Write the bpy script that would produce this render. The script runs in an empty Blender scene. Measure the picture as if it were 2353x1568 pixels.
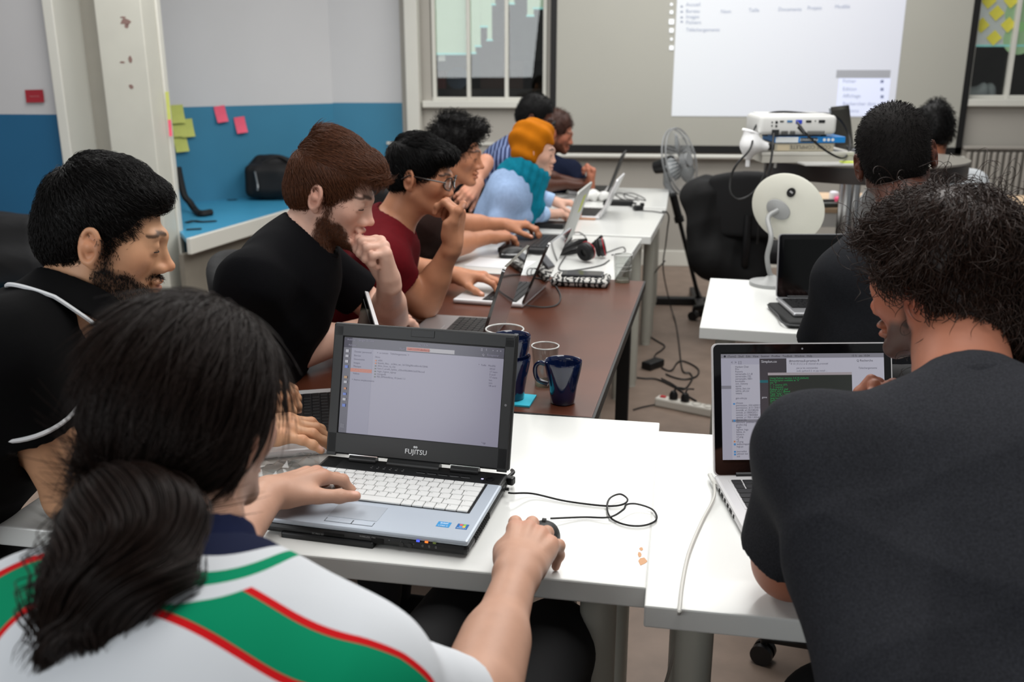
import bpy, bmesh, math, random
import numpy as np
from mathutils import Matrix, Vector
SC = bpy.context.scene
COL = SC.collection
PI = math.pi
# ------------------------------------------------------------------ camera
F_PX, CX, CY, CAM_H = 2150.0, 1176.5, 784.0, 1.47
PITCH = math.atan(634 / F_PX)
YAW = math.atan(200 / math.hypot(F_PX, 634))
cam_d = bpy.data.cameras.new('camera')
cam = bpy.data.objects.new('camera', cam_d)
COL.objects.link(cam)
cam.location = (0, 0, CAM_H)
cam.rotation_euler = (PI / 2 - PITCH, 0, YAW)
cam_d.sensor_width = 36
cam_d.lens = 36 * F_PX / 2353
cam_d.clip_start = 0.05
cam_d.dof.use_dof = True
cam_d.dof.focus_distance = 1.75
cam_d.dof.aperture_fstop = 4.5
SC.camera = cam
# ------------------------------------------------------------------ light and exposure
w = bpy.data.worlds.new('world'); SC.world = w; w.use_nodes = True
w.node_tree.nodes['Background'].inputs[0].default_value = (0.95, 0.98, 1.0, 1)
w.node_tree.nodes['Background'].inputs[1].default_value = 0.20
SC.view_settings.view_transform = 'Standard'
SC.view_settings.look = 'None'
SC.view_settings.exposure = 0.0
SC.view_settings.gamma = 1.0
SC.view_settings.use_curve_mapping = False
SC.cycles.use_denoising = True
SC.cycles.max_bounces = 8
SC.cycles.transparent_max_bounces = 12
SC.cycles.sample_clamp_indirect = 6.0

def area(name, loc, size, power, aim=None, col=(1, 1, 1)):
    d = bpy.data.lights.new(name, 'AREA'); d.shape = 'RECTANGLE'
    d.size, d.size_y = size; d.energy = power; d.color = col
    o = bpy.data.objects.new(name, d); COL.objects.link(o); o.location = loc
    if aim is not None:
        o.rotation_euler = (Vector(aim) - Vector(loc)).to_track_quat('-Z', 'Y').to_euler()
    return o
area('ceiling_panel', (0.6, 2.2, 3.0), (1.4, 3.2), 92, None, (1.0, .985, .96))
area('ceiling_panel', (0.9, 5.6, 3.0), (3.0, 1.6), 78, None, (1.0, .985, .96))
area('ceiling_panel', (-1.8, 3.7, 3.0), (1.2, 2.6), 66, None, (1.0, .985, .96))
area('window_daylight', (-2.2, -1.6, 2.0), (2.6, 1.5), 62, (-0.2, 2.2, 0.9), (.95, .98, 1.0))

# ------------------------------------------------------------------ camera rays -> points of the room
cp, sp, cy_, sy_ = math.cos(PITCH), math.sin(PITCH), math.cos(YAW), math.sin(YAW)
FW = np.array([-sy_ * cp, cy_ * cp, -sp]); RT = np.array([cy_, sy_, 0.]); UP = np.cross(RT, FW)
CAM = np.array([0, 0, CAM_H])
def ray(x, y): return FW + RT * (x - CX) / F_PX + UP * (CY - y) / F_PX
def onZ(x, y, Z): r = ray(x, y); return CAM + r * (Z - CAM_H) / r[2]
def onY(x, y, Y): r = ray(x, y); return CAM + r * Y / r[1]
def onX(x, y, X): r = ray(x, y); return CAM + r * X / r[0]
def at(x, y, d): return CAM + ray(x, y) * d
def pj(p):
    v = np.asarray(p, float) - CAM; z = v @ FW
    return (round(CX + F_PX * (v @ RT) / z), round(CY - F_PX * (v @ UP) / z), round(float(z), 2))
V3 = lambda *a: np.array(a, float)
def nrm(v): v = np.asarray(v, float); return v / (np.linalg.norm(v) + 1e-12)
def rotz(a):
    c, s = math.cos(a), math.sin(a); return np.array([[c, -s, 0], [s, c, 0], [0, 0, 1.]])
def basis(x, zhint=(0, 0, 1)):
    """columns x, y, z with x along the given direction, z near zhint"""
    x = nrm(x); z = np.asarray(zhint, float); z = nrm(z - x * (z @ x)); y = np.cross(z, x)
    return np.column_stack([x, y, z])

# ------------------------------------------------------------------ materials
def lin(c):
    if isinstance(c, str):
        c = c.lstrip('#'); c = [int(c[i:i + 2], 16) / 255 for i in (0, 2, 4)]
        return tuple((v / 12.92 if v <= .04045 else ((v + .055) / 1.055) ** 2.4) for v in c)
    return tuple(c)
_M = {}
def mat(name, col, rough=.5, metal=0., spec=.5, var=.0, vscale=12., bump=0., bscale=200., sheen=0., coat=0., emit=0., trans=0., ior=1.45, sss=0., attr=None):
    if name in _M: return _M[name]
    m = bpy.data.materials.new(name); m.use_nodes = True
    nt = m.node_tree; b = nt.nodes['Principled BSDF']; L = nt.links
    c = lin(col)
    b.inputs['Base Color'].default_value = (*c, 1)
    b.inputs['Roughness'].default_value = rough
    b.inputs['Metallic'].default_value = metal
    b.inputs['Specular IOR Level'].default_value = spec
    b.inputs['IOR'].default_value = ior
    if sheen: b.inputs['Sheen Weight'].default_value = sheen; b.inputs['Sheen Roughness'].default_value = .5
    if coat: b.inputs['Coat Weight'].default_value = coat; b.inputs['Coat Roughness'].default_value = .05
    if trans: b.inputs['Transmission Weight'].default_value = trans
    if emit:
        b.inputs['Emission Color'].default_value = (*c, 1); b.inputs['Emission Strength'].default_value = emit
    if sss:
        b.inputs['Subsurface Weight'].default_value = sss; b.inputs['Subsurface Radius'].default_value = (.012, .005, .003)
        b.inputs['Subsurface Scale'].default_value = .6
    tc = nt.nodes.new('ShaderNodeTexCoord')
    src = None
    if attr:
        a = nt.nodes.new('ShaderNodeAttribute'); a.attribute_name = attr; src = a.outputs['Color']
        L.new(src, b.inputs['Base Color'])
    if var:
        n = nt.nodes.new('ShaderNodeTexNoise'); n.inputs['Scale'].default_value = vscale; n.inputs['Detail'].default_value = 4
        L.new(tc.outputs['Object'], n.inputs['Vector'])
        r = nt.nodes.new('ShaderNodeMapRange')
        r.inputs['From Min'].default_value = .3; r.inputs['From Max'].default_value = .7
        r.inputs['To Min'].default_value = 1 - var; r.inputs['To Max'].default_value = 1 + var
        L.new(n.outputs['Fac'], r.inputs['Value'])
        mx = nt.nodes.new('ShaderNodeMix'); mx.data_type = 'RGBA'; mx.blend_type = 'MULTIPLY'; mx.inputs['Factor'].default_value = 1
        if src is not None: L.new(src, mx.inputs['A'])
        else: mx.inputs['A'].default_value = (*c, 1)
        L.new(r.outputs['Result'], mx.inputs['B'])
        L.new(mx.outputs['Result'], b.inputs['Base Color'])
    if bump:
        n = nt.nodes.new('ShaderNodeTexNoise'); n.inputs['Scale'].default_value = bscale; n.inputs['Detail'].default_value = 3
        L.new(tc.outputs['Object'], n.inputs['Vector'])
        bp = nt.nodes.new('ShaderNodeBump'); bp.inputs['Strength'].default_value = bump; bp.inputs['Distance'].default_value = .003
        L.new(n.outputs['Fac'], bp.inputs['Height']); L.new(bp.outputs['Normal'], b.inputs['Normal'])
    _M[name] = m
    return m
def glass(name, col=(1, 1, 1), rough=0.0, tint_alpha=.9):
    """thin clear glass or plastic: mostly see-through with sharp reflections"""
    if name in _M: return _M[name]
    m = bpy.data.materials.new(name); m.use_nodes = True; nt = m.node_tree; nt.nodes.clear()
    o = nt.nodes.new('ShaderNodeOutputMaterial'); t = nt.nodes.new('ShaderNodeBsdfTransparent'); g = nt.nodes.new('ShaderNodeBsdfGlossy')
    t.inputs[0].default_value = (*[c * tint_alpha for c in col], 1); g.inputs['Roughness'].default_value = rough
    lw = nt.nodes.new('ShaderNodeLayerWeight'); lw.inputs[0].default_value = .5
    pw = nt.nodes.new('ShaderNodeMath'); pw.operation = 'POWER'; pw.inputs[1].default_value = 3.5; nt.links.new(lw.outputs['Facing'], pw.inputs[0])
    fr = nt.nodes.new('ShaderNodeMath'); fr.operation = 'MULTIPLY_ADD'; fr.inputs[1].default_value = .8; fr.inputs[2].default_value = .05; nt.links.new(pw.outputs[0], fr.inputs[0])
    mx = nt.nodes.new('ShaderNodeMixShader')
    nt.links.new(fr.outputs[0], mx.inputs[0]); nt.links.new(t.outputs[0], mx.inputs[1]); nt.links.new(g.outputs[0], mx.inputs[2])
    nt.links.new(mx.outputs[0], o.inputs[0])
    _M[name] = m
    return m

# ------------------------------------------------------------------ mesh collector
class MB:
    def __init__(s): s.v = []; s.f = []; s.mi = []; s.cur = 0; s.T = None
    def xf(s, T): s.T = None if T is None else np.asarray(T, float); return s
    def add(s, verts, faces):
        n = len(s.v)
        V = np.asarray(verts, float).reshape(-1, 3)
        if s.T is not None:
            V = V @ s.T[:3, :3].T + (s.T[:3, 3] if s.T.shape[0] == 4 else 0)
        s.v += V.tolist()
        s.f += [[i + n for i in f] for f in faces]; s.mi += [s.cur] * len(faces)
        return s
    def box(s, c, size, R=None, bevel=0., seg=2):
        hx, hy, hz = [d / 2 for d in size]
        if bevel:
            bm = bmesh.new(); bmesh.ops.create_cube(bm, size=1)
            bmesh.ops.scale(bm, vec=size, verts=bm.verts)
            bmesh.ops.bevel(bm, geom=bm.edges[:], offset=min(bevel, .49 * min(size)), segments=seg, profile=.5, affect='EDGES')
            V = np.array([v.co[:] for v in bm.verts]); Fs = [[v.index for v in f.verts] for f in bm.faces]; bm.free()
        else:
            V = np.array([[x, y, z] for x in (-hx, hx) for y in (-hy, hy) for z in (-hz, hz)])
            Fs = [[0, 1, 3, 2], [4, 6, 7, 5], [0, 4, 5, 1], [2, 3, 7, 6], [0, 2, 6, 4], [1, 5, 7, 3]]
        if R is not None: V = V @ np.asarray(R).T
        return s.add(V + np.asarray(c, float), Fs)
    def tube(s, path, r, n=8, caps=True):
        P = np.asarray(path, float); m = len(P)
        rr = np.full(m, r) if np.isscalar(r) else np.asarray(r, float)
        T = np.gradient(P, axis=0); T /= np.linalg.norm(T, axis=1)[:, None] + 1e-12
        a = np.array([0, 0, 1.]) if abs(T[0][2]) < .9 else np.array([1., 0, 0])
        N = nrm(np.cross(T[0], a)); V = []
        for i in range(m):
            N = nrm(N - T[i] * (N @ T[i])); B = np.cross(T[i], N)
            for k in range(n):
                t = 2 * PI * k / n; V.append(P[i] + rr[i] * (N * math.cos(t) + B * math.sin(t)))
        Fs = [[i * n + k, i * n + (k + 1) % n, (i + 1) * n + (k + 1) % n, (i + 1) * n + k] for i in range(m - 1) for k in range(n)]
        if caps: Fs += [list(range(n))[::-1], [(m - 1) * n + k for k in range(n)]]
        return s.add(V, Fs)
    def cyl(s, a, b, ra, rb=None, n=20): return s.tube([a, b], [ra, ra if rb is None else rb], n)
    def lathe(s, prof, n=32, c=(0, 0, 0), R=None, close=False):
        """prof: list of (r, z)"""
        V = []; m = len(prof)
        for (r, z) in prof:
            for k in range(n):
                t = 2 * PI * k / n; V.append([r * math.cos(t), r * math.sin(t), z])
        V = np.array(V)
        Fs = [[i * n + k, i * n + (k + 1) % n, (i + 1) * n + (k + 1) % n, (i + 1) * n + k] for i in range(m - 1) for k in range(n)]
        if close: Fs += [[(m - 1) * n + k, (m - 1) * n + (k + 1) % n, (k + 1) % n, k] for k in range(n)]
        else:
            if prof[0][0] > 1e-6: Fs.append(list(range(n))[::-1])
            if prof[-1][0] > 1e-6: Fs.append([(m - 1) * n + k for k in range(n)])
        if R is not None: V = V @ np.asarray(R).T
        return s.add(V + np.asarray(c, float), Fs)
    def prism(s, poly, h, z0=0.):
        n = len(poly)
        V = [[x, y, z0] for x, y in poly] + [[x, y, z0 + h] for x, y in poly]
        Fs = [list(range(n))[::-1], list(range(n, 2 * n))] + [[i, (i + 1) % n, n + (i + 1) % n, n + i] for i in range(n)]
        return s.add(V, Fs)
    def quad(s, x0, y0, x1, y1, z=0.):
        return s.add([[x0, y0, z], [x1, y0, z], [x1, y1, z], [x0, y1, z]], [[0, 1, 2, 3]])
    def text(s, body, size, x, y, z=0., align='LEFT', rot=0., ext=0., flip=False):
        """flat lettering laid in the xy plane"""
        cu = bpy.data.curves.new('lettering', 'FONT'); cu.body = body; cu.size = size; cu.align_x = align
        cu.resolution_u = 2; cu.extrude = ext
        o = bpy.data.objects.new('lettering', cu); COL.objects.link(o)
        dg = bpy.context.evaluated_depsgraph_get(); dg.update()
        me = o.evaluated_get(dg).to_mesh()
        V = np.array([v.co[:] for v in me.vertices]).reshape(-1, 3); Fs = [list(p.vertices) for p in me.polygons]
        o.evaluated_get(dg).to_mesh_clear(); bpy.data.objects.remove(o); bpy.data.curves.remove(cu)
        if len(V):
            if flip: V[:, :2] *= -1
            V = V @ rotz(rot).T + np.array([x, y, z]); s.add(V, Fs)
        return s
    def build(s, name, m, parent=None, smooth=False, angle=None, **tags):
        me = bpy.data.meshes.new(name); me.from_pydata(s.v, [], s.f)
        ms = m if isinstance(m, (list, tuple)) else [m]
        for x in ms: me.materials.append(x)
        if len(ms) > 1: me.polygons.foreach_set('material_index', s.mi)
        bm = bmesh.new(); bm.from_mesh(me); bmesh.ops.recalc_face_normals(bm, faces=bm.faces) if len(s.f) > 1 and not tags.pop('flat', False) else None
        bm.to_mesh(me); bm.free()
        if smooth:
            me.polygons.foreach_set('use_smooth', [True] * len(me.polygons))
            try: me.set_sharp_from_angle(angle=math.radians(angle or 40))
            except Exception: pass
        return link(name, me, parent, **tags)
def link(name, data, parent=None, loc=None, **tags):
    o = bpy.data.objects.new(name, data); COL.objects.link(o)
    if parent is not None: o.parent = parent
    if loc is not None: o.location = loc
    for k, v in tags.items(): o[k] = v
    return o
def thing(name, label, cat, loc=(0, 0, 0), rz=0., group=None, R=None):
    o = bpy.data.objects.new(name, None); COL.objects.link(o); o.empty_display_size = .05
    o.location = loc
    if R is not None: o.rotation_euler = Matrix(np.asarray(R).tolist()).to_euler()
    else: o.rotation_euler = (0, 0, rz)
    o['label'] = label; o['category'] = cat
    if group: o['group'] = group
    return o
def dup(root, loc=None, rz=None, label=None, group=None):
    def cp_(o, par):
        c = o.copy(); COL.objects.link(c)
        if par is not None: c.parent = par
        for ch in list(o.children): cp_(ch, c)
        return c
    r = cp_(root, None)
    if loc is not None: r.location = loc
    if rz is not None: r.rotation_euler = (0, 0, rz)
    if label: r['label'] = label
    if group: r['group'] = group
    return r
def spline(pts, n=40):
    """Catmull-Rom through the points"""
    P = np.asarray(pts, float); P = np.vstack([2 * P[0] - P[1], P, 2 * P[-1] - P[-2]])
    out = []; segs = len(P) - 3; per = max(2, n // segs)
    for i in range(segs):
        p0, p1, p2, p3 = P[i:i + 4]
        for t in np.linspace(0, 1, per, endpoint=False):
            out.append(.5 * ((2 * p1) + (-p0 + p2) * t + (2 * p0 - 5 * p1 + 4 * p2 - p3) * t * t + (-p0 + 3 * p1 - 3 * p2 + p3) * t ** 3))
    out.append(P[-2]); return np.array(out)
RNG = np.random.default_rng(7)
# ------------------------------------------------------------------ smooth implicit bodies, meshed with surface nets
def smin(a, b, k):
    if k <= 0: return np.minimum(a, b)
    h = np.maximum(k - np.abs(a - b), 0) / k
    return np.minimum(a, b) - h * h * k * .25
class Body:
    def __init__(s, h): s.h = h; s.p = []; s.lo = np.full(3, 1e9); s.hi = np.full(3, -1e9); s.kmax = 0; s.disp = []
    def _b(s, pts, r, op, k):
        s.kmax = max(s.kmax, k)
        if op == 'u':
            for q in pts: s.lo = np.minimum(s.lo, np.asarray(q) - r); s.hi = np.maximum(s.hi, np.asarray(q) + r)
    def rc(s, a, b, ra, rb, k=.012, op='u', cut=None):
        """tapered capsule; cut=(point, normal) trims what lies along the normal"""
        a = np.asarray(a, np.float32); b = np.asarray(b, np.float32); ba = b - a; L = max(float(ba @ ba), 1e-9)
        def f(P):
            pa = P - a; t = np.clip((pa @ ba) / L, 0, 1)
            d = np.sqrt(((pa - t[..., None] * ba) ** 2).sum(-1)) - (ra + (rb - ra) * t)
            if cut is not None:
                d = np.maximum(d, (P - np.asarray(cut[0], np.float32)) @ np.asarray(cut[1], np.float32))
            return d
        s.p.append((f, op, k)); s._b((a, b), max(ra, rb), op, k); return s
    def chain(s, pts, rs, k=.01, op='u', kk=.004):
        for i in range(len(pts) - 1): s.rc(pts[i], pts[i + 1], rs[i], rs[i + 1], k if i == 0 else kk, op)
        return s
    def el(s, c, r, R=None, k=.015, op='u', cut=None):
        c = np.asarray(c, np.float32); r = np.asarray(r, np.float32); R = np.eye(3, dtype=np.float32) if R is None else np.asarray(R, np.float32)
        def f(P):
            q = (P - c) @ R
            k0 = np.sqrt(((q / r) ** 2).sum(-1)); k1 = np.sqrt(((q / (r * r)) ** 2).sum(-1)) + 1e-9
            d = k0 * (k0 - 1) / k1
            if cut is not None: d = np.maximum(d, (P - np.asarray(cut[0], np.float32)) @ np.asarray(cut[1], np.float32))
            return d
        s.p.append((f, op, k)); s._b((c,), float(r.max()), op, k); return s
    def bx(s, c, half, R=None, rad=.01, k=.01, op='u'):
        c = np.asarray(c, np.float32); hf = np.asarray(half, np.float32) - rad; R = np.eye(3, dtype=np.float32) if R is None else np.asarray(R, np.float32)
        def f(P):
            q = np.abs((P - c) @ R) - hf
            return np.sqrt((np.maximum(q, 0) ** 2).sum(-1)) + np.minimum(q.max(-1), 0) - rad
        s.p.append((f, op, k)); s._b((c,), float(np.linalg.norm(half)), op, k); return s
    def ring(s, c, R, rx, ry, t, k=.004, op='u', flat=1.):
        """elliptical ring in the local xy plane"""
        c = np.asarray(c, np.float32); R = np.asarray(R, np.float32)
        def f(P):
            q = (P - c) @ R
            k0 = np.sqrt((q[..., 0] / rx) ** 2 + (q[..., 1] / ry) ** 2); k1 = np.sqrt((q[..., 0] / rx ** 2) ** 2 + (q[..., 1] / ry ** 2) ** 2) + 1e-9
            e = k0 * (k0 - 1) / k1
            return np.sqrt(e * e + (q[..., 2] * flat) ** 2) - t
        s.p.append((f, op, k)); s._b((c,), max(rx, ry) + t, op, k); return s
    def custom(s, f, c, r, k=.0, op='u'):
        s.p.append((f, op, k)); s._b((np.asarray(c),), r, op, k); return s
    def warp(s, f): s.disp.append(f); return s
    def comb(s, F, d, op, k):
        if op == 'u': return smin(F, d, k)
        if op == 's': return -smin(-F, d, k)
        return -smin(-F, -d, k)
    def val(s, P):
        P = np.asarray(P, np.float32); F = np.full(P.shape[:-1], 1e3, np.float32)
        for f, op, k in s.p: F = s.comb(F, f(P), op, k)
        for g in s.disp: F = F + g(P)
        return F
    def mesh(s):
        h = s.h; B = 8 * h
        lo = s.lo - 1.5 * B; n = np.ceil((s.hi + 1.5 * B - lo) / B).astype(int)
        gx = [np.arange(n[i]) for i in range(3)]
        I = np.stack(np.meshgrid(*gx, indexing='ij'), -1).reshape(-1, 3)
        ctr = (lo + (I + .5) * B).astype(np.float32)
        F = np.full(len(ctr), 1e3, np.float32); D = []
        for f, op, k in s.p:
            d = f(ctr); D.append(d); F = s.comb(F, d, op, k)
        marg = B * .90 + .012
        act = np.abs(F) < marg + .35 * s.kmax
        I = I[act]; na = len(I)
        o = np.arange(9); off = np.stack(np.meshgrid(o, o, o, indexing='ij'), -1).reshape(-1, 3) * h
        base = lo + I * B
        V = np.full((na, 729), 1e3, np.float32)
        for (f, op, k), d in zip(s.p, D):
            da = d[act]
            sel = np.nonzero(da < (2.2 * marg + k if op != 'i' else 1e9))[0]
            for c0 in range(0, len(sel), 1500):
                ss = sel[c0:c0 + 1500]
                P = (base[ss][:, None, :] + off[None]).astype(np.float32)
                V[ss] = s.comb(V[ss], f(P), op, k)
        if s.disp:
            for c0 in range(0, na, 1500):
                P = (base[c0:c0 + 1500][:, None, :] + off[None]).astype(np.float32)
                for g in s.disp: V[c0:c0 + 1500] += g(P)
        V = V.reshape(na, 9, 9, 9); V[V == 0] = 1e-7
        ins = V < 0
        cnt = sum(ins[:, a:a + 8, b:b + 8, c:c + 8].astype(np.int8) for a in (0, 1) for b in (0, 1) for c in (0, 1))
        bi, x, y, z = np.nonzero((cnt > 0) & (cnt < 8))
        cs = [(a, b, c) for a in (0, 1) for b in (0, 1) for c in (0, 1)]
        cv = np.stack([V[bi, x + a, y + b, z + c] for a, b, c in cs], 1)
        pos = np.zeros((len(bi), 3)); w = np.zeros(len(bi))
        for i in range(8):
            for j in range(i + 1, 8):
                dd = np.abs(np.array(cs[i]) - np.array(cs[j]))
                if dd.sum() != 1: continue
                m = (cv[:, i] < 0) != (cv[:, j] < 0)
                t = np.where(m, cv[:, i] / np.where(m, cv[:, i] - cv[:, j], 1), 0)[:, None]
                pos += m[:, None] * (np.array(cs[i]) + t * (np.array(cs[j]) - np.array(cs[i]))); w += m
        G = I[bi] * 8 + np.stack([x, y, z], 1)
        pts = lo + (G + pos / w[:, None]) * h
        N = n * 8 + 2
        key = (G[:, 0].astype(np.int64) * N[1] + G[:, 1]) * N[2] + G[:, 2]
        od = np.argsort(key); key = key[od]; pts = pts[od]; G = G[od]; cv = cv[od]
        st = (int(N[1] * N[2]), int(N[2]), 1)
        quads = []
        for ax, ci in ((0, 4), (1, 2), (2, 1)):
            m = (cv[:, 0] < 0) != (cv[:, ci] < 0)
            b, c = [(1, 2), (2, 0), (0, 1)][ax]
            k0 = key[m]; flip = cv[m, 0] >= 0
            ids = []; ok = np.ones(len(k0), bool)
            for kk in (k0, k0 - st[b], k0 - st[b] - st[c], k0 - st[c]):
                q = np.searchsorted(key, kk); q = np.minimum(q, len(key) - 1); ok &= key[q] == kk; ids.append(q)
            Q = np.stack(ids, 1)[ok]; fl = flip[ok]
            Q[fl] = Q[fl][:, ::-1]; quads.append(Q)
        Q = np.concatenate(quads)
        return pts, Q
def relax(pts, Q, it=1, lam=.5):
    for _ in range(it):
        acc = np.zeros_like(pts); w = np.zeros(len(pts))
        for i in range(4):
            a, b = Q[:, i], Q[:, (i + 1) % 4]
            np.add.at(acc, a, pts[b]); np.add.at(w, a, 1); np.add.at(acc, b, pts[a]); np.add.at(w, b, 1)
        pts = pts + lam * (acc / np.maximum(w, 1)[:, None] - pts)
    return pts
def mesh_obj(name, pts, Q, m, parent=None, origin=(0, 0, 0), cols=None, attrs=None, **tags):
    me = bpy.data.meshes.new(name); P = (pts - np.asarray(origin)).astype(np.float32)
    me.vertices.add(len(P)); me.vertices.foreach_set('co', P.ravel())
    k = Q.shape[1]
    me.loops.add(len(Q) * k); me.loops.foreach_set('vertex_index', Q.ravel().astype(np.int32))
    me.polygons.add(len(Q)); me.polygons.foreach_set('loop_start', np.arange(len(Q), dtype=np.int32) * k)
    me.polygons.foreach_set('use_smooth', np.ones(len(Q), bool))
    me.update(calc_edges=True)
    if cols is not None:
        a = me.attributes.new('col', 'FLOAT_COLOR', 'POINT'); c = np.ones((len(P), 4), np.float32); c[:, :3] = cols; a.data.foreach_set('color', c.ravel())
    for n_, arr in (attrs or {}).items():
        a = me.attributes.new(n_, 'FLOAT', 'POINT'); a.data.foreach_set('value', np.asarray(arr, np.float32))
    me.materials.append(m)
    return link(name, me, parent, **tags)
def vnormals(pts, Q):
    n = np.cross(pts[Q[:, 2]] - pts[Q[:, 0]], pts[Q[:, 3]] - pts[Q[:, 1]])
    N = np.zeros_like(pts)
    for i in range(4): np.add.at(N, Q[:, i], n)
    return N / (np.linalg.norm(N, axis=1)[:, None] + 1e-12)
def folds(seed, amp, scale=1.):
    """cloth folds: a few warped directional waves"""
    r = np.random.default_rng(seed); W = []
    for i in range(4):
        d = nrm(r.normal(size=3)); W.append((d.astype(np.float32), r.uniform(28, 60) * scale, r.uniform(0, 6.3), nrm(r.normal(size=3)).astype(np.float32), r.uniform(8, 18) * scale))
    def g(P):
        v = 0
        for d, f, p, e, f2 in W: v = v + .62 - np.abs(np.sin(P @ d * f * .5 + p + 1.5 * np.sin(P @ e * f2 + p)))
        return (-v * amp * .55).astype(np.float32)
    return g
def strands(name, P, R, m, parent=None, origin=(0, 0, 0), **tags):
    """P: (n, k, 3) strand points, R: (k,) radii"""
    n, k, _ = P.shape
    hc = bpy.data.hair_curves.new(name); hc.add_curves([k] * n)
    hc.attributes['position'].data.foreach_set('vector', (P - np.asarray(origin)).astype(np.float32).ravel())
    a = hc.attributes.get('radius') or hc.attributes.new('radius', 'FLOAT', 'POINT')
    a.data.foreach_set('value', np.tile(np.asarray(R, np.float32), n))
    hc.materials.append(m)
    return link(name, hc, parent, **tags)
# ------------------------------------------------------------------ the room
FAR = 7.1
m_wall = mat('wall_white_paint', '#a8a49c', .7, var=.03, vscale=3)
m_wallL = mat('wall_pale_grey_paint', '#cfcfd0', .75, var=.02, vscale=2)
m_blue = mat('wall_blue_paint', '#3a80a0', .55, var=.05, vscale=2)
m_trim = mat('trim_white_gloss', '#d3d2c9', .45, var=.02, vscale=4)
m_pillar = mat('pillar_white_paint', '#c9c8bd', .6, var=.03, vscale=6)
m_floor = mat('floor_lino', '#7f6e62', .45, var=.14, vscale=9, bump=.05, bscale=60)
def struct(name, mb, m, parent=None, **k): return mb.build(name, m, parent, kind='structure', **k)
struct('floor', MB().box((0, 3.2, -.05), (9.4, 9.4, .1)), m_floor)
# far wall with two openings: panels around them
SILL = float(onY(1100, 233, FAR)[2]); WX0 = float(onY(989, 120, FAR)[0]); WX1 = float(onY(1258, 120, FAR)[0])
RX0 = float(onY(2235, 100, FAR)[0]); RX1 = RX0 + 1.3; RSILL = float(onY(2300, 229, FAR)[2])
WALLX0, WALLX1, TOP = float(onY(930, 236, FAR)[0]) - .02, 4.6, 3.05
mb = MB()
def wp(x0, x1, z0, z1, y=FAR, t=.16): mb.box(((x0 + x1) / 2, y + t / 2, (z0 + z1) / 2), (x1 - x0, t, z1 - z0))
wp(WALLX0, WX0, 0, TOP); wp(WX0, WX1, 0, SILL); wp(WX1, RX0, 0, TOP); wp(RX0, RX1, 0, RSILL); wp(RX1, WALLX1, 0, TOP)
wp(WX0, WX1, 2.75, TOP); wp(RX0, RX1, 2.75, TOP)
struct('wall_back', mb, m_wall)
# panel mouldings low on the far wall
mb = MB(); zr = float(onY(1100, 330, FAR)[2])
mb.box(((WALLX0 + .35 + WX1) / 2 + .4, FAR - .008, zr), (WX1 - WALLX0 + 1.4, .016, .02))
mb.box(((WX0 + WX1) / 2, FAR - .03, SILL - .02), (WX1 - WX0 + .12, .06, .05), bevel=.006)
mb.box(((RX0 + RX1) / 2, FAR - .03, RSILL - .02), (RX1 - RX0 + .1, .06, .05), bevel=.006)
struct('trim_1', mb, m_trim)
struct('baseboard_back', MB().box(((WALLX0 + WALLX1) / 2, FAR - .01, .06), (WALLX1 - WALLX0, .02, .12), bevel=.005), m_trim)
# pilaster at the left end of the far wall
px0, px1 = float(onY(932, 200, FAR - .12)[0]), float(onY(962, 200, FAR - .12)[0])
struct('trim_2', MB().box(((px0 + px1) / 2, FAR - .06, TOP / 2), (px1 - px0, .118, TOP), bevel=.008), m_trim)
# windows: dim room behind, frosted stepped film, thin glass, bars
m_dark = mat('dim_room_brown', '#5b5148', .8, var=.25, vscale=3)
m_pane = glass('window_pane_glass', (.93, .95, .94))
m_film = mat('frosted_green_film', '#b9cdb4', .6, var=.06, vscale=3, emit=.3)  # emission painted in for light coming through from behind
m_filmg = mat('frosted_grey_film', '#c4c6c4', .6, var=.05, vscale=3, emit=.34)  # glows like the green film, backlight put in as emission
m_filme = mat('film_edge_cyan', '#8fd0cc', .5, emit=.4)  # edge glow also painted in as backlight
def frame_bars(name, xs, z0, z1, y, parent, hor=(), x0=None, x1=None, wdt=.028):
    for x in xs: struct(name, MB().box((x, y - .004, (z0 + z1) / 2), (wdt, .05, z1 - z0), bevel=.004), m_trim, parent)
    for z in hor: struct(name, MB().box(((x0 + x1) / 2, y, z), (x1 - x0, .05, wdt), bevel=.004), m_trim, parent)
def window(n, x0, x1, z0, bars, deep=1.3):
    r = bpy.data.objects.new('window_%d' % n, None); COL.objects.link(r); r['kind'] = 'structure'; r.location = (0, 0, 0)
    frame_bars('frame_bar', [x0 + .02] + bars + [x1 - .02], z0, 2.75, FAR + .05, r, (z0 + .015, 2.73), x0, x1)
    edges = [x0 + .03] + bars + [x1 - .03]
    for a, b in zip(edges[:-1], edges[1:]):
        struct('pane', MB().box(((a + b) / 2, FAR + .06, (z0 + 2.72) / 2), (b - a - .01, .004, 2.72 - z0 - .03)), m_pane, r)
    q = MB()
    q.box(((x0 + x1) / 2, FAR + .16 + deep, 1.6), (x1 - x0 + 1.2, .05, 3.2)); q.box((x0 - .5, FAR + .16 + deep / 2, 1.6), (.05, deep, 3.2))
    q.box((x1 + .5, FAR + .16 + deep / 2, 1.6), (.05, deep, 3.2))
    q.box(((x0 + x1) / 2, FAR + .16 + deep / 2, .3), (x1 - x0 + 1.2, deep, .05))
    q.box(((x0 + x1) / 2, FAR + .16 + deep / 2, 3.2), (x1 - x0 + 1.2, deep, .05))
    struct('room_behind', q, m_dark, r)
    return r
b1 = float(onY(1075, 120, FAR)[0]); b2 = float(onY(1163, 120, FAR)[0])
w1 = window(1, WX0, WX1, SILL, [b1, b2])
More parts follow.
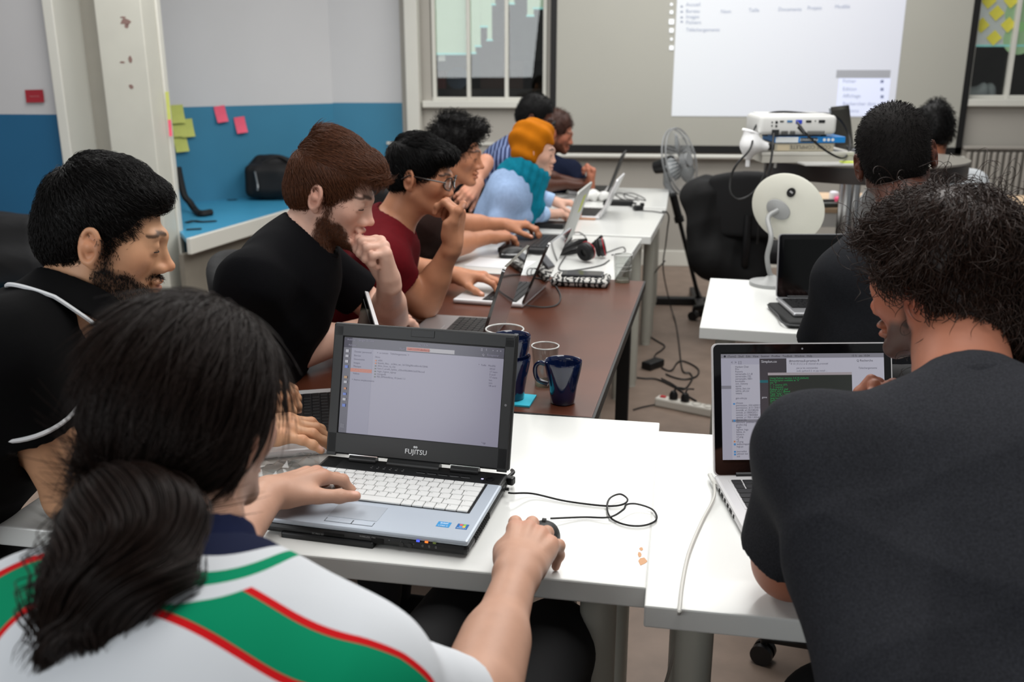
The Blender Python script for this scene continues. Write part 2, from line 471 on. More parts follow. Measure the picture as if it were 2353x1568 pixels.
# stepped film, cell by cell from its skyline (pixel columns of the photograph -> wall coordinates)
steps = [(988, 1071, 124), (1079, 1092, 122), (1092, 1104, 106), (1104, 1119, 61), (1119, 1130, 92), (1130, 1137, 10), (1137, 1160, -30), (1168, 1181, 8), (1181, 1211, -30), (1211, 1226, 36), (1226, 1251, 19)]
fm, fe = MB(), MB()
for a, b, yb in steps:
    p = onY(a, yb, FAR + .05); q = onY(b, yb, FAR + .05)
    if yb < -20: continue
    fm.box(((p[0] + q[0]) / 2, FAR + .068, (p[2] + 2.7) / 2), (q[0] - p[0], .002, 2.7 - p[2]))
    fe.box(((p[0] + q[0]) / 2, FAR + .066, p[2]), (q[0] - p[0] + .012, .003, .014))
struct('frosted_film', fm, m_film, w1); struct('film_edge', fe, m_filme, w1)
# painted casement seen through the film on the left
wl = MB(); xa = float(onY(1009, 60, FAR)[0])
wl.box((xa, FAR + .1, 2.1), (.05, .03, 1.2)); wl.box((xa + .17, FAR + .1, float(onY(1040, 18, FAR)[2])), (.34, .03, .05))
struct('casement_behind', wl, m_trim, w1)
# objects in the dim room
dm = MB(); 
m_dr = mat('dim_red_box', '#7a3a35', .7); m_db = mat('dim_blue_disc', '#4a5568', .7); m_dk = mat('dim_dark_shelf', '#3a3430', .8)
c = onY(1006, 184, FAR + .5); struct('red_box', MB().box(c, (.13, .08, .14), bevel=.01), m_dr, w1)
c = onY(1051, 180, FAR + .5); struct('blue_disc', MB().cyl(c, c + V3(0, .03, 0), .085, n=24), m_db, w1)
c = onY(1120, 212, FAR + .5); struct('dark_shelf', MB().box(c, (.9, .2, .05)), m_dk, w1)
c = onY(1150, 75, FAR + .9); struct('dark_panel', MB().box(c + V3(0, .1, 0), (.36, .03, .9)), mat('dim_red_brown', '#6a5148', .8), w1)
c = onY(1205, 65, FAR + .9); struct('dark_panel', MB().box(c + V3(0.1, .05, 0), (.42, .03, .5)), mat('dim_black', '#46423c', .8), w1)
w2 = window(2, RX0, RX1, RSILL, [float(onY(2335, 100, FAR)[0])])
p = onY(2236, 105, FAR + .05)
fm = MB().box(((RX0 + RX1) / 2, FAR + .068, (p[2] + 2.7) / 2), (RX1 - RX0 - .06, .002, 2.7 - p[2]))
struct('frosted_film', fm, m_filmg, w2)
struct('film_edge', MB().box(((RX0 + RX1) / 2, FAR + .066, p[2]), (RX1 - RX0 - .06, .003, .014)), m_filme, w2)
gd = MB(); c = onY(2353, 30, FAR + .05); gd.lathe([(.0, 0), (.12, 0), (.12, .004), (0, .004)], 24, (c[0], FAR + .066, c[2]), np.array([[1, 0, 0], [0, 0, 1], [0, -1, 0.]]))
c = onY(2345, 88, FAR + .05); gd.lathe([(.0, 0), (.11, 0), (.11, .004), (0, .004)], 24, (c[0], FAR + .066, c[2]), np.array([[1, 0, 0], [0, 0, 1], [0, -1, 0.]]))
struct('green_disc', gd, mat('pale_green_film', '#9fbf93', .6, emit=.35), w2)  # disc glow stands in for light behind the pane
c = onY(2262, 212, FAR + .35)
bd = Body(.012)
for i in range(9): bd.el(c + V3(RNG.uniform(-.14, .16), RNG.uniform(-.04, .04), RNG.uniform(-.06, .02)), RNG.uniform(.035, .07, 3), k=.03)
pt, qd = bd.mesh(); o = mesh_obj('plastic_bag', pt, qd, mat('white_plastic_bag', '#c9cdd0', .4), w2, kind='structure')
m_sty = mat('sticky_note_yellow', '#d2cc4e', .7, var=.04, vscale=30)
m_styg = mat('sticky_note_lime', '#c3c96a', .7, var=.04, vscale=30)
m_pink = mat('sticky_note_pink', '#f0607a', .7, var=.04, vscale=30)
m_line = mat('note_pen_line', '#8a8430', .8)
def note(name, c, R, size, m, label, group, curl=.008, line=None):
    """small sheet with its free edge lifting"""
    n = 6; V = []
    for i in range(n + 1):
        t = i / n; lift = .0015 + curl * (1 - t) ** 2
        for sgn in (-1, 1): V.append([sgn * size[0] / 2, -size[1] / 2 + size[1] * t, lift])
    Fs = [[2 * i, 2 * i + 1, 2 * i + 3, 2 * i + 2] for i in range(n)]
    mb = MB(); mb.add(V, Fs); mb.add([[a, b, z - .0006] for a, b, z in V], [f[::-1] for f in Fs])
    o = mb.build(name, m, None, flat=True); o['label'] = label; o['category'] = 'sticky note'
    if group: o['group'] = group
    o.matrix_world = Matrix.Translation(Vector(c)) @ Matrix(np.asarray(R).tolist()).to_4x4()
    if line:
        ln = MB(); ln.box((0, 0, .004), (size[0] * .7, .006, .0005), rotz(PI / 4)); l = ln.build('pen_line', m_line, o)
    return o
for i, (x, y, lab) in enumerate([(2290, 30, 'yellow diamond sticky note at the middle of the right window pane, upper row'), (2256, 58, 'yellow diamond sticky note by the screen edge on the right window, upper left'), (2317, 57, 'yellow diamond sticky note beside the right window bar, below the green disc'), (2284, 87, 'yellow diamond sticky note just above the film bottom on the right window'),
        (2272, 2, 'yellow diamond sticky note cut by the top of the photo, nearer the screen'), (2324, 1, 'yellow diamond sticky note cut by the top of the photo, nearer the window bar')]):
    c = onY(x, y, FAR + .055)
    R = np.column_stack([[1, 0, 0], [0, 0, 1], [0, -1, 0]]) @ rotz(PI / 4)
    o = note('sticky_note', c, R, (.075, .075), m_sty, lab, 'yellow notes on the right window', .002)
# radiator
r0 = onY(2213, 335, FAR - .06)
rad = thing('radiator', 'white ribbed wall radiator below the right window', 'radiator', (float(r0[0]) + .55, FAR - .07, .1))
rh = float(r0[2]) - .1
rad_m = mat('radiator_white', '#a29d95', .5)
MB().box((0, .03, rh / 2), (1.1, .02, rh), bevel=.005).build('back_panel', rad_m, rad)
rib = MB().box((0, 0, rh / 2 - .01), (.028, .05, rh - .06), bevel=.012).build('rib', rad_m, rad)
for i in range(1, 24):
    o = rib.copy(); COL.objects.link(o); o.parent = rad; o.location = (-.51 + i * .044, 0, 0)
rib.location = (-.51, 0, 0)
MB().box((0, .005, rh - .012), (1.1, .07, .02), bevel=.005).build('top_grille', rad_m, rad)
# ------------------------------------------------------------------ left alcove with bench
ZB = float(onY(925, 235.6, FAR)[2])
BZ = .55
A0 = onZ(428, 466, BZ); Aq = onZ(692, 443.5, BZ); dq = nrm(np.append((Aq - A0)[:2], 0)); nq = V3(dq[1], -dq[0], 0)
rq = ray(765, 237); A1 = CAM + rq * (((A0 - CAM) @ nq) / (rq @ nq)); rq = ray(430, 246.5); ZBL = float((CAM + rq * (((A0 - CAM) @ nq) / (rq @ nq)))[2])
A2 = onY(935, 235.5, FAR + .02)
def wall_seg(name, a, b, m_top, zb, t=.12, ext=0., top=TOP):
    a = np.asarray(a, float)[:2]; b = np.asarray(b, float)[:2]; d = nrm(np.append(b - a, 0))[:2]; nn = np.array([-d[1], d[0]])
    a = a - d * ext
    for nm, z0, z1, m in ((name, 0, zb, m_blue), (name, zb, top, m_top)):
        poly = [a, b, b + nn * t, a + nn * t]
        struct(nm, MB().prism([tuple(q) for q in poly], z1 - z0, z0), m)
wall_seg('wall_left', A0, A1, m_wallL, (ZBL + float(A1[2])) / 2, ext=.25)
wall_seg('wall_left', A1, A2, m_wallL, float(A1[2] + A2[2]) / 2)
b0, b1_, b2_ = onZ(427, 548, BZ), onZ(626, 491, BZ), onZ(700, 470, BZ)
dirb = nrm(b1_ - b0); b0e = b0; bend = b0 + dirb * 2.05
bench = thing('wall_bench', 'built-in bench with blue seat and white front along the alcove wall', 'bench', (float(b0[0]), float(b0[1]), 0))
O = V3(b0[0], b0[1], 0)
poly = [b0[:2] - O[:2], bend[:2] - O[:2], A1[:2] - O[:2], A0[:2] - O[:2] - dq[:2] * .2]
m_benchtop = mat('bench_blue_top', '#3f93b9', .35, var=.04, vscale=3)
MB().prism([tuple(q) for q in poly], .025, BZ - .025).build('seat_board', m_benchtop, bench)
nb = np.array([dirb[1], -dirb[0], 0])
c = (b0 + bend) / 2 - O
R = np.column_stack([dirb, -nb, [0, 0, 1]])
MB().box((c[0] + nb[0] * .014, c[1] + nb[1] * .014, BZ - .045), (2.05, .028, .09), R, bevel=.004).build('front_edge', m_trim, bench)
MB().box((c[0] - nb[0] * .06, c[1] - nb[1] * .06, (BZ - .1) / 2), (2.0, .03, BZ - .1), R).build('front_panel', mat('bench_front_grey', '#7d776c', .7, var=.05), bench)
# pillar and panels at the left
PY = 5.0
def vbox(name, xa, xb, y, ypx, depth, m, z1=TOP, z0=0.):
    a = float(onY(xa, ypx, y)[0]); b = float(onY(xb, ypx, y)[0])
    return struct(name, MB().box(((a + b) / 2, y + depth / 2, (z0 + z1) / 2), (b - a, depth, z1 - z0), bevel=.006), m)
vbox('wall_pillar', 232, 338, PY, 150, .16, m_pillar)
vbox('trim_3', 330, 374, PY + .162, 150, .05, m_trim)
vbox('wall_recess', 120, 240, PY + .3, 150, .12, mat('recess_grey_paint', '#a9a59b', .7, var=.04, vscale=5))
vbox('trim_4', 114, 138, PY + .02, 150, .3, m_trim)
ZL = float(onY(70, 263, PY + .1)[2])
xl0, xl1 = -4.6, float(onY(126, 150, PY + .1)[0])
for z0, z1, m in ((0, ZL, mat('wall_blue_painted_shade', '#1f6088', .55, var=.05, vscale=2)), (ZL, TOP, mat('wall_grey_paint', '#c6c5c6', .75, var=.02, vscale=2))):  # alcove blue repeated darker, this wall's shade put into the colour
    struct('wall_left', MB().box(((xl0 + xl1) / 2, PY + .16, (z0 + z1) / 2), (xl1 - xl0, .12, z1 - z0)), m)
# scuffs of torn tape on the pillar
m_sc = mat('pillar_scuff', '#8a6f68', .8)
sc = MB()
for (x, y, a, bq) in ((283, 40, .02, .006), (288, 50, .03, .02), (290, 60, .015, .012), (282, 143, .02, .006), (299, 137, .012, .02), (301, 199, .014, .016)):
    c = onY(x, y, PY - .0015); k = 5
    sc.prism([(c[0] + a * RNG.uniform(.6, 1.1) * math.cos(t), c[2] + bq * RNG.uniform(.5, 1.2) * math.sin(t)) for t in np.linspace(0, 2 * PI, 8)[:-1]], .001)
V = np.array(sc.v); sc.v = np.stack([V[:, 0], PY - V[:, 2], V[:, 1]], 1).tolist()
sc.build('tape_scuffs', m_sc, None, kind='structure')
# notes on the alcove wall and the pillar edge
dA = nrm(np.append((A1 - A0)[:2], 0)); nA = np.array([dA[1], -dA[0], 0])
RA = np.column_stack([dA, [0, 0, 1], nA])
def on_alcove(x, y):
    r = ray(x, y); t = ((A0 - CAM) @ nA) / (r @ nA); return CAM + r * t + nA * .004
for x, y, rz_, m, lab in ((506, 262, .12, m_pink, 'pink sticky note on the blue alcove wall, the higher of the pair'), (551, 287, .1, m_pink, 'pink sticky note on the blue alcove wall, the lower of the pair nearer the bag'),
        (406, 262, .03, m_styg, 'lime yellow sticky note topmost at the alcove wall beside the white post'), (428, 294, .05, m_styg, 'lime yellow sticky note sticking out to the right among the stack beside the post'), (410, 293, .03, m_styg, 'lime yellow sticky note in the middle of the stack beside the white post'), (414, 328, .06, m_styg, 'lime yellow sticky note lowest of the stack beside the white post')):
    note('sticky_note', on_alcove(x, y) + nA * RNG.uniform(0, .006), RA @ rotz(rz_), (.078, .11) if m is m_pink else (.09, .12), m, lab, 'notes on the alcove wall', .02)
note('sticky_note', onY(387, 245, PY + .155), np.column_stack([[1, 0, 0], [0, 0, 1], [0, -1, 0]]), (.02, .16), m_styg, 'narrow lime note folded over the edge of the white post', None, .004)
note('sticky_note', onY(392, 294, PY + .155) - V3(0, .004, 0), np.column_stack([[1, 0, 0], [0, 0, 1], [0, -1, 0]]), (.018, .09), m_pink, 'narrow pink note peeking out at the edge of the white post', None, .004)
red = note('red_card', onY(80, 221, PY + .09), np.column_stack([[1, 0, 0], [0, 0, 1], [0, -1, 0]]) @ rotz(.02), (.105, .068), mat('red_card', '#9c2430', .5), 'small red card with pale lettering stuck on the grey left wall', None, .004)
red['category'] = 'card'
MB().text('INNOVATION', .009, 0, -.004, .0045, 'CENTER').build('card_lettering', mat('card_pale_ink', '#c98a8a', .6), red, flat=True)
# ------------------------------------------------------------------ projection screen
S0 = onY(1263, 348, FAR - .06); S1 = onY(2207, 352, FAR - .06); xs0 = float(S0[0]); xs1 = float(S1[0]); zs = float((S0[2] + S1[2]) / 2)
scr = thing('projection_screen', 'large pull-down projection screen with black border on the far wall', 'screen', ((xs0 + xs1) / 2, FAR - .06, zs))
W_ = xs1 - xs0; Hs = 2.85 - zs
MB().box((0, 0, Hs / 2), (W_ - .08, .006, Hs)).build('fabric', mat('screen_fabric', '#aaa9a0', .8, var=.015, vscale=2), scr)
mk = mat('screen_black_border', '#0c0c0c', .6)
for sgn in (-1, 1): MB().box((sgn * (W_ / 2 - .02), -.004, Hs / 2), (.045, .004, Hs)).build('border_strip', mk, scr)
MB().box((0, -.004, .02), (W_, .004, .05)).build('border_strip', mk, scr)
MB().tube([(-W_ / 2 - .03, 0, -.035), (W_ / 2 + .03, 0, -.035)], .018, 12).build('bottom_bar', mat('screen_bar_white', '#cfcec6', .4), scr)
# the picture thrown on the screen, its projector light painted in as emission
I0 = onY(1543, 267, FAR - .068); I1 = onY(2053, 267, FAR - .068); I2 = onY(2072, 0, FAR - .068)
m_img = bpy.data.materials.new('projected_picture'); m_img.use_nodes = True
nt = m_img.node_tree; bs = nt.nodes['Principled BSDF']; bs.inputs['Base Color'].default_value = (.5, .5, .5, 1); bs.inputs['Roughness'].default_value = .8
tc = nt.nodes.new('ShaderNodeTexCoord'); sx = nt.nodes.new('ShaderNodeSeparateXYZ'); nt.links.new(tc.outputs['Generated'], sx.inputs[0])
rp = nt.nodes.new('ShaderNodeValToRGB'); nt.links.new(sx.outputs[0], rp.inputs[0])
e = rp.color_ramp.elements; e[0].color = (*lin('#dfe9f4'), 1); e[1].color = (*lin('#c6cde6'), 1)
nt.links.new(rp.outputs[0], bs.inputs['Emission Color']); bs.inputs['Emission Strength'].default_value = .42
def scr_local(p): return p[0] - (xs0 + xs1) / 2, p[2] - zs
a = scr_local(I0); b = scr_local(I1)
mbi = MB().box(((a[0] + b[0]) / 2, -.006, (a[1] + Hs - .2) / 2), (b[0] - a[0], .002, Hs - .2 - a[1]))
mbi.build('projected_picture', m_img, scr)
m_grey = mat('projected_grey', '#9a9ca2', .8, emit=.25); m_ink = mat('projected_ink', '#8f96a8', .8, emit=.35); m_wht = mat('projected_white', '#eef2f6', .8, emit=.35)
def on_scr(x, y): q = onY(x, y, FAR - .07); return scr_local(q)
def scr_rect(mb, x0, y0, x1, y1):
    p = on_scr(x0, y1); q = on_scr(x1, y0); mb.box(((p[0] + q[0]) / 2, -.0085, (p[1] + q[1]) / 2), (abs(q[0] - p[0]), .001, abs(q[1] - p[1])))
mb = MB(); scr_rect(mb, 1921, 161, 2047, 179); mb.build('picture_title_bar', m_grey, scr)
mb = MB(); scr_rect(mb, 1920, 180, 2047, 266); mb.build('picture_list', mat('projected_list', '#ccd2e6', .8, emit=.45), scr)
tx = MB(); TS = .034
def st(x, y, s, sz=TS):
    p = on_scr(x, y); t = MB().text(s, sz, 0, 0); 
    if t.v:
        V = np.array(t.v); tx.add(np.stack([V[:, 0] + p[0], np.full(len(V), -.0105), V[:, 1] + p[1]], 1), t.f)
for x, y, s in ((1576, 14, 'Accueil'), (1576, 29, 'Bureau'), (1576, 42, 'Images'), (1576, 55, 'Fichiers'), (1576, 72, 'Téléchargements'), (1656, 30, 'Nom'), (1720, 27, 'Taille'), (1788, 25, 'Documents'), (1855, 22, 'Projets'), (1918, 19, 'Modifié'),
        (1936, 190, 'Fichier'), (1936, 208, 'Edition'), (1936, 224, 'Affichage'), (1936, 242, 'Rechercher dans'), (1936, 258, 'Options')): st(x, y, s)
tx.build('picture_lettering', m_ink, scr, flat=True, kind='stuff')
mb = MB()
for y in (188, 206, 223, 240, 257): scr_rect(mb, 2023, y - 4, 2031, y + 3)
for y in (15, 27, 40, 50): scr_rect(mb, 1564, y - 2, 1569, y + 2)
mb.build('picture_marks', mat('projected_marks', '#7f8598', .8, emit=.3), scr)
mb = MB()
for y, s in ((10, 3), (28, 4), (50, 6), (70, 5), (90, 3), (110, 5)): scr_rect(mb, 1543 - s, y - s, 1543 + s, y + s)
mb.build('picture_side_icons', m_wht, scr)
# ------------------------------------------------------------------ tables
T = .735
m_tab = mat('table_white_laminate', '#d9dad7', .22, var=.01, vscale=5, coat=.2)
m_tabedge = mat('table_white_edge', '#cfcfcb', .4)
m_leg = mat('table_leg_grey', '#b5b5ab', .35)
m_wood = mat('table_dark_wood', '#50291a', .36, var=.16, vscale=6, coat=.12)
m_black = mat('black_plastic', '#0f0f10', .45)
m_blackm = mat('black_metal', '#0b0b0b', .5)
def table(label, c, rz, w, d, group=None, th=.036, dark=False, leg_r=.029, inset=.075):
    t = thing('dark_table' if dark else 'white_table', label, 'table', (c[0], c[1], 0), rz, group)
    top = MB().box((0, 0, T - th / 2), (w, d, th), bevel=.003 if not dark else .002)
    top.build('tabletop', m_wood if dark else m_tab, t)
    if dark:
        e = MB(); e.box((0, -d / 2 - .003, T - th / 2 - .001), (w + .01, .006, th)); e.box((0, d / 2 + .003, T - th / 2 - .001), (w + .01, .006, th))
        e.box((-w / 2 - .003, 0, T - th / 2 - .001), (.006, d, th)); e.box((w / 2 + .003, 0, T - th / 2 - .001), (.006, d, th))
        e.build('edge_band', m_black, t)
    for sx_ in (-1, 1):
        for sy in (-1, 1):
            x, y = sx_ * (w / 2 - inset), sy * (d / 2 - inset)
            if dark: MB().box((x * 1.06, y * 1.03, (T - th) / 2), (.045, .045, T - th), bevel=.004).build('leg', m_blackm, t)
            else: MB().lathe([(leg_r * .86, 0), (leg_r * .86, .02), (leg_r, .03), (leg_r, T - th - .006), (leg_r * 1.25, T - th - .004), (leg_r * 1.25, T - th)], 24, (x, y, 0)).build('leg', m_leg, t, smooth=True)
    return t
def place_corner(corner, rz, dx, dy): p = np.array([*corner[:2], 0]) + rotz(rz) @ V3(dx, dy, 0); return p
R6 = math.radians
table('white table in front holding the silver laptop with white keys and the coiled cable', (-.416, 1.610), R6(-5.2), 1.074, .672)
table('white table at the front right under the laptop with a silver rim', place_corner((.0835, 1.182), R6(-5.0), .5335, .3325), R6(-5.0), 1.067, .672)
dkc = place_corner((.004, 1.914), R6(-7.3), -.375, .685)
table('dark brown wooden table with black edge and black square legs', dkc, R6(-7.3), .75, 1.37, dark=True, th=.028)
t3c = place_corner((.074, 3.290), R6(-9), -.3325, .43)
table('white table behind the dark wooden one, holding the headphones', t3c, R6(-9), .665, .86)
t4c = place_corner((.250, 4.180), R6(-8.4), -.3325, .43)
table('white table under the black power adapter and the orange-capped woman\'s laptop', t4c, R6(-8.4), .665, .86)
t5c = place_corner((.381, 5.075), R6(-5), -.3325, .41)
table('farthest white table of the left row, by the fan', t5c, R6(-5), .665, .82)
r6c = place_corner((.312, 2.675), R6(-9), .5335, .34)
table('white table on the right side under the open black-screened laptop', r6c, R6(-9), 1.067, .68)
# ------------------------------------------------------------------ chairs
m_chair = mat('chair_black_fabric', '#0c0c0e', .85, bump=.15, bscale=300)
m_chairp = mat('chair_black_plastic', '#101012', .4)
def make_chair(label, loc, rz, group=None, arms=False, back=True):
    t = thing('office_chair', label, 'chair', loc, rz, group)
    MB().box((0, 0, .455), (.46, .45, .07), bevel=.03, seg=3).build('seat', m_chair, t, smooth=True)
    bb = Body(.012)
    for i in range(15):
        u = (i / 14 - .5) * 2
        bb.rc((u * .19, -.245 + .04 * u * u, .60), (u * .19, -.265 + .04 * u * u, .90 - .03 * u * u), .03, .03, k=.02)
    p, q = bb.mesh(); mesh_obj('backrest', p, q, m_chair, t)
    MB().tube(spline([(0, -.05, .41), (0, -.24, .40), (0, -.30, .50), (0, -.285, .70)], 16), .02, 8).build('back_support', m_chairp, t, smooth=True)
    MB().lathe([(.028, .1), (.028, .28), (.02, .28), (.02, .42)], 16).build('column', m_chairp, t, smooth=True)
    for k in range(5):
        a = k * 2 * PI / 5 + .3; d = V3(math.cos(a), math.sin(a), 0)
        MB().tube([d * .02 + V3(0, 0, .12), d * .16 + V3(0, 0, .105), d * .29 + V3(0, 0, .075)], [.026, .022, .016], 8).build('base_arm', m_chairp, t, smooth=True)
        c = d * .29; s_ = V3(-d[1], d[0], 0)
        w_ = MB(); w_.cyl(c - s_ * .022 + V3(0, 0, .028), c - s_ * .006 + V3(0, 0, .028), .028, n=18); w_.cyl(c + s_ * .006 + V3(0, 0, .028), c + s_ * .022 + V3(0, 0, .028), .028, n=18)
        w_.cyl(c + V3(0, 0, .03), c + V3(0, 0, .07), .009); w_.build('caster', m_chairp, t, smooth=True)
    if arms:
        for sx_ in (-1, 1):
            MB().box((sx_ * .27, .09, .60), (.085, .30, .04), bevel=.018, seg=3).build('armrest', mat('armrest_grey_rubber', '#3b3d40', .6, bump=.1, bscale=150), t, smooth=True)
            MB().tube(spline([(sx_ * .2, -.02, .41), (sx_ * .275, -.02, .43), (sx_ * .275, -.01, .59)], 12), .016, 8).build('armrest_post', m_chairp, t, smooth=True)
    return t
# ------------------------------------------------------------------ laptops
m_alu = mat('laptop_aluminium', '#b9babd', .32, metal=.75)
m_aluw = mat('laptop_pale_aluminium', '#d4d3d4', .35, metal=.35)
m_key = mat('laptop_black_key', '#161618', .45)
m_gblack = mat('laptop_gloss_black', '#08080a', .06, coat=.5)
m_scroff = mat('laptop_dark_screen', '#060707', .12)
m_lapblack = mat('laptop_matt_black', '#17181a', .5)
def key_rows(n_rows, pitch, y_top, w, widths=None):
    rows = []
    for r in range(n_rows):
        y = y_top - r * pitch
        if r == n_rows - 1: ks = [1, 1, 1, 1.25, 5, 1.25, 1, 1, 1]
        elif r == 0: ks = [1] * 14
        elif r == 1: ks = [1] * 13 + [1.6]
        elif r == 2: ks = [1.6] + [1] * 12 + [1]
        elif r == 3: ks = [1.8] + [1] * 11 + [1.8]
        else: ks = [2.2] + [1] * 10 + [2.4]
        tot = sum(ks); x = -w / 2
        for k in ks:
            kw = k / tot * w; rows.append((x + kw / 2, y, kw, r)); x += kw
    return rows
def rrect(w, L, r, y0, th, z0=0.):
    poly = [(sx_ * (w / 2 - r) + r * math.cos(a), z0 + (L - r if q < 2 else r) + r * math.sin(a)) for q, sx_ in ((0, 1), (1, -1), (2, -1), (3, 1)) for a in np.linspace(q * PI / 2, (q + 1) * PI / 2, 6)]
    t = MB().prism(poly, th); V = np.array(t.v); return MB().add(np.stack([V[:, 0], y0 + V[:, 2], V[:, 1]], 1), t.f)
def laptop(name, label, base_c, heading, w, d, t=.018, L=None, tilt=18, m_base=m_alu, m_deck=None, m_back=None, m_bezel=None, m_scr=None, keys='joined', group=None, z=T, kcol=None, rows=6, mk_lid=True, rim=None, pad=True):
    """heading: the way its user looks (radians from +X). Returns (root, lid) with the lid in the base frame."""
    h = thing(name, label, 'laptop', (base_c[0], base_c[1], z), heading - PI / 2, group)
    m_deck = m_deck or m_base; L = L or d * .97
    MB().box((0, 0, t / 2 + .001), (w, d, t), bevel=min(.006, t * .4)).build('base', m_base, h)
    pitch = .0185; kw = min(.285, w - .03); y0 = d / 2 - .036
    MB().box((0, y0 - pitch * (rows - 1) / 2, t + .0012), (kw + .006, pitch * rows + .004, .0012)).build('key_well', m_lapblack if kcol is None else m_deck, h)
    ks = key_rows(rows, pitch, y0, kw)
    km = kcol or m_key
    if keys == 'single':
        cache = {}
        for x, y, kwid, r in ks:
            q = round(kwid, 4)
            if q not in cache: cache[q] = MB().box((0, 0, 0), (kwid - .0028, pitch - .0028, .0022), bevel=.0007, seg=1).build('key', km, h); o = cache[q]
            else: o = cache[q].copy(); COL.objects.link(o)
            o.location = (x, y, t + .0028)
    else:
        kb = MB()
        for x, y, kwid, r in ks: kb.box((x, y, t + .0028), (kwid - .003, pitch - .003, .002))
        kb.build('keys', km, h, kind='stuff')
    if pad: MB().box((0, -d / 2 + .045, t + .0012), (.1, .066, .0008), bevel=.0003).build('trackpad', m_deck, h)
    lid = None
    if mk_lid:
        lid = bpy.data.objects.new('lid', None); COL.objects.link(lid); lid.parent = h
        lid.location = (0, d / 2 - .006, t); lid.rotation_euler = (-R6(tilt), 0, 0)
        # lid local: x right, z up along the lid, -y faces the user
        rrect(w, L, .011, .0005, .0075).build('lid_shell', m_back or m_base, lid)
        rrect(w - .005, L - .005, .009, -.0006, .0012, .0025).build('bezel', m_bezel or m_gblack, lid)
        MB().box((0, -.0008, L / 2 + .004), (w - .035, .0008, L - .042)).build('display', m_scr or m_scroff, lid)
        MB().tube([(-w * .38, .002, .002), (w * .38, .002, .002)], .006, 10).build('hinge', m_lapblack, lid, smooth=True)
    return h, lid
# ------------------------------------------------------------------ the silver laptop with white keys
a_ = onZ(600, 1187, .766); b_ = onZ(1075, 1245, .766)
ex = nrm(b_ - a_); ey = np.cross([0, 0, 1], ex); W1, D1 = .350, .256
fc = (a_ + b_) / 2 + ey * D1 / 2
hd = math.atan2(ey[1], ey[0])
fl = thing('silver_laptop', 'open laptop with white keys, silver palm rest and thick black lid at the front', 'laptop', (fc[0], fc[1], T), hd - PI / 2)
m_silv = mat('laptop_blue_silver', '#b4bdc8', .38, metal=.25, bump=.03, bscale=900)
m_ltrim = mat('laptop_black_body', '#131415', .42)
tb = .030
b = MB(); b.box((0, 0, .011 + .002), (W1, D1, .018), bevel=.007); b.box((-.06, -D1 / 2 + .02, .004), (.16, .05, .012), bevel=.003)
b.build('lower_body', m_ltrim, fl)
MB().box((0, -.022, .026), (W1, D1 - .044, .010), bevel=.004).build('palm_rest', m_silv, fl)
MB().box((0, D1 / 2 - .026, .0265), (W1 - .002, .052, .010), bevel=.003).build('speaker_panel', m_ltrim, fl)
# speaker slots and quick buttons
q = MB()
for i in range(14):
    for sgn in (-1, 1): q.box((sgn * (.152 + .0012), D1 / 2 - .047 + i * .0026, .0318), (.03, .0008, .0005))
q.build('speaker_slots', mat('laptop_slot_black', '#020202', .8), fl, kind='stuff')
bt = MB().box((0, 0, 0), (.017, .006, .0012), bevel=.0004).build('quick_button', m_gblack, fl)
xs = [.022, .043, .064, .085, .106]
for i, x in enumerate(xs):
    o = bt if i == 0 else bt.copy()
    if i: COL.objects.link(o)
    o.location = (x, D1 / 2 - .034, .032)
MB().lathe([(0, 0), (.0075, 0), (.0075, .0015), (.006, .002), (0, .002)], 20, (.15, D1 / 2 - .032, .0315)).build('power_button', m_gblack, fl, smooth=True)
MB().box((.136, D1 / 2 - .033, .0318), (.004, .0018, .0006)).build('power_light', mat('led_violet', '#b9b2ff', .4, emit=2.2), fl)
q = MB()
for i in range(6): q.text('Fn', .004, -.075 + i * .012, D1 / 2 - .037, .0318); q.text('o', .004, -.074 + i * .012, D1 / 2 - .031, .0318)
q.build('button_icons', mat('laptop_icon_grey', '#9a9a9a', .5), fl, flat=True)
# keyboard: one key at a time
m_wkey = mat('laptop_white_key', '#d6d7d6', .42, var=.01)
m_kprint = mat('key_print_grey', '#4a4b4e', .6)
kw_, kp = .296, .0190; ky = D1 / 2 - .062
MB().box((.0, ky - kp * 2.5 + .001, .0306), (kw_ + .006, kp * 6 - .0, .0016)).build('key_well', m_ltrim, fl)
layout = [['Echap', 'F1', 'F2', 'F3', 'F4', 'F5', 'F6', 'F7', 'F8', 'F9', 'F10', 'F11', 'F12', 'Imp', 'Ins', 'Suppr'],
          ['²', '1', '2', '3', '4', '5', '6', '7', '8', '9', '0', ')', '=', '←'], ['Tab', 'A', 'Z', 'E', 'R', 'T', 'Y', 'U', 'I', 'O', 'P', '^', '$', '↵'],
          ['Verr', 'Q', 'S', 'D', 'F', 'G', 'H', 'J', 'K', 'L', 'M', 'ù', '*', ' '], ['⇧', '<', 'W', 'X', 'C', 'V', 'B', 'N', '?', '.', '/', '!', '⇧', '↑'], ['Ctrl', 'Fn', '⊞', 'Alt', ' ', 'Alt', '≡', 'Ctrl', '←', '↓', '→']]
wid = [[1] * 16, [1] * 13 + [1.9], [1.5] + [1] * 12 + [1.4], [1.7] + [1] * 12 + [1.2], [1.3] + [1] * 11 + [1.6, 1.0], [1.2, 1, 1, 1, 5.0, 1, 1, 1, 1, 1, 1]]
cache = {}; pr = MB()
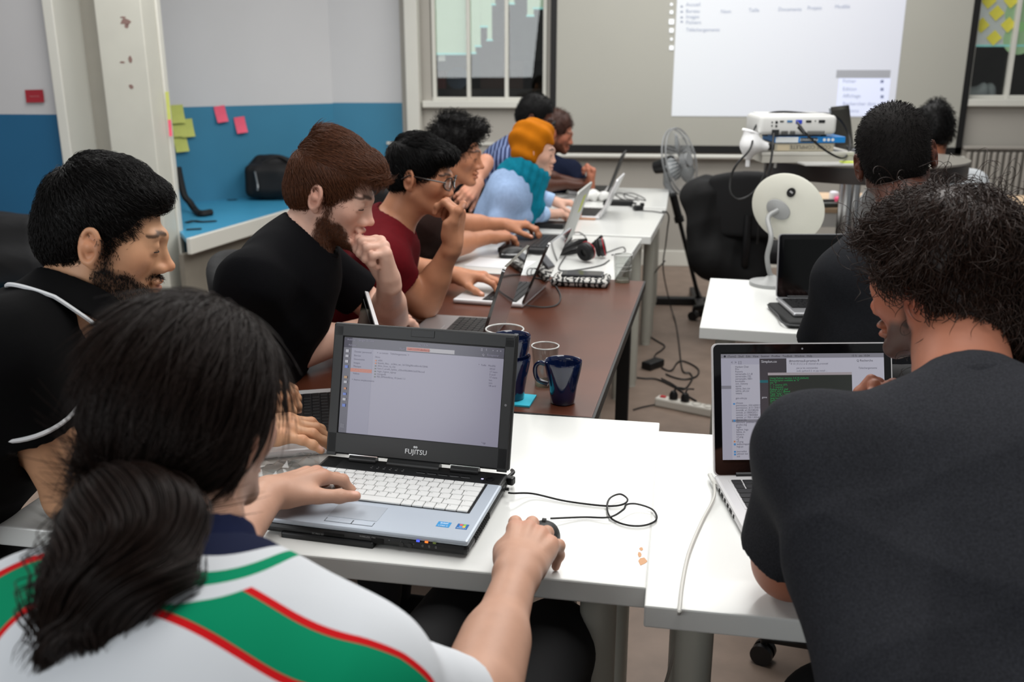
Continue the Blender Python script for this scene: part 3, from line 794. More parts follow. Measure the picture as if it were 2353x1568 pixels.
for r, (ls, ws) in enumerate(zip(layout, wid)):
    x = -kw_ / 2; tot = sum(ws)
    for s_, ww in zip(ls, ws):
        kx = ww / tot * kw_; hh = kp * (.72 if r == 0 else 1.0); kq = (round(kx, 4), r == 0)
        if kq not in cache: cache[kq] = o = MB().box((0, 0, 0), (kx - .0012, hh - .0012, .0032), bevel=.0009, seg=1).build('key', m_wkey, fl)
        else: o = cache[kq].copy(); COL.objects.link(o)
        yy = ky - r * kp + (0 if r else -.002)
        o.location = (x + kx / 2, yy, .0335)
        if s_ != ' ': pr.text(s_, .0042 if len(s_) == 1 else .0026, x + .003, yy + hh / 2 - .0062, .0353)
        x += kx
pr.build('key_lettering', m_kprint, fl, flat=True)
# touchpad and its three buttons
MB().box((-.028, -D1 / 2 + .052, .0312), (.085, .05, .0006)).build('trackpad', mat('laptop_pad_silver', '#a4abb4', .5, metal=.2), fl)
q = MB(); q.box((-.028, -D1 / 2 + .0165, .0309), (.083, .0135, .0006), bevel=.0002); q.build('button_gap', mat('gap_dark_grey', '#3a3d42', .7), fl)
for i, (x, ww) in enumerate(((-.0575, .0225), (-.0345, .0215), (-.0045, .0345))):
    MB().box((x if i else -.0565, -D1 / 2 + .0165, .0314), (ww, .0122, .0012), bevel=.0005).build('pad_button', m_silv, fl)
# stickers
q = MB(); q.box((.122, -D1 / 2 + .044, .0312), (.022, .017, .0004), bevel=.0001); q.build('processor_sticker', mat('sticker_cyan_blue', '#2f8ac4', .4), fl)
q = MB(); q.text('intel', .0075, .122, -D1 / 2 + .0455, .0316, 'CENTER'); q.text('CORE i5', .0045, .122, -D1 / 2 + .038, .0316, 'CENTER'); q.build('sticker_lettering', mat('sticker_white', '#eef4f8', .5), fl, flat=True)
q = MB(); q.lathe([(.0098, .0), (.0103, .0002)], 24, (.122, -D1 / 2 + .0475, .0315), np.diag([1, .45, 1])); 
MB().box((.153, -D1 / 2 + .044, .0312), (.019, .017, .0004), bevel=.0001).build('system_sticker', mat('sticker_deep_blue', '#1d5f9c', .4), fl)
for i, (dx, dy, cc) in enumerate(((-.0028, .0028, '#e0563a'), (.0028, .0034, '#7fb83e'), (-.0028, -.0028, '#3f8fd8'), (.0028, -.0024, '#f2c23a'))):
    MB().box((.153 + dx, -D1 / 2 + .0455 + dy, .0315), (.0048, .0048, .0003)).build('sticker_pane', mat('sticker_pane_%d' % i, cc, .5), fl)
MB().text('Windows 7', .0032, .153, -D1 / 2 + .0372, .0316, 'CENTER').build('sticker_lettering', mat('sticker_white', '#eef4f8'), fl, flat=True)
# front edge details: card slot, switch, jacks, status lights
MB().box((-.048, -D1 / 2 - .0003, .0145), (.034, .002, .0035)).build('card_slot', mat('laptop_slot_black', '#020202'), fl); MB().box((.026, -D1 / 2 - .0003, .013), (.02, .002, .008)).build('radio_switch', mat('laptop_slot_black', '#020202'), fl)
for x in (.066, .080): MB().cyl((x, -D1 / 2 - .001, .012), (x, -D1 / 2 + .004, .012), .0042, n=16).build('audio_jack', mat('jack_dark', '#050505', .3), fl)
for x, cc in ((.094, '#4a5cff'), (.108, '#ff7a28'), (.121, '#6f7f3a')): MB().box((x, -D1 / 2 - .0006, .0215), (.005, .0014, .0022)).build('status_light', mat('led_' + cc, cc, .4, emit=1.3 if cc != '#6f7f3a' else 0.2), fl)
q = MB()
for x, s_, zz in ((-.086, 'SC PRO SD', .011), (-.004, 'WIRELESS  ON', .0165), (.045, 'o', .016), (.065, '/', .016), (.086, '*', .0135), (.099, '-[]', .0135), (.111, '[]', .0135), (.122, '[]', .0135)):
    t_ = MB().text(s_, .0042, 0, 0)
    if t_.v: V = np.array(t_.v); q.add(np.stack([V[:, 0] + x, np.full(len(V), -D1 / 2 - .0012), V[:, 1] + zz], 1), t_.f)
q.build('edge_lettering', mat('laptop_icon_grey', '#9a9a9a'), fl, flat=True)
# side vents on the right
q = MB()
for i in range(12): q.box((W1 / 2 + .0002, -.085 + i * .0075, .013), (.001, .0035, .011))
q.build('side_vents', mat('laptop_slot_black', '#020202'), fl, kind='stuff')
# lid
LT, LL = 16.5, .252
lid = bpy.data.objects.new('lid', None); COL.objects.link(lid); lid.parent = fl; lid.location = (0, D1 / 2 - .006, .031); lid.rotation_euler = (-R6(LT), 0, 0)
m_lid = mat('laptop_lid_black', '#1b1c1d', .48, bump=.03, bscale=700)
MB().box((0, .006, LL / 2 + .004), (W1 + .004, .014, LL - .006), bevel=.005, seg=3).build('lid_shell', m_lid, lid, smooth=True)
q = MB(); BZ_ = .021; zt, zb_ = LL - .026, .046
q.box((0, -.0025, (zt + LL) / 2), (W1 - .004, .004, LL - zt - .004), bevel=.0012); q.box((0, -.0025, zb_ / 2 + .006), (W1 - .004, .004, zb_ - .008), bevel=.0012)
for s_ in (-1, 1): q.box((s_ * (W1 / 2 - BZ_ / 2), -.0025, LL / 2), (BZ_ - .002, .004, LL - .01), bevel=.0012)
q.build('bezel', m_lid, lid)
MB().box((0, -.0046, LL - .010), (.045, .002, .013), bevel=.0007).build('latch', m_lid, lid)
MB().cyl((W1 / 2 - .011, -.0045, .125), (W1 / 2 - .011, -.0052, .125), .0022).build('lid_light', mat('led_dim', '#6a6a6e', .3), lid)
for s_ in (-1, 1):
    MB().tube([(s_ * .098 - .026, -.006, .002), (s_ * .098 + .026, -.006, .002)], .0085, 14).build('hinge', m_ltrim, lid, smooth=True)
    MB().box((s_ * .098, -.0095, .0095), (.056, .0016, .0018)).build('hinge_trim', mat('hinge_chrome', '#cfd0d2', .2, metal=.9), lid)
MB().tube([(-.05, -.004, .0), (.05, -.004, .0)], .010, 14).build('hinge_cover', m_ltrim, lid, smooth=True)
t_ = MB().text('FUJ', .0125, -.0108, 0, 0, 'CENTER'); t_.text('TSU', .0125, .0122, 0, 0, 'CENTER'); t_.text('I', .0125, .0, 0, 0, 'CENTER')
t_.lathe([(.0016, 0), (.0022, 0.0002)], 16, (-.0015, .0128, 0)); t_.lathe([(.0016, 0), (.0022, 0.0002)], 16, (.0024, .0128, 0))
V = np.array(t_.v); q = MB().add(np.stack([V[:, 0], np.full(len(V), -.0048), V[:, 1] + .0215], 1), t_.f)
q.build('maker_lettering', mat('maker_silver', '#c6c7c9', .35, metal=.3), lid, flat=True)
# the picture on its screen: coordinates 0..1 across and down
def ui(lid_, sw, sh, x0, z1, y, dim=1.0):
    state = {'n': 0}
    mats = {}
    def m_(c):
        if c not in mats: mats[c] = mat('screen_%s_%.2f' % (c, dim), c, .25, emit=.62 * dim, spec=.6); mats[c].node_tree.nodes['Principled BSDF'].inputs['Base Color'].default_value = (*[v * .12 for v in lin(c)], 1)
        return mats[c]
    def rect(name, rects, c):
        q = MB(); state['n'] += 1; yy = y - .00012 * state['n']
        for (u0, v0, u1, v1) in rects: q.box((x0 + sw * (u0 + u1) / 2, yy, z1 - sh * (v0 + v1) / 2), (sw * (u1 - u0), .0001, sh * (v1 - v0)))
        return q.build(name, m_(c), lid_, **({'kind': 'stuff'} if len(rects) > 1 else {}))
    def txt(name, items, c, size):
        q = MB(); state['n'] += 1; yy = y - .00012 * state['n'] - .0002
        for it in items:
            u, v, s_ = it[:3]; sz = it[3] if len(it) > 3 else size
            t2 = MB().text(s_, sz, 0, 0)
            if t2.v: V = np.array(t2.v); q.add(np.stack([V[:, 0] + x0 + sw * u, np.full(len(V), yy), V[:, 1] + z1 - sh * v], 1), t2.f)
        return q.build(name, m_(c), lid_, flat=True, kind='stuff')
    return rect, txt
sw, sh = W1 - 2 * BZ_, zt - zb_
rect, txt = ui(lid, sw, sh, -sw / 2, zt, -.0012, .76)
rect('display', [(0, 0, 1, 1)], '#a29fb4')
rect('display_bars', [(0, 0, 1, .105), (0, 0, .052, 1)], '#3f3a52')
rect('display_sidebar', [(.052, .105, .19, 1)], '#9795ac')
rect('display_row', [(.052, .315, .19, .352)], '#c96a50')
rect('display_field', [(.40, .055, .70, .095)], '#b9b6bd'); rect('display_selection', [(.402, .058, .545, .092)], '#c76a5c')
txt('display_lettering', [(.02, .03, 'Activités'), (.09, .03, 'Google Chrome'), (.475, .035, 'jeu. 10:54'), (.03, .085, 'Annuler'), (.36, .085, 'Nom'), (.90, .085, 'Enregistrer')], '#9c98b0', .0048)
txt('display_icons', [(.86, .035, '[]'), (.89, .035, 'S'), (.93, .035, 'v'), (.955, .035, 'x'), (.975, .035, 'o'), (.87, .088, 'Q')], '#c9c6d4', .005)
txt('display_list', [(.07, .15, 'Dossier personnel'), (.07, .19, 'Bureau'), (.07, .228, 'Documents'), (.07, .266, 'Images'), (.07, .302, 'Musique'), (.07, .376, 'Vidéos'), (.065, .44, '+ Autres emplacements'),
                     (.215, .145, '<  o romain   Téléchargements  >'), (.205, .19, 'Nom'), (.225, .222, 'adbk'), (.225, .25, 'bootle_files__ar36ta_wt_16132hg00tre0hm4s12846'), (.225, .278, 'dhiss_linux_rq_0.6'), (.225, .306, 'hars-1_arrefs_hyldta_s25he04la2864c5s3776ccvd'),
                     (.225, .334, 'login_logout_signup'), (.225, .362, 'mongodb'), (.225, .39, 'PJS_DMiskt4biny_15 (web 1.1'), (.85, .19, '^  Taille   Modifié'), (.92, .222, '09:53'), (.92, .25, '17 mars'), (.92, .278, '3 avril'), (.92, .306, '17 mars'), (.92, .334, 'lun.'), (.92, .362, 'ven.'), (.92, .39, '18 avril'), (.90, .965, '*.tgz')], '#55526a', .0046)
txt('display_list', [(.075, .34, 'Téléchargements')], '#e0a394', .0046); txt('display_list', [(.41, .084, 'rack-1.3.174-slim/bin.tgz')], '#8a4038', .0044)
rect('display_icons', [(.208, .212, .216, .226), (.208, .24, .216, .254)], '#d77a3a'); rect('display_icons', [(.208, .268 + i * .028, .216, .28 + i * .028) for i in range(5)], '#55604a')
rect('display_icons', [(.016, .125, .036, .155), (.016, .18, .036, .205), (.016, .235, .036, .262), (.016, .45, .036, .475), (.016, .63, .036, .655)], '#b9b9c4')
rect('display_icons', [(.016, .29, .036, .318), (.016, .575, .036, .60), (.016, .69, .036, .72)], '#4a6fd0'); rect('display_icons', [(.016, .40, .036, .425)], '#b8863a'); rect('display_icons', [(.02, .52, .034, .54)], '#d07a30')
rect('display_icons', [(.016 + .008 * i, .90 + .014 * j, .019 + .008 * i, .905 + .014 * j) for i in range(3) for j in range(3)], '#c8c8d2')
# ------------------------------------------------------------------ laptop with the silver rim at the front right
hl = onZ(1640, 1098, .748); hr_dir = R6(90 + 6.5)
eyv = V3(math.cos(hr_dir), math.sin(hr_dir), 0); exv = V3(eyv[1], -eyv[0], 0)
WM, DM = .333, .232
mc = hl + exv * WM / 2 - eyv * (DM / 2 - .004)
mac, mlid = laptop('rimmed_laptop', 'laptop with silver rim, black bezel and file list on screen, at front right', mc, hr_dir, WM, DM, .016, L=.243, tilt=19, m_base=m_aluw, m_back=m_aluw, keys='single', kcol=m_key)
q = MB()
for i, hh in enumerate((.012, .018, .012, .012, .02, .008)): q.box((-WM / 2 - .0002, DM / 2 - .05 - i * .02, .009), (.001, hh * .7, .006))
q.build('side_ports', mat('laptop_slot_black', '#020202'), mac)
LM = .243
sw, sh = WM - .032, LM - .05
MB().cyl((0.0, -.001, LM - .011), (0.0, -.0014, LM - .011), .0018).build('webcam', mat('webcam_grey', '#7a7a80', .3), mlid)
rect, txt = ui(mlid, sw, sh, -sw / 2, LM - .02, -.0014, .85)
rect('display_window', [(0, 0, 1, 1)], '#b6b5c6'); rect('display_menubar', [(0, 0, 1, .04)], '#8f8e98')
rect('display_column', [(.06, .10, .235, 1)], '#c3c2d0'); rect('display_row', [(0, .30, .06, .33), (.06, .62, .245, .645)], '#8d8c98')
rect('display_chat', [(.235, .045, 1, 1)], '#c9c8d6'); rect('display_chatbar', [(.235, .045, .40, 1)], '#4d4a50'); rect('display_row', [(.235, .25, .30, .275)], '#2f6f78')
rect('display_terminal', [(.285, .205, .80, .75)], '#3a3d3a'); rect('display_terminal_bar', [(.285, .18, .80, .205)], '#b2a9ae')
txt('display_lettering', [(.015, .032, '●  iTerm2   Shell   Edit   View   Session   Profiles   Toolbelt   Window   Help', .0052), (.80, .032, '15 %   jeu. 10:54', .005), (.06, .09, '<  >  [ ]', .006)], '#33323c', .005)
L_ = ['Hydant Chat', 'Pro', 'Favoris', 'serveradm 2.1-8', 'serveradm.132', 'serveradm.1001', 'bookable', 'son_history', 'zprez', 'salma_bac.csv', 'salma_alt.csv', 'swana', '', 'gen-site.py', '', 'choses', 'permission_030.600015', 'permission_613.130015', 'smoldb_x1.32108245', 'simlob_a1.00002021', 'simlob_v1.17800084', 'simlob_s1.700.1.0054', 'dbscan.do', 'discours_publiées.log', 'grades.log', 'login', 'ngrinx_logs', 'latina_m', 'latina-n', 'v1.png', 'v2', 'v3.png', 'webscrapping', 'logi.py', '', 'journalité', 'adviser.txt', 'aut']
txt('display_list', [(.085, .13 + i * .0228, s_) for i, s_ in enumerate(L_) if s_], '#4a4958', .0048)
txt('display_list', [(.245, .085, 'Simplon.co', .0065), (.245, .42, 'gene', .005)], '#dcdbe4', .006); txt('display_list', [(.415, .08, '#montreuil-promo-9', .0066), (.83, .08, 'Q Recherche', .0056)], '#2e2d38', .006)
txt('display_list', [(.415, .105, '* 8 10 | 0 (1) | o le channel de promo#!', .0045), (.46, .145, 'pas je les commandes', .0045), (.46, .172, 'sudo python3.2 -m pip install ...', .0045), (.84, .15, 'Téléchargements', .005)], '#5a5966', .0045)
txt('display_code', [(.295, .24 + i * .021, s_) for i, s_ in enumerate(['Using Python version 3.4.10 (default)', 'bootstrapion available as "b"', 'see "h"', '>  > source (37)', '>  > convert', 'Python 3.4.2 (def', '[GCC 4.2.1 (Based', 'Type "help", "copyr', '2015-10-14 11:26', 'tang havent', 'Sorting in', 'To activ', 'licence', 'Welcome'])], '#35a862', .0048)
rect('display_icons', [(.068, .622, .08, .64), (.068, .845, .08, .863), (.068, .465, .08, .48), (.068, .915, .08, .932), (.068, .94, .08, .957)], '#4f93d0'); rect('display_icons', [(.068, .82, .078, .835)], '#d0875a')
# ------------------------------------------------------------------ the laptops of the left row
q0 = onZ(661, 962, .75); hB = R6(17.5); eB = V3(math.cos(hB), math.sin(hB), 0)
laptop('grey_laptop', 'silver laptop with black keys under the hands of the man in the black polo', q0 + eB * .008, hB, .36, .25, .015, L=.236, tilt=14, m_base=m_aluw, keys='single', m_scr=m_scroff)
m_mir = mat('laptop_mirror_lid', '#2a2523', .07, spec=.9, coat=1.0)
laptop('dark_lid_laptop', 'laptop with dark glossy lid standing behind the plastic cup, silver base', (-.39, 2.515), R6(-7), .33, .235, .016, L=.235, tilt=17, m_base=m_alu, m_back=m_mir)
laptop('dark_lid_laptop', 'laptop with dark glossy lid in front of the man in red, under his typing hand', (-.305, 3.02), R6(-11), .31, .235, .015, L=.215, tilt=23, m_base=m_aluw, m_back=m_mir)
eL, eLid = laptop('sticky_note_laptop', 'black laptop with grey lid back bearing a lime sticky note', (-.245, 3.90), R6(-8), .36, .25, .022, L=.25, tilt=19, m_base=m_lapblack, m_back=mat('lid_grey_back', '#a9aaa6', .4, metal=.2))
MB().box((-.06, .0082, .17), (.07, .001, .075)).build('lid_note', mat('lid_lime_note', '#c9d25c', .7), eLid)
laptop('slim_silver_laptop', 'slim silver laptop in front of the woman in the orange turban', (-.065, 4.80), R6(-8), .30, .22, .014, L=.205, tilt=24, m_base=m_aluw, m_back=m_aluw)
laptop('black_lid_laptop', 'laptop with black lid on the farthest white table', (-.03, 5.70), R6(-6), .32, .23, .02, L=.235, tilt=20, m_base=m_aluw, m_back=m_lapblack)
# right-hand laptop standing on its black sleeve
pl = onZ(1782, 690, .76); hF = R6(90 + 5); e2 = V3(math.cos(hF), math.sin(hF), 0); e1 = V3(e2[1], -e2[0], 0)
fbase = pl + e1 * .145 - e2 * .098
slv = thing('laptop_sleeve', 'black zipped laptop sleeve lying under the laptop on the right table', 'sleeve', (fbase[0] - .01, fbase[1] - .03, T), hF - PI / 2)
MB().box((0, 0, .011), (.32, .24, .021), bevel=.009, seg=3).build('cover', mat('sleeve_black', '#0e0f10', .75), slv, smooth=True)
MB().tube(spline([(-.158, .12, .012), (-.161, 0, .012), (-.158, -.118, .012), (0, -.121, .012), (.15, -.118, .012)], 30), .0025, 6).build('zip', mat('zip_grey', '#3a3b3d', .5), slv)
laptop('black_screen_laptop', 'thin silver laptop with black screen facing the man in the dark shirt', fbase, hF, .29, .20, .012, L=.2, tilt=7, m_base=m_alu, z=T + .0215)
# ------------------------------------------------------------------ things on the tables
Zt = T + .0005
def cable(name, pts, r, m, label, cat='cable', n=60, group=None):
    P = spline(pts, n); c = P.mean(0); c[2] = P[:, 2].min()
    t = MB().tube(P - c, r, 6); o = t.build(name, m, None, smooth=True); o.location = c
    o['label'] = label; o['category'] = cat
    if group: o['group'] = group
    return o
m_cab = mat('cable_black', '#0d0d0e', .5); m_cabg = mat('cable_grey', '#3c3c3c', .55); m_cabw = mat('cable_white', '#c2c1bb', .5)
m_navy = mat('mug_navy_glaze', '#0a1738', .08, coat=.6, spec=.6)
def mug(label, p, z, s=1., handle=None, group=None):
    t = thing('mug', label, 'mug', (p[0], p[1], z), 0, group); S = s
    prof = [(.0, 0), (.026, 0), (.0285, .003), (.030, .02), (.0335, .045), (.039, .07), (.0425, .09), (.0432, .1), (.0428, .1015), (.0415, .101), (.0395, .09), (.036, .07), (.031, .045), (.027, .02), (.024, .008), (0, .007)]
    MB().lathe([(r * S, zz * S) for r, zz in prof], 40).build('body', m_navy, t, smooth=True, angle=60)
    if handle is not None:
        d = V3(math.cos(handle), math.sin(handle), 0)
        pts = [d * .039 * S + V3(0, 0, .088 * S), d * .058 * S + V3(0, 0, .09 * S), d * .068 * S + V3(0, 0, .075 * S), d * .062 * S + V3(0, 0, .05 * S), d * .036 * S + V3(0, 0, .04 * S)]
        MB().tube(spline(pts, 20), .0055 * S, 10).build('handle', m_navy, t, smooth=True)
    return t
mp = onZ(1293, 925, Zt); MS = 1.0
mug('navy blue mug standing alone near the edge of the dark table, handle to the left', mp, Zt, .98, R6(165))
sp_ = onZ(1176, 915, Zt + .004)
mug('lower navy mug of the stack on the blue pad beside the black laptop lid', sp_, Zt + .004, 1.0, R6(100))
mug('upper navy mug nested in the stack beside the black laptop lid', sp_, Zt + .052, 1.0, R6(100))
pp = onZ(1190, 928, Zt)
pad = MB().box((0, 0, .002), (.076, .076, .004)).build('paper_pad', mat('pad_turquoise', '#2fb0c9', .7), None); pad.location = (sp_[0] + .012, sp_[1] - .005, Zt); pad.rotation_euler[2] = -.15; pad['label'] = 'turquoise square note pad under the stacked navy mugs'; pad['category'] = 'note pad'
m_gl = glass('drinking_glass', (.97, .98, .97)); m_gb = glass('glass_thick_base', (.85, .84, .78), .03)
def tumbler(name, label, p, z, r0, r1, h, m=m_gl, rim=.0016, base=True, wall=.002):
    t = thing(name, label, 'cup' if 'cup' in name else 'glass', (p[0], p[1], z))
    MB().lathe([(r0, .001), (r0 + (r1 - r0) * .5, h * .5), (r1, h), (r1 - wall, h), (r0 + (r1 - r0) * .5 - wall, h * .5), (r0 - wall, .012)], 40).build('wall', m, t, smooth=True)
    MB().lathe([(r1 - wall / 2 + rim * math.cos(a), h + rim * math.sin(a)) for a in np.linspace(0, 2 * PI, 9)[:-1]], 40, close=True).build('rim', mat('glass_rim', '#dfe0dd', .1, trans=.3), t, smooth=True)
    if base: MB().lathe([(0, 0), (r0 - .001, 0), (r0 - .001, .010), (r0 - .004, .012), (0, .010)], 32).build('base', m_gb, t, smooth=True)
    return t
gp = onZ(1252, 885, Zt)
tumbler('drinking_glass', 'clear drinking glass behind the single navy mug', gp, Zt, .024, .033, .098)
cp_ = onZ(1160, 860, Zt)
cupz = at(1155, 748, (cp_ - CAM) @ FW)
tumbler('plastic_cup', 'clear plastic cup with white rim behind the black laptop lid', cp_, Zt, .03, .0465, float(cupz[2] - Zt), glass('clear_plastic', (.96, .96, .96), .05), .0022, False, .001)
g2 = onZ(1430, 648, Zt)
tg = tumbler('drinking_glass', 'ribbed clear glass at the far right corner of the dark table', g2, Zt, .027, .033, .098)
q = MB()
for zz in (.045, .06): q.lathe([(.0305 + .0006 * math.cos(a), zz + .0006 * math.sin(a)) for a in np.linspace(0, 2 * PI, 7)[:-1]], 32, close=True)
q.build('ribs', mat('glass_rim', '#dfe0dd'), tg, smooth=True)
# zebra pouch with phone
pc = onZ(1335, 652, Zt)
po = thing('zebra_pouch', 'black and white zebra-pattern pouch on the dark table by the glass', 'pouch', (pc[0], pc[1], Zt), R6(-6))
mz = bpy.data.materials.new('zebra_fabric'); mz.use_nodes = True; nt = mz.node_tree; bs = nt.nodes['Principled BSDF']
tc = nt.nodes.new('ShaderNodeTexCoord'); wv = nt.nodes.new('ShaderNodeTexWave'); wv.inputs['Scale'].default_value = 16; wv.inputs['Distortion'].default_value = 9; wv.inputs['Detail'].default_value = 2; wv.inputs['Detail Scale'].default_value = 2.2
rp = nt.nodes.new('ShaderNodeValToRGB'); rp.color_ramp.elements[0].position = .52; rp.color_ramp.elements[1].position = .60
rp.color_ramp.elements[0].color = (*lin('#0c0c0d'), 1); rp.color_ramp.elements[1].color = (*lin('#b9b7b2'), 1)
nt.links.new(tc.outputs['Object'], wv.inputs[0]); nt.links.new(wv.outputs['Fac'], rp.inputs[0]); nt.links.new(rp.outputs[0], bs.inputs['Base Color']); bs.inputs['Roughness'].default_value = .8
MB().box((0, 0, .014), (.2, .13, .027), bevel=.012, seg=4).build('body', mz, po, smooth=True)
MB().tube(spline([(-.1, .0, .018), (-.09, -.06, .018), (0, -.066, .018), (.09, -.06, .018), (.1, 0, .018)], 24), .002, 6).build('zip', m_black, po)
ph = thing('phone', 'dark smartphone lying on the zebra pouch', 'phone', (pc[0] + .005, pc[1] + .015, Zt + .0275), R6(-4))
MB().box((0, 0, .004), (.145, .075, .008), bevel=.004).build('case', mat('phone_dark', '#2a2a2d', .3), ph)
MB().box((0, 0, .0083), (.132, .068, .0006)).build('display', mat('phone_glass', '#3a3a3d', .12), ph)
# headphones
hc = onZ(1362, 598, Zt)
hp = thing('headphones', 'black over-ear headphones with red rings lying on the white table', 'headphones', (hc[0], hc[1], Zt), R6(20))
m_red = mat('headphone_red', '#b3162a', .4)
for i, (x, y, tl) in enumerate(((-.035, -.03, .5), (.05, .03, -.35))):
    R = basis((math.cos(tl), math.sin(tl), .25), (0, 0, 1)); Rz = np.column_stack([R[:, 1], R[:, 2], R[:, 0]])
    MB().lathe([(0, -.016), (.03, -.016), (.037, -.008), (.036, .004), (.03, .012), (.012, .013), (0, .013)], 28, (x, y, .044), Rz).build('ear_cup', m_black, hp, smooth=True)
    MB().lathe([(.0345 + .003 * math.cos(a), .006 + .002 * math.sin(a)) for a in np.linspace(0, 2 * PI, 9)[:-1]], 28, (x, y, .044), Rz, close=True).build('ring', m_red, hp, smooth=True)
    MB().lathe([(.024 + .011 * math.cos(a), -.02 + .009 * math.sin(a)) for a in np.linspace(0, 2 * PI, 11)[:-1]], 28, (x, y, .044), Rz, close=True).build('cushion', m_chair, hp, smooth=True)
q = MB(); P = spline([(-.035, -.02, .075), (-.06, .02, .06), (-.11, .05, .03), (-.11, .09, .015), (-.05, .11, .012), (.02, .09, .03), (.05, .04, .075)], 40)
for s_ in (-.006, .006): q.tube(P + V3(0, 0, s_ + .004), .007, 8)
q.build('headband', m_black, hp, smooth=True)
cable('headphone_cable', [onZ(1395, 580, Zt + .004), onZ(1430, 568, Zt + .003), onZ(1437, 577, Zt + .003), onZ(1425, 582, Zt + .003), onZ(1405, 586, Zt + .003)], .002, m_cabg, 'short dark cable loop behind the headphones')
cable('laptop_cable', [onZ(1300, 588, Zt + .003), onZ(1285, 612, Zt + .003), onZ(1290, 622, Zt + .003), onZ(1330, 620, Zt + .003), onZ(1380, 610, Zt + .003), onZ(1400, 598, Zt + .003)], .0025, m_cabg, 'dark cable curving in front of the headphones on the white table')
cable('laptop_cable', [onZ(1300, 540, Zt + .003), onZ(1330, 534, Zt + .003), onZ(1346, 548, Zt + .003), onZ(1318, 552, Zt + .003), onZ(1306, 570, Zt + .003), onZ(1320, 580, Zt + .003)], .0022, m_cabg, 'thin grey cable looping behind the lime-noted laptop')
cable('laptop_cable', [onZ(1208, 702, Zt + .006), onZ(1250, 706, Zt + .003), onZ(1280, 700, Zt + .003), onZ(1288, 680, Zt + .003), onZ(1275, 655, Zt + .003), onZ(1255, 640, Zt + .003), onZ(1225, 632, Zt + .003)], .0024, m_cabg, 'dark cable curving round the zebra pouch on the dark table')
q_ = []
for i in range(9): q_.append(onZ(1222 + 22 * math.cos(i * 2.1) + i * 3, 625 + 9 * math.sin(i * 2.1), Zt + .003 + .002 * i))
cable('tangled_cable', q_, .002, m_cabg, 'tangled dark cable between the two glossy lids', n=90)
# mouse and paper by the man in brown
mo = onZ(1180, 590, Zt)
def mouse(label, p, rz, s=1., m2=None):
    t = thing('computer_mouse', label, 'mouse', (p[0], p[1], Zt), rz)
    b = Body(.004 * s); b.el((0, 0, .010 * s), (.055 * s, .031 * s, .026 * s), k=.0); b.custom(lambda P: -(P[..., 2]), (0, 0, 0), .01, 0, 'i')
    pt, qd = b.mesh(); mesh_obj('shell', pt, qd, m_black, t)
    if m2:
        MB().tube(spline([(.05 * s, -.012, .015 * s), (.02, -.031 * s, .014 * s), (-.02, -.031 * s, .014 * s), (-.05 * s, -.012, .014 * s)], 20), .0028 * s, 6).build('side_stripe', m2, t, smooth=True)
    MB().cyl((.026 * s, -.003, .034 * s), (.026 * s, .003, .034 * s), .004 * s, n=12).build('wheel', m_cabg, t)
    return t
mouse('black and grey computer mouse on paper beside the laptop of the man in brown', mo, R6(30), 1.15, mat('mouse_silver', '#a7a9aa', .3))
pa = MB().box((0, 0, .0006), (.24, .17, .0012)).build('paper_sheet', mat('paper_white', '#d4d4d6', .8), None); c = onZ(1150, 606, Zt); pa.location = (c[0], c[1], Zt); pa.rotation_euler[2] = -.25; pa['label'] = 'white paper sheet under the black and grey mouse'; pa['category'] = 'paper'
cable('mouse_cable', [mo + V3(.06, .01, .008), onZ(1222, 584, Zt + .003), onZ(1240, 586, Zt + .003), onZ(1262, 580, Zt + .003)], .0018, m_cabg, 'grey mouse cable running from the black and grey mouse')
# fourth and fifth table
ad = onZ(1420, 472, Zt)
a1 = thing('power_adapter', 'black laptop power adapter on the white table behind the slim silver laptop', 'adapter', (ad[0], ad[1], Zt), R6(-8)); MB().box((0, 0, .015), (.16, .055, .03), bevel=.006).build('case', m_black, a1); MB().cyl((.08, 0, .015), (.1, 0, .013), .007, .004).build('strain_relief', m_cab, a1)
cable('adapter_cable', [ad + V3(.1, 0, .012), onZ(1455, 480, Zt + .004), onZ(1475, 484, Zt + .004), onZ(1500, 486, Zt + .004), onZ(1528, 490, Zt + .004)], .003, m_cabg, 'cable from the black adapter running to the table edge')
pg = onZ(1467, 484, Zt)
a2 = thing('plug_block', 'small black plug lying on the white table in front of the fan', 'plug', (pg[0], pg[1], Zt), R6(20)); MB().box((0, 0, .014), (.05, .03, .028), bevel=.006).build('case', m_black, a2); MB().box((.02, 0, .03), (.02, .02, .02), bevel=.004).build('latch', m_black, a2)
q_ = [onZ(1435 + 30 * math.cos(t) + 3 * i, 452 + 9 * math.sin(t * 1.3), Zt + .003) for i, t in enumerate(np.linspace(0, 11, 12))]
cable('tangled_cable', q_, .0025, m_cabg, 'tangle of grey cables at the back of the farthest white table', n=110)
cable('loose_cable', [onZ(1425, 455, Zt + .004), onZ(1440, 470, Zt + .004), onZ(1460, 478, Zt + .004)], .0028, m_cabg, 'short grey cable beside the black adapter')
sl = onZ(1330, 503, Zt); so = MB().box((0, 0, .003), (.17, .05, .006), bevel=.002).build('orange_phone_case', mat('case_orange_brown', '#b98663', .6), None); so.location = (sl[0], sl[1], Zt); so.rotation_euler[2] = -.13; so['label'] = 'flat orange-brown phone case in front of the slim silver laptop'; so['category'] = 'phone case'
ts = Body(.006); c = onZ(1372, 462, Zt)
for i in range(7): ts.el(c + V3(RNG.uniform(-.05, .05), RNG.uniform(-.03, .03), .02 + RNG.uniform(0, .015)), RNG.uniform(.018, .035, 3), k=.012)
pt, qd = ts.mesh(); pt[:, 2] = np.maximum(pt[:, 2], Zt); o = mesh_obj('crumpled_tissue', pt, qd, mat('tissue_white', '#d9d9d6', .9), None); o['label'] = 'crumpled white tissue behind the lime-noted laptop'; o['category'] = 'tissue'
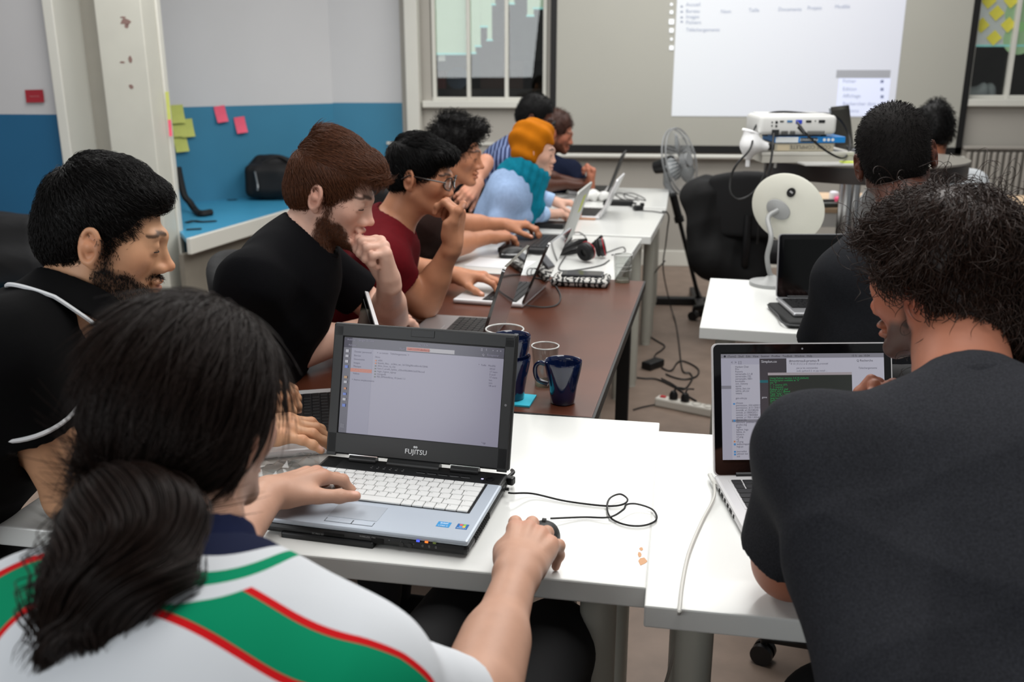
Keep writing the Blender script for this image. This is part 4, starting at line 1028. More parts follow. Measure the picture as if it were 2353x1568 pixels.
dk = MB().box((0, 0, .012), (.14, .1, .024), bevel=.004).build('dark_case', m_black, None); c = onZ(1265, 522, Zt); dk.location = (c[0], c[1], Zt); dk.rotation_euler[2] = -.14; dk['label'] = 'flat black case on the white table beyond the typing hands'; dk['category'] = 'case'
# ------------------------------------------------------------------ front table things
mz_ = onZ(1240, 1258, Zt); MZ = mouse('black computer mouse under the right hand of the person in the jersey', mz_ + V3(0, 0, 0), R6(78), 1.0)
usb = onZ(1160, 1125, T + .018)
cable('mouse_cable', [onZ(1168, 1133, T + .016), onZ(1180, 1134, T + .016), onZ(1225, 1135, Zt + .006), onZ(1300, 1152, Zt + .003), onZ(1390, 1163, Zt + .003), onZ(1430, 1160, Zt + .004), onZ(1442, 1148, Zt + .006), onZ(1425, 1136, Zt + .008), onZ(1402, 1145, Zt + .008), onZ(1395, 1166, Zt + .006), onZ(1405, 1192, Zt + .003), onZ(1440, 1207, Zt + .003), onZ(1480, 1208, Zt + .003), onZ(1508, 1195, Zt + .003), onZ(1500, 1172, Zt + .005), onZ(1465, 1159, Zt + .008), onZ(1440, 1160, Zt + .011), onZ(1432, 1172, Zt + .008), onZ(1400, 1189, Zt + .006), onZ(1340, 1189, Zt + .003), onZ(1265, 1192, Zt + .008)], .0017, m_cab, 'thin black mouse cable looping twice on the front white table', n=160)
u1 = thing('usb_plug', 'black round-edged plug of the mouse cable in the side of the silver laptop', 'plug', tuple(onZ(1152, 1130, T + .008)), hd - PI / 2); MB().box((0, 0, .006), (.016, .014, .009), bevel=.003, seg=3).build('plug_body', m_black, u1); MB().cyl((.008, 0, .006), (.014, 0, .006), .003).build('strain_relief', m_black, u1)
u2 = thing('power_plug', 'black angled power plug at the back right of the silver laptop', 'plug', tuple(onZ(1168, 1113, T + .008)), hd - PI / 2 - .2); MB().box((0, 0, .008), (.024, .014, .015), bevel=.003).build('plug_body', m_black, u2); MB().tube(spline([(-.004, .006, .01), (-.002, .025, .012), (-.014, .045, .006)], 10), .0035, 8).build('lead', m_cab, u2)
cable('charger_cable', [onZ(1641, 1115, T + .012), onZ(1642, 1135, T + .012), onZ(1636, 1155, Zt + .006), onZ(1612, 1200, Zt + .004), onZ(1583, 1270, Zt + .004), onZ(1568, 1340, Zt + .004), onZ(1562, 1395, Zt + .006), onZ(1560, 1409, Zt + .004), onZ(1559, 1420, T - .04), onZ(1552, 1480, T - .16), onZ(1530, 1568, T - .3), onZ(1500, 1640, T - .45)], .0028, m_cabw, 'white charger cable running down over the front table edge', n=120)
cc = thing('charger_tip', 'white magnetic charger tip in the side of the rimmed laptop', 'plug', tuple(onZ(1640, 1105, T + .006)), hr_dir - PI / 2); MB().box((-.004, 0, .005), (.008, .034, .006), bevel=.002).build('plug_body', mat('tip_white', '#c9c8c3', .4), cc); MB().cyl((-.004, -.017, .005), (-.004, -.03, .005), .004, .0028).build('strain_relief', m_cabw, cc)
# clear packaging, black cable at the left
b = Body(.004); c = onZ(640, 1090, Zt)
pk = thing('clear_packaging', 'crumpled clear plastic packaging between the typing hands and the silver laptop', 'packaging', (c[0], c[1], Zt), .5)
V = []; nx_, ny_ = 14, 10; r_ = np.random.default_rng(5); hz = r_.uniform(0, .022, (nx_, ny_))
for i in range(nx_):
    for j in range(ny_): V.append([(i / (nx_ - 1) - .5) * .16, (j / (ny_ - 1) - .5) * .10, hz[i, j] + .001])
Fs = [[i * ny_ + j, i * ny_ + j + 1, (i + 1) * ny_ + j + 1, (i + 1) * ny_ + j] for i in range(nx_ - 1) for j in range(ny_ - 1)]
MB().add(V, Fs).build('film', glass('clear_film', (.95, .96, .96), .04), pk, flat=True)
cable('black_lead', [onZ(575, 1168, Zt + .004), onZ(600, 1152, Zt + .004), onZ(630, 1135, Zt + .004), onZ(660, 1120, Zt + .004)], .003, m_cab, 'black lead on the table beside the left wrist of the person in the jersey')
jk = MB().cyl((0, 0, 0), (.05, 0, 0), .0045, .003, n=12).build('jack_plug', m_black, None); c = onZ(612, 1134, Zt + .005); jk.location = c; jk.rotation_euler[2] = .5; jk['label'] = 'black jack plug end lying left of the silver laptop'; jk['category'] = 'plug'
# worn chip at the table corner
ch = MB(); 
for (x0, y0, s_) in ((1470, 1275, .006), (1476, 1290, .008), (1474, 1262, .004)):
    c = onZ(x0, y0, T + .0002); ch.prism([(c[0] + s_ * RNG.uniform(.5, 1) * math.cos(t), c[1] + 2 * s_ * RNG.uniform(.5, 1) * math.sin(t)) for t in np.linspace(0, 2 * PI, 7)[:-1]], .0004, T + .0001)
o = ch.build('laminate_chip', mat('chip_bare_wood', '#c79a76', .8), None); o['label'] = 'bare wood chips in the white laminate at the table seam'; o['category'] = 'wear mark'
# key fob / small cable at the right table
kf = thing('usb_stick', 'small black key-ring stick on the right white table before the sleeve', 'usb stick', tuple(onZ(1838, 727, Zt)), R6(-10))
MB().box((0, 0, .006), (.045, .014, .011), bevel=.004).build('body', m_black, kf); MB().lathe([(.006 + .0012 * math.cos(a), .0012 * math.sin(a)) for a in np.linspace(0, 2 * PI, 7)[:-1]], 16, (-.027, 0, .006), close=True).build('ring', mat('steel', '#b0b0b0', .25, metal=.9), kf, smooth=True)
# ------------------------------------------------------------------ white disc lamp on the right table
dz = 3.25; dc = at(1810, 478, dz)
lb = onZ(1772, 655, T); lb = V3(lb[0], lb[1], T)
lp = thing('disc_lamp', 'white round disc lamp on a curved grey stem behind the right laptop', 'lamp', (lb[0], lb[1], T))
toc = nrm(CAM - dc); nrm_d = nrm(toc + RT * -.28 + V3(0, 0, -.25))
xd = nrm(RT - nrm_d * (RT @ nrm_d)); xd = nrm(xd * math.cos(R6(-28)) + np.cross(nrm_d, xd) * math.sin(R6(-28))); Rd = np.column_stack([xd, np.cross(nrm_d, xd), nrm_d])
cl = dc - V3(*lb)
MB().lathe([(0, -.008), (.115, -.010), (.125, -.004), (.1255, .0), (.12, .004), (.06, .008), (0, .010)], 48, cl, Rd @ np.diag([1.03, .93, 1])).build('disc', mat('lamp_white_disc', '#c9c8bc', .45), lp, smooth=True)
mcn = cl + Rd @ V3(-.022, -.02, .010)
MB().lathe([(0, 0), (.045, 0), (.043, .006), (.03, .010), (0, .012)], 32, mcn, Rd @ np.diag([1, .72, 1])).build('mount_plate', mat('lamp_grey_mount', '#8e8f8e', .4), lp, smooth=True)
lg = cl + Rd @ V3(-.02, .055, .0105)
MB().lathe([(0, 0), (.017, 0), (.017, .002), (0, .002)], 24, lg, Rd @ np.diag([.85, 1, 1])).build('badge', m_black, lp, smooth=True)
MB().box(lg + Rd @ V3(0, .002, .0026), (.012, .006, .001), Rd).build('badge_mark', mat('badge_grey', '#9c9c9c', .5), lp)
stem = [mcn + Rd @ V3(0, 0, .008), mcn + Rd @ V3(-.008, -.03, .045), at(1772, 545, dz - .05) - lb, at(1763, 590, dz - .03) - lb, at(1768, 625, dz) - lb, V3(0, 0, .03)]
MB().tube(spline(stem, 40), .0085, 12).build('stem', mat('lamp_grey_stem', '#8a8b8a', .35), lp, smooth=True)
MB().lathe([(0, 0), (.075, 0), (.075, .012), (.03, .02), (.012, .035), (0, .035)], 32).build('base', mat('lamp_grey_mount', '#8e8f8e'), lp, smooth=True)
# ------------------------------------------------------------------ round high table with the projector
HT = 1.085; tcn = at(1985, 366, 4.1); tcn = V3(tcn[0], tcn[1], 0)
rt_ = thing('round_table', 'tall round table with dark rim and chrome post, carrying the projector', 'table', (tcn[0], tcn[1], 0))
RR = .425
MB().lathe([(0, HT - .012), (RR - .005, HT - .012), (RR, HT - .008), (RR, HT - .0), (RR - .004, HT), (0, HT)], 64).build('tabletop', mat('round_top_grey', '#8b8780', .25), rt_, smooth=True)
MB().lathe([(RR - .012, HT - .075), (RR - .004, HT - .075), (RR - .004, HT - .012), (RR - .012, HT - .012)], 64, close=True).build('rim_apron', mat('apron_dark_brown', '#1f1612', .35), rt_, smooth=True)
chrome = mat('chrome', '#c8c8c8', .12, metal=1.)
pxl = at(1956, 480, 4.05) - tcn
MB().cyl((pxl[0] - .03, pxl[1], .02), (pxl[0] - .03, pxl[1], HT - .012), .027, n=24).build('post', chrome, rt_, smooth=True)
MB().cyl((pxl[0] + .03, pxl[1] + .1, .02), (pxl[0] + .03, pxl[1] + .1, HT - .012), .027, n=24).build('post', chrome, rt_, smooth=True)
MB().lathe([(0, 0), (.26, 0), (.26, .012), (.05, .03), (0, .03)], 40, (pxl[0], pxl[1] + .05, 0)).build('base_plate', chrome, rt_, smooth=True)
zz = 3.82
def tz(x, y, z=zz): return at(x, y, z)
xr = RT.copy(); yb = nrm(V3(-RT[1], RT[0], 0)); Rp = np.column_stack([xr, yb, [0, 0, 1]])
# white box, thick book, blue book, projector: a pile
bxc = tz(1850, 365); k_ = zz / F_PX
yaw_ = math.atan2(RT[1], RT[0])
def piled(name, label, cat, xa, xb, z0, h, d, back=0.):
    a, b = tz(xa, 350), tz(xb, 350); c = (a + b) / 2 + yb * (d / 2 + back); return thing(name, label, cat, (c[0], c[1], z0), yaw_), float((b - a) @ RT)
def Zat(y): return float(tz(1850, y)[2])
z_b = HT + .0005
bx_, wd = piled('paper_box', 'flat pale cardboard box at the bottom of the pile under the projector', 'box', 1752, 1962, z_b, .05, .26)
hb = max(.03, Zat(350) - z_b); MB().box((0, 0, hb / 2), (wd, .26, hb), bevel=.002).build('box_body', mat('box_pale_grey', '#a8a59c', .6), bx_); MB().box((0, -.002, hb - .006), (wd + .006, .26, .014), bevel=.002).build('box_lid', mat('box_lid_grey', '#b4b2aa', .6), bx_)
z1 = z_b + hb + .0015; h1 = Zat(329) - z1
bk, wd = piled('thick_book', 'thick beige book lying spine-out under the blue book', 'book', 1776, 1918, z1, h1, .19, .015)
MB().box((0, .004, h1 / 2), (wd - .006, .18, h1 - .006)).build('pages', mat('book_pages', '#b9b3a2', .8), bk); MB().box((0, 0, h1 / 2), (wd, .19, h1), bevel=.003).build('cover', mat('book_beige', '#a39c8a', .6), bk)
t_ = MB(); t_.text('CODE COMPLETE', .021, 0, 0, 0, 'CENTER', flip=True); V = np.array(t_.v); MB().add(np.stack([V[:, 0] + .03, np.full(len(V), -.0958), V[:, 1] + h1 * .72], 1), t_.f).build('spine_lettering', mat('book_ink', '#4d473f', .7), bk, flat=True)
MB().box((-wd * .32, -.0953, h1 * .45), (.05, .0008, .022)).build('spine_label', mat('book_label', '#b9ac92', .6), bk)
z2 = z1 + h1 + .001; h2 = Zat(314) - z2
bb_, wd = piled('blue_book', 'blue and white paperback directly under the projector', 'book', 1780, 1942, z2, h2, .2, .01)
MB().box((0, 0, h2 / 2), (wd, .2, h2), bevel=.002).build('cover', mat('book_blue', '#1673b8', .4), bb_)
MB().box((-wd * .33, -.1005, h2 / 2), (wd * .32, .0008, h2 * .9)).build('spine_label', mat('book_white', '#cfd3d4', .5), bb_)
MB().box((-wd * .02, -.1005, h2 / 2), (wd * .24, .0008, h2 * .75)).build('spine_panel', mat('book_dark', '#10161c', .5), bb_)
t_ = MB().text('PHP AVANCÉ', .0125, 0, 0, 0, 'CENTER', flip=True); V = np.array(t_.v); MB().add(np.stack([V[:, 0] - wd * .02, np.full(len(V), -.1012), V[:, 1] + h2 * .68], 1), t_.f).build('spine_lettering', mat('book_white', '#cfd3d4'), bb_, flat=True)
for i in range(3): MB().cyl((wd * .2 + i * .017, -.1004, h2 / 2), (wd * .2 + i * .017, -.1012, h2 / 2), .0062, n=16).build('spine_dot', mat('book_white', '#cfd3d4'), bb_)
# projector
z3 = z2 + h2 + .001; h3 = Zat(262) - z3
pr_, wd = piled('projector', 'white projector with sockets and vents, back turned to the room', 'projector', 1740, 1918, z3, h3, .23)
m_pw = mat('projector_white', '#c9c9c6', .45); m_pd = mat('projector_socket_dark', '#1c1e20', .5)
pw = MB().box((0, 0, h3 * .52), (wd, .23, h3 * .88), bevel=.018, seg=4); pw.box((0, 0, h3 * .95), (wd * .86, .2, h3 * .12), bevel=.008); pw.build('housing', m_pw, pr_, smooth=True)
for sgn in (-1, 1): MB().cyl((sgn * wd * .38, -.07, 0), (sgn * wd * .38, -.07, h3 * .1), .012).build('foot', m_pd, pr_)
def sock(name, px, py, ww, hh, m, rnd=False):
    c = tz(px, py); x = float((c - V3(*pr_.location)) @ RT); z = float(c[2]) - z3
    q = MB()
    if rnd: q.cyl((x, -.1135, z), (x, -.117, z), ww / 2, n=16)
    else: q.box((x, -.1155, z), (ww, .004, hh), bevel=.0015)
    q.build(name, m, pr_)
for px, py, s_ in ((1769, 280, .006), (1769, 288, .006), (1779, 280, .011), (1779, 289, .009), (1867, 277, .005)): sock('audio_socket', px, py, s_, s_, m_pd, True)
sock('video_socket', 1791, 278, .016, .006, m_pd); sock('blue_socket', 1809, 278, .022, .009, mat('socket_blue', '#3f6f9c', .5)); sock('blue_plug', 1830, 279, .026, .016, mat('plug_blue', '#2c3fb4', .4)); sock('video_socket', 1852, 278, .022, .009, m_pd); sock('video_socket', 1882, 278, .026, .012, m_pd)
sock('power_socket', 1778, 304, .03, .024, m_pd)
q = MB()
for px in list(range(1793, 1807, 3)) + list(range(1813, 1825, 3)) + list(range(1853, 1890, 4)):
    c = tz(px, 304); q.box((float((c - V3(*pr_.location)) @ RT), -.1155, float(c[2]) - z3), (.0025, .003, .014))
q.build('vent_slots', m_pd, pr_, kind='stuff')
pf = zz - .13
cable('projector_video_cable', [at(1832, 281, zz - .12), at(1837, 289, zz - .14), at(1848, 303, zz - .15), at(1870, 325, zz - .15), at(1900, 348, zz - .14), at(1930, 363, zz - .1), at(1945, 358, zz), at(1953, 335, zz + .05), at(1948, 305, zz + .1), at(1930, 275, zz + .1), at(1905, 262, zz + .08), at(1860, 261, zz + .05), at(1800, 257, zz + .05), at(1765, 262, zz + .05), at(1743, 282, zz + .02), at(1732, 300, zz), at(1728, 330, zz - .05), at(1718, 350, zz - .1), at(1695, 375, zz - .12), at(1680, 405, zz - .1), at(1678, 440, zz - .1), at(1695, 458, zz - .1), at(1722, 450, zz - .1), at(1745, 425, zz - .05), at(1760, 390, zz), at(1764, 376, zz + .05)], .0045, m_cab, 'thick black video cable arching over the white projector', n=160)
MB_ = MB().cyl((0, 0, 0), (0, 0, .035), .009, .007, n=14).build('video_connector', m_black, None); a_, b2 = at(1836, 291, zz - .155), at(1848, 306, zz - .165); MB_.location = a_; MB_.rotation_euler = Vector((b2 - a_).tolist()).to_track_quat('Z', 'Y').to_euler(); MB_['label'] = 'black ribbed connector on the video cable at the back of the projector'; MB_['category'] = 'connector'
cable('projector_power_cable', [at(1778, 307, zz - .12), at(1776, 330, zz - .14), at(1773, 360, zz - .14), at(1766, 400, zz - .13), at(1762, 430, zz - .1), at(1750, 470, zz + .1), at(1740, 560, zz + .2)], .0045, m_cab, 'black power cable hanging down from the projector')
q_ = [at(1955 + 16 * math.cos(t) + 2 * i, 345 + 10 * math.sin(1.7 * t), zz + .05 + .01 * i) for i, t in enumerate(np.linspace(0, 9, 10))]
cable('tangled_cable', q_, .0025, m_cabg, 'small tangle of cables beside the books on the round table', n=80)
bl = MB().box((0, 0, .006), (.1, .05, .012), bevel=.002).build('lime_pad', mat('lime_pad', '#b9c74f', .7), None); c = at(1962, 366, 3.78); bl.location = (c[0], c[1], HT + .0005); bl.rotation_euler[2] = yaw_; bl['label'] = 'lime green note pad on the round table beside the dark-haired man\'s head'; bl['category'] = 'note pad'
pt_ = MB().box((0, 0, .003), (.22, .12, .006)).build('paper_stack', mat('paper_grey', '#b5b4b0', .7), None); c = at(1900, 374, 3.72); pt_.location = (c[0] + .02, c[1] + .06, HT + .0005); pt_.rotation_euler[2] = yaw_; pt_['label'] = 'thin stack of pale papers at the front of the round table'; pt_['category'] = 'paper'
# white lamp head at the left of the projector
wl_ = at(1728, 330, zz)
wh = thing('lamp_head', 'white bell-shaped clamp lamp beside the projector', 'lamp', tuple(wl_), yaw_)
b = Body(.005); b.rc((-.005, 0, .0), (-.01, 0, .045), .036, .028, k=.02); b.rc((.0, 0, -.005), (.055, 0, -.012), .03, .02, k=.03); b.rc((-.012, 0, -.01), (-.012, 0, -.055), .03, .014, k=.03); b.bx((-.012, 0, .075), (.06, .06, .02), basis((1, 0, -.35)), .004, .004, 's')
pt, qd = b.mesh(); mesh_obj('shade', pt, qd, mat('lamp_white_plastic', '#dcdcdc', .35), wh)
MB().tube(spline([(-.04, 0, .056), (-.012, -.028, .05), (.022, 0, .036), (-.012, .028, .045), (-.04, 0, .056)], 24), .0055, 8).build('shade_rim', mat('lamp_rim_white', '#f2f2f2', .3), wh, smooth=True)
MB().box((.075, 0, -.012), (.03, .03, .026), bevel=.004).build('socket', m_black, wh); MB().box((-.012, 0, -.075), (.016, .016, .04), bevel=.004).build('clamp', mat('lamp_white_plastic', '#dcdcdc'), wh)
MB().tube([(.07, 0, -.012), (.11, .02, -.05), (.11, .03, -.10)], .006, 8).build('arm', m_pw, wh, smooth=True)
# silver laptop lid behind the round table pile
sl_, slid = laptop('tilted_silver_laptop', 'silver laptop opened away from us on the round table, behind the man\'s head', (tcn[0] + .03, tcn[1] + .08), R6(150), .28, .2, .014, L=.2, tilt=12, m_base=m_alu, m_back=mat('lid_slate_silver', '#8d9298', .3, metal=.6), z=HT + .001)
# ------------------------------------------------------------------ desk fan on its stand
fz = 5.75; fcn = at(1562, 372, fz); fb = onZ(1612, 700, 0.)
fan = thing('pedestal_fan', 'grey pedestal fan turned sideways by the far wall', 'fan', (fcn[0], fcn[1], 0))
fo = V3(fcn[0], fcn[1], 0); ctr_ = fcn - fo
ax = nrm(RT * .80 + FW * -.58 + V3(0, 0, .1)); Rf = np.column_stack([nrm(np.cross([0, 0, 1], ax)), np.cross(ax, nrm(np.cross([0, 0, 1], ax))), ax])
m_fg = mat('fan_grey', '#7d7f80', .4); m_fw = mat('fan_wire', '#a9abab', .35, metal=.4)
q = MB(); RF = .205
for zf in (-.05, .05): q.lathe([(RF + .005 * math.cos(a), zf * .25 + .005 * math.sin(a)) for a in np.linspace(0, 2 * PI, 7)[:-1]], 40, ctr_, Rf, close=True)
q.build('guard_rim', m_fg, fan, smooth=True)
q = MB()
for k in range(48):
    a = 2 * PI * k / 48; d = V3(math.cos(a), math.sin(a), 0)
    for sg in (-1, 1): q.tube([ctr_ + Rf @ (d * .05 + V3(0, 0, sg * .055)), ctr_ + Rf @ (d * .14 + V3(0, 0, sg * .05)), ctr_ + Rf @ (d * RF + V3(0, 0, sg * .013))], .0013, 4, False)
q.build('guard_wires', m_fw, fan, kind='stuff')
m_bl = mat('fan_blade_smoke', '#74787a', .25, trans=.0)
for k in range(3):
    a = 2 * PI * k / 3 + 1.4; n_ = 8; V = []; Fs = []
    for i in range(n_ + 1):
        r = .03 + .145 * i / n_; wv_ = .03 + .05 * math.sin(min(1, i / n_ * 1.15) * PI * .8)
        for s_ in (-1, 1):
            t = a + s_ * wv_ / max(r, .05) * .9; V.append(ctr_ + Rf @ V3(r * math.cos(t), r * math.sin(t), s_ * .016))
    Fs = [[2 * i, 2 * i + 1, 2 * i + 3, 2 * i + 2] for i in range(n_)]
    o = MB().add(V, Fs).build('blade', m_bl, fan, smooth=True); md = o.modifiers.new('thick', 'SOLIDIFY'); md.thickness = .003
MB().cyl(ctr_ + Rf @ V3(0, 0, .02), ctr_ + Rf @ V3(0, 0, .065), .045, .04, n=24).build('hub', m_fg, fan, smooth=True)
MB().cyl(ctr_ + Rf @ V3(0, 0, -.05), ctr_ + Rf @ V3(0, 0, -.17), .055, .04, n=24).build('motor', m_black, fan, smooth=True)
pa_ = ctr_ + Rf @ V3(0, 0, -.08); pb_ = at(1547, 450, fz) - fo; pc_ = at(1563, 505, fz) - fo; pd_ = V3(*(onZ(1607, 690, .03) * 1.0)) - fo
MB().tube([pa_, pa_ + V3(0, 0, -.12), pb_], [.03, .026, .024], 12).build('neck', m_fg, fan, smooth=True)
pd_ = V3(pb_[0] + (pc_[0] - pb_[0]) * 4.2, pb_[1] + .05, .05)
MB().tube([pb_, pb_ + (pd_ - pb_) * .22], .024, 12).build('upper_tube', m_black, fan, smooth=True)
MB().tube([pb_ + (pd_ - pb_) * .2, pd_], .013, 12).build('lower_tube', m_blackm, fan, smooth=True)
MB().cyl(pb_ + (pd_ - pb_) * .2, pb_ + (pd_ - pb_) * .25, .03, n=16).build('collar', m_black, fan, smooth=True)
q = MB()
for a in (.1, PI / 2 + .1): q.box((pd_[0], pd_[1], .025), (.6, .06, .05), rotz(a - .1), bevel=.008)
q.build('cross_base', m_black, fan)
# ------------------------------------------------------------------ jacket on the swivel chair
cpos = onZ(1700, 752, 0.)
oc = make_chair('black swivel office chair with a black jacket over its back, in front of the fan', (cpos[0], cpos[1], 0), -.15)
CZ = (cpos - CAM) @ FW - .22
b = Body(.012)
cR = rotz(yaw_); jc = at(1672, 520, CZ - .05)
bc_ = at(1672, 470, CZ - .1)
b.bx(at(1668, 500, CZ - .08), (.20, .10, .20), cR, .07, .05); b.rc(at(1602, 448, CZ - .08), at(1735, 440, CZ - .08), .075, .06, k=.06)
b.rc(at(1600, 452, CZ - .1), at(1612, 600, CZ - .1), .07, .06, k=.06); b.rc(at(1735, 450, CZ - .1), at(1740, 630, CZ - .1), .06, .07, k=.06); b.rc(at(1640, 600, CZ - .1), at(1700, 640, CZ - .05), .10, .10, k=.08); b.el(at(1632, 425, CZ - .05), (.07, .06, .04), k=.05)
b.warp(folds(3, .012, .7))
pt, qd = b.mesh(); jk_ = mesh_obj('jacket', pt, qd, mat('jacket_black', '#060607', .9, bump=.2, bscale=120), None); jk_['label'] = 'black jacket hung over the back of the swivel chair by the fan'; jk_['category'] = 'jacket'
# ------------------------------------------------------------------ white desk with markers before the far wall
dk_c = at(1960, 470, 5.05); dkz = .79
ds = thing('pale_desk', 'white desk with pale wooden top holding markers, right of the chrome post', 'desk', (dk_c[0] + .60, dk_c[1] - .16, 0), R6(-2))
MB().box((0, 0, dkz - .012), (1.9, .62, .024), bevel=.002).build('desktop', mat('desk_pale_wood', '#c8ac8c', .5, var=.05, vscale=8), ds)
MB().box((0, -.295, dkz - .06), (1.88, .02, .07), bevel=.002).build('front_rail', m_tabedge, ds)
for sx_ in (-.9, .9):
    for sy in (-.2, .2): MB().box((sx_, sy, (dkz - .024) / 2), (.04, .04, dkz - .024)).build('leg', m_leg, ds)
def desk_at(x, y): r = onZ(x, y, dkz); return r
for (x, y, sz, cc, nm, lab, cat) in ((1885, 466, (.03, .02, .02), '#c9d94a', 'lime_marker_cap', 'lime marker cap on the pale desk next to the white disc lamp', 'marker'), (1897, 468, (.09, .022, .022), '#17191d', 'black_marker', 'black marker on the pale desk behind the white disc lamp', 'marker'), (1915, 464, (.04, .05, .055), '#dcdce2', 'white_eraser', 'white board eraser on the pale desk', 'eraser'), (1928, 466, (.05, .04, .03), '#e85a86', 'pink_note_block', 'pink note block on the pale desk beside the chrome post', 'note block'), (1914, 477, (.12, .03, .025), '#50534f', 'grey_marker', 'grey marker lying in front of the white eraser on the pale desk', 'marker'), (1932, 478, (.03, .05, .04), '#6b1f22', 'dark_red_box', 'small dark red box on the pale desk by the chrome post', 'box'), (2000, 480, (.12, .05, .012), '#0d0d0e', 'black_case', 'flat black case on the pale desk right of the chrome post', 'case')):
    c = desk_at(x, y); q = MB().box((0, 0, sz[2] / 2), sz, bevel=min(sz) * .3, seg=3); o = q.build(nm, mat('desk_' + nm, cc, .5), None, smooth=True); o.location = (c[0], c[1], dkz + .0005); o.rotation_euler[2] = RNG.uniform(-.1, .3); o['label'] = lab; o['category'] = cat
# ------------------------------------------------------------------ bags and straps on the bench
m_bag = mat('bag_black_nylon', '#0e0e10', .7, bump=.2, bscale=90)
bc = onZ(640, 452, BZ); bz_ = (bc - CAM) @ FW - .2
b = Body(.012); b.bx(at(640, 412, bz_ + .05), (.22, .13, .12), cR, .05, .04); b.rc(at(598, 372, bz_ + .02), at(690, 385, bz_ + .05), .05, .05, k=.05); b.el(at(628, 368, bz_), (.08, .06, .035), k=.04); b.bx(at(630, 415, bz_ - .06), (.14, .03, .085), cR, .025, .03); b.warp(folds(11, .01, .6))
pt, qd = b.mesh(); pt[:, 2] = np.maximum(pt[:, 2], BZ + .001); bo = bc.copy(); bo[2] = BZ
bag = thing('shoulder_bag', 'black nylon shoulder bag on the blue bench behind the brown-haired man', 'bag', tuple(bo))
mesh_obj('bag_body', pt, qd, m_bag, bag, bo)
MB().tube(spline([p - bo for p in (at(586, 395, bz_ - .1), at(592, 425, bz_ - .13), at(592, 438, bz_ - .13))], 10), .006, 6).build('zip_pull', mat('zip_steel', '#8f9294', .3, metal=.7), bag)
MB().tube(spline([p - bo for p in (at(600, 378, bz_ - .05), at(640, 360, bz_ - .05), at(680, 380, bz_ - .02), at(700, 360, bz_))], 20), .014, 8).build('handle', m_bag, bag, smooth=True)
lbz = (onZ(40, 600, .55) - CAM) @ FW
b = Body(.014); b.bx(at(35, 560, lbz), (.16, .1, .14), cR, .05, .05); b.bx(at(40, 610, lbz), (.18, .12, .10), cR, .05, .05); b.el(at(20, 518, lbz), (.14, .08, .04), k=.05); b.warp(folds(12, .012, .6))
pt, qd = b.mesh(); bo = at(35, 640, lbz); lb2 = thing('backpack', 'black backpack against the blue wall at the far left', 'bag', tuple(bo)); mesh_obj('bag_body', pt, qd, m_bag, lb2, bo)
MB().tube(spline([p - bo for p in (at(72, 548, lbz - .1), at(85, 556, lbz - .1), at(90, 580, lbz - .1))], 10), .012, 8).build('strap', mat('strap_grey', '#8c8f93', .7), lb2)
lb2z = float(pt[:, 2].min())
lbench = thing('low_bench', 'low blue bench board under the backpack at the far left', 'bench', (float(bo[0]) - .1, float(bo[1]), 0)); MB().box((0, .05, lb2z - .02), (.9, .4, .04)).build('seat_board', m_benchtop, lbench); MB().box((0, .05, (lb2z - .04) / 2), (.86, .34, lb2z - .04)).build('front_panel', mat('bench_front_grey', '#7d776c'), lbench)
# strap hanging by the post and straps on the bench
def ribbon(name, pts, w_, m, label, cat, up=(0, 0, 1)):
    P = spline(pts, 24); Tn = np.gradient(P, axis=0); V = []
    for p, t in zip(P, Tn):
        s_ = nrm(np.cross(t, up)) * w_ / 2; V += [p - s_, p + s_]
    Fs = [[2 * i, 2 * i + 1, 2 * i + 3, 2 * i + 2] for i in range(len(P) - 1)]
    c = P.mean(0); o = MB().add(np.array(V) - c, Fs).build(name, m, None, smooth=True); o.location = c; md = o.modifiers.new('thick', 'SOLIDIFY'); md.thickness = .003; md.offset = 1
    o['label'] = label; o['category'] = cat; return o
z5 = (onZ(440, 490, BZ) - CAM) @ FW
cable('backpack_strap', [at(409, 385, z5), at(416, 420, z5), at(424, 450, z5), at(436, 465, z5), at(448, 482, z5), onZ(462, 491, BZ + .02), onZ(486, 488, BZ + .02)], .022, m_bag, 'black backpack strap hanging beside the white post onto the bench', 'strap')
ribbon('loose_strap', [onZ(428, 512, BZ + .004), onZ(445, 508, BZ + .006), onZ(462, 510, BZ + .004), onZ(480, 509, BZ + .006), onZ(497, 508, BZ + .004)], .03, m_bag, 'black strap lying in the middle of the blue bench near its end', 'strap')
ribbon('loose_strap', [onZ(428, 528, BZ + .004), onZ(445, 527, BZ + .004), onZ(463, 526, BZ + .004)], .03, m_bag, 'short black strap nearest the front edge of the blue bench', 'strap')
ribbon('loose_strap', [onZ(523, 459, BZ + .004), onZ(535, 459, BZ + .004), onZ(543, 458, BZ + .004)], .03, m_bag, 'thin dark strap end on the blue bench near the wall', 'strap')
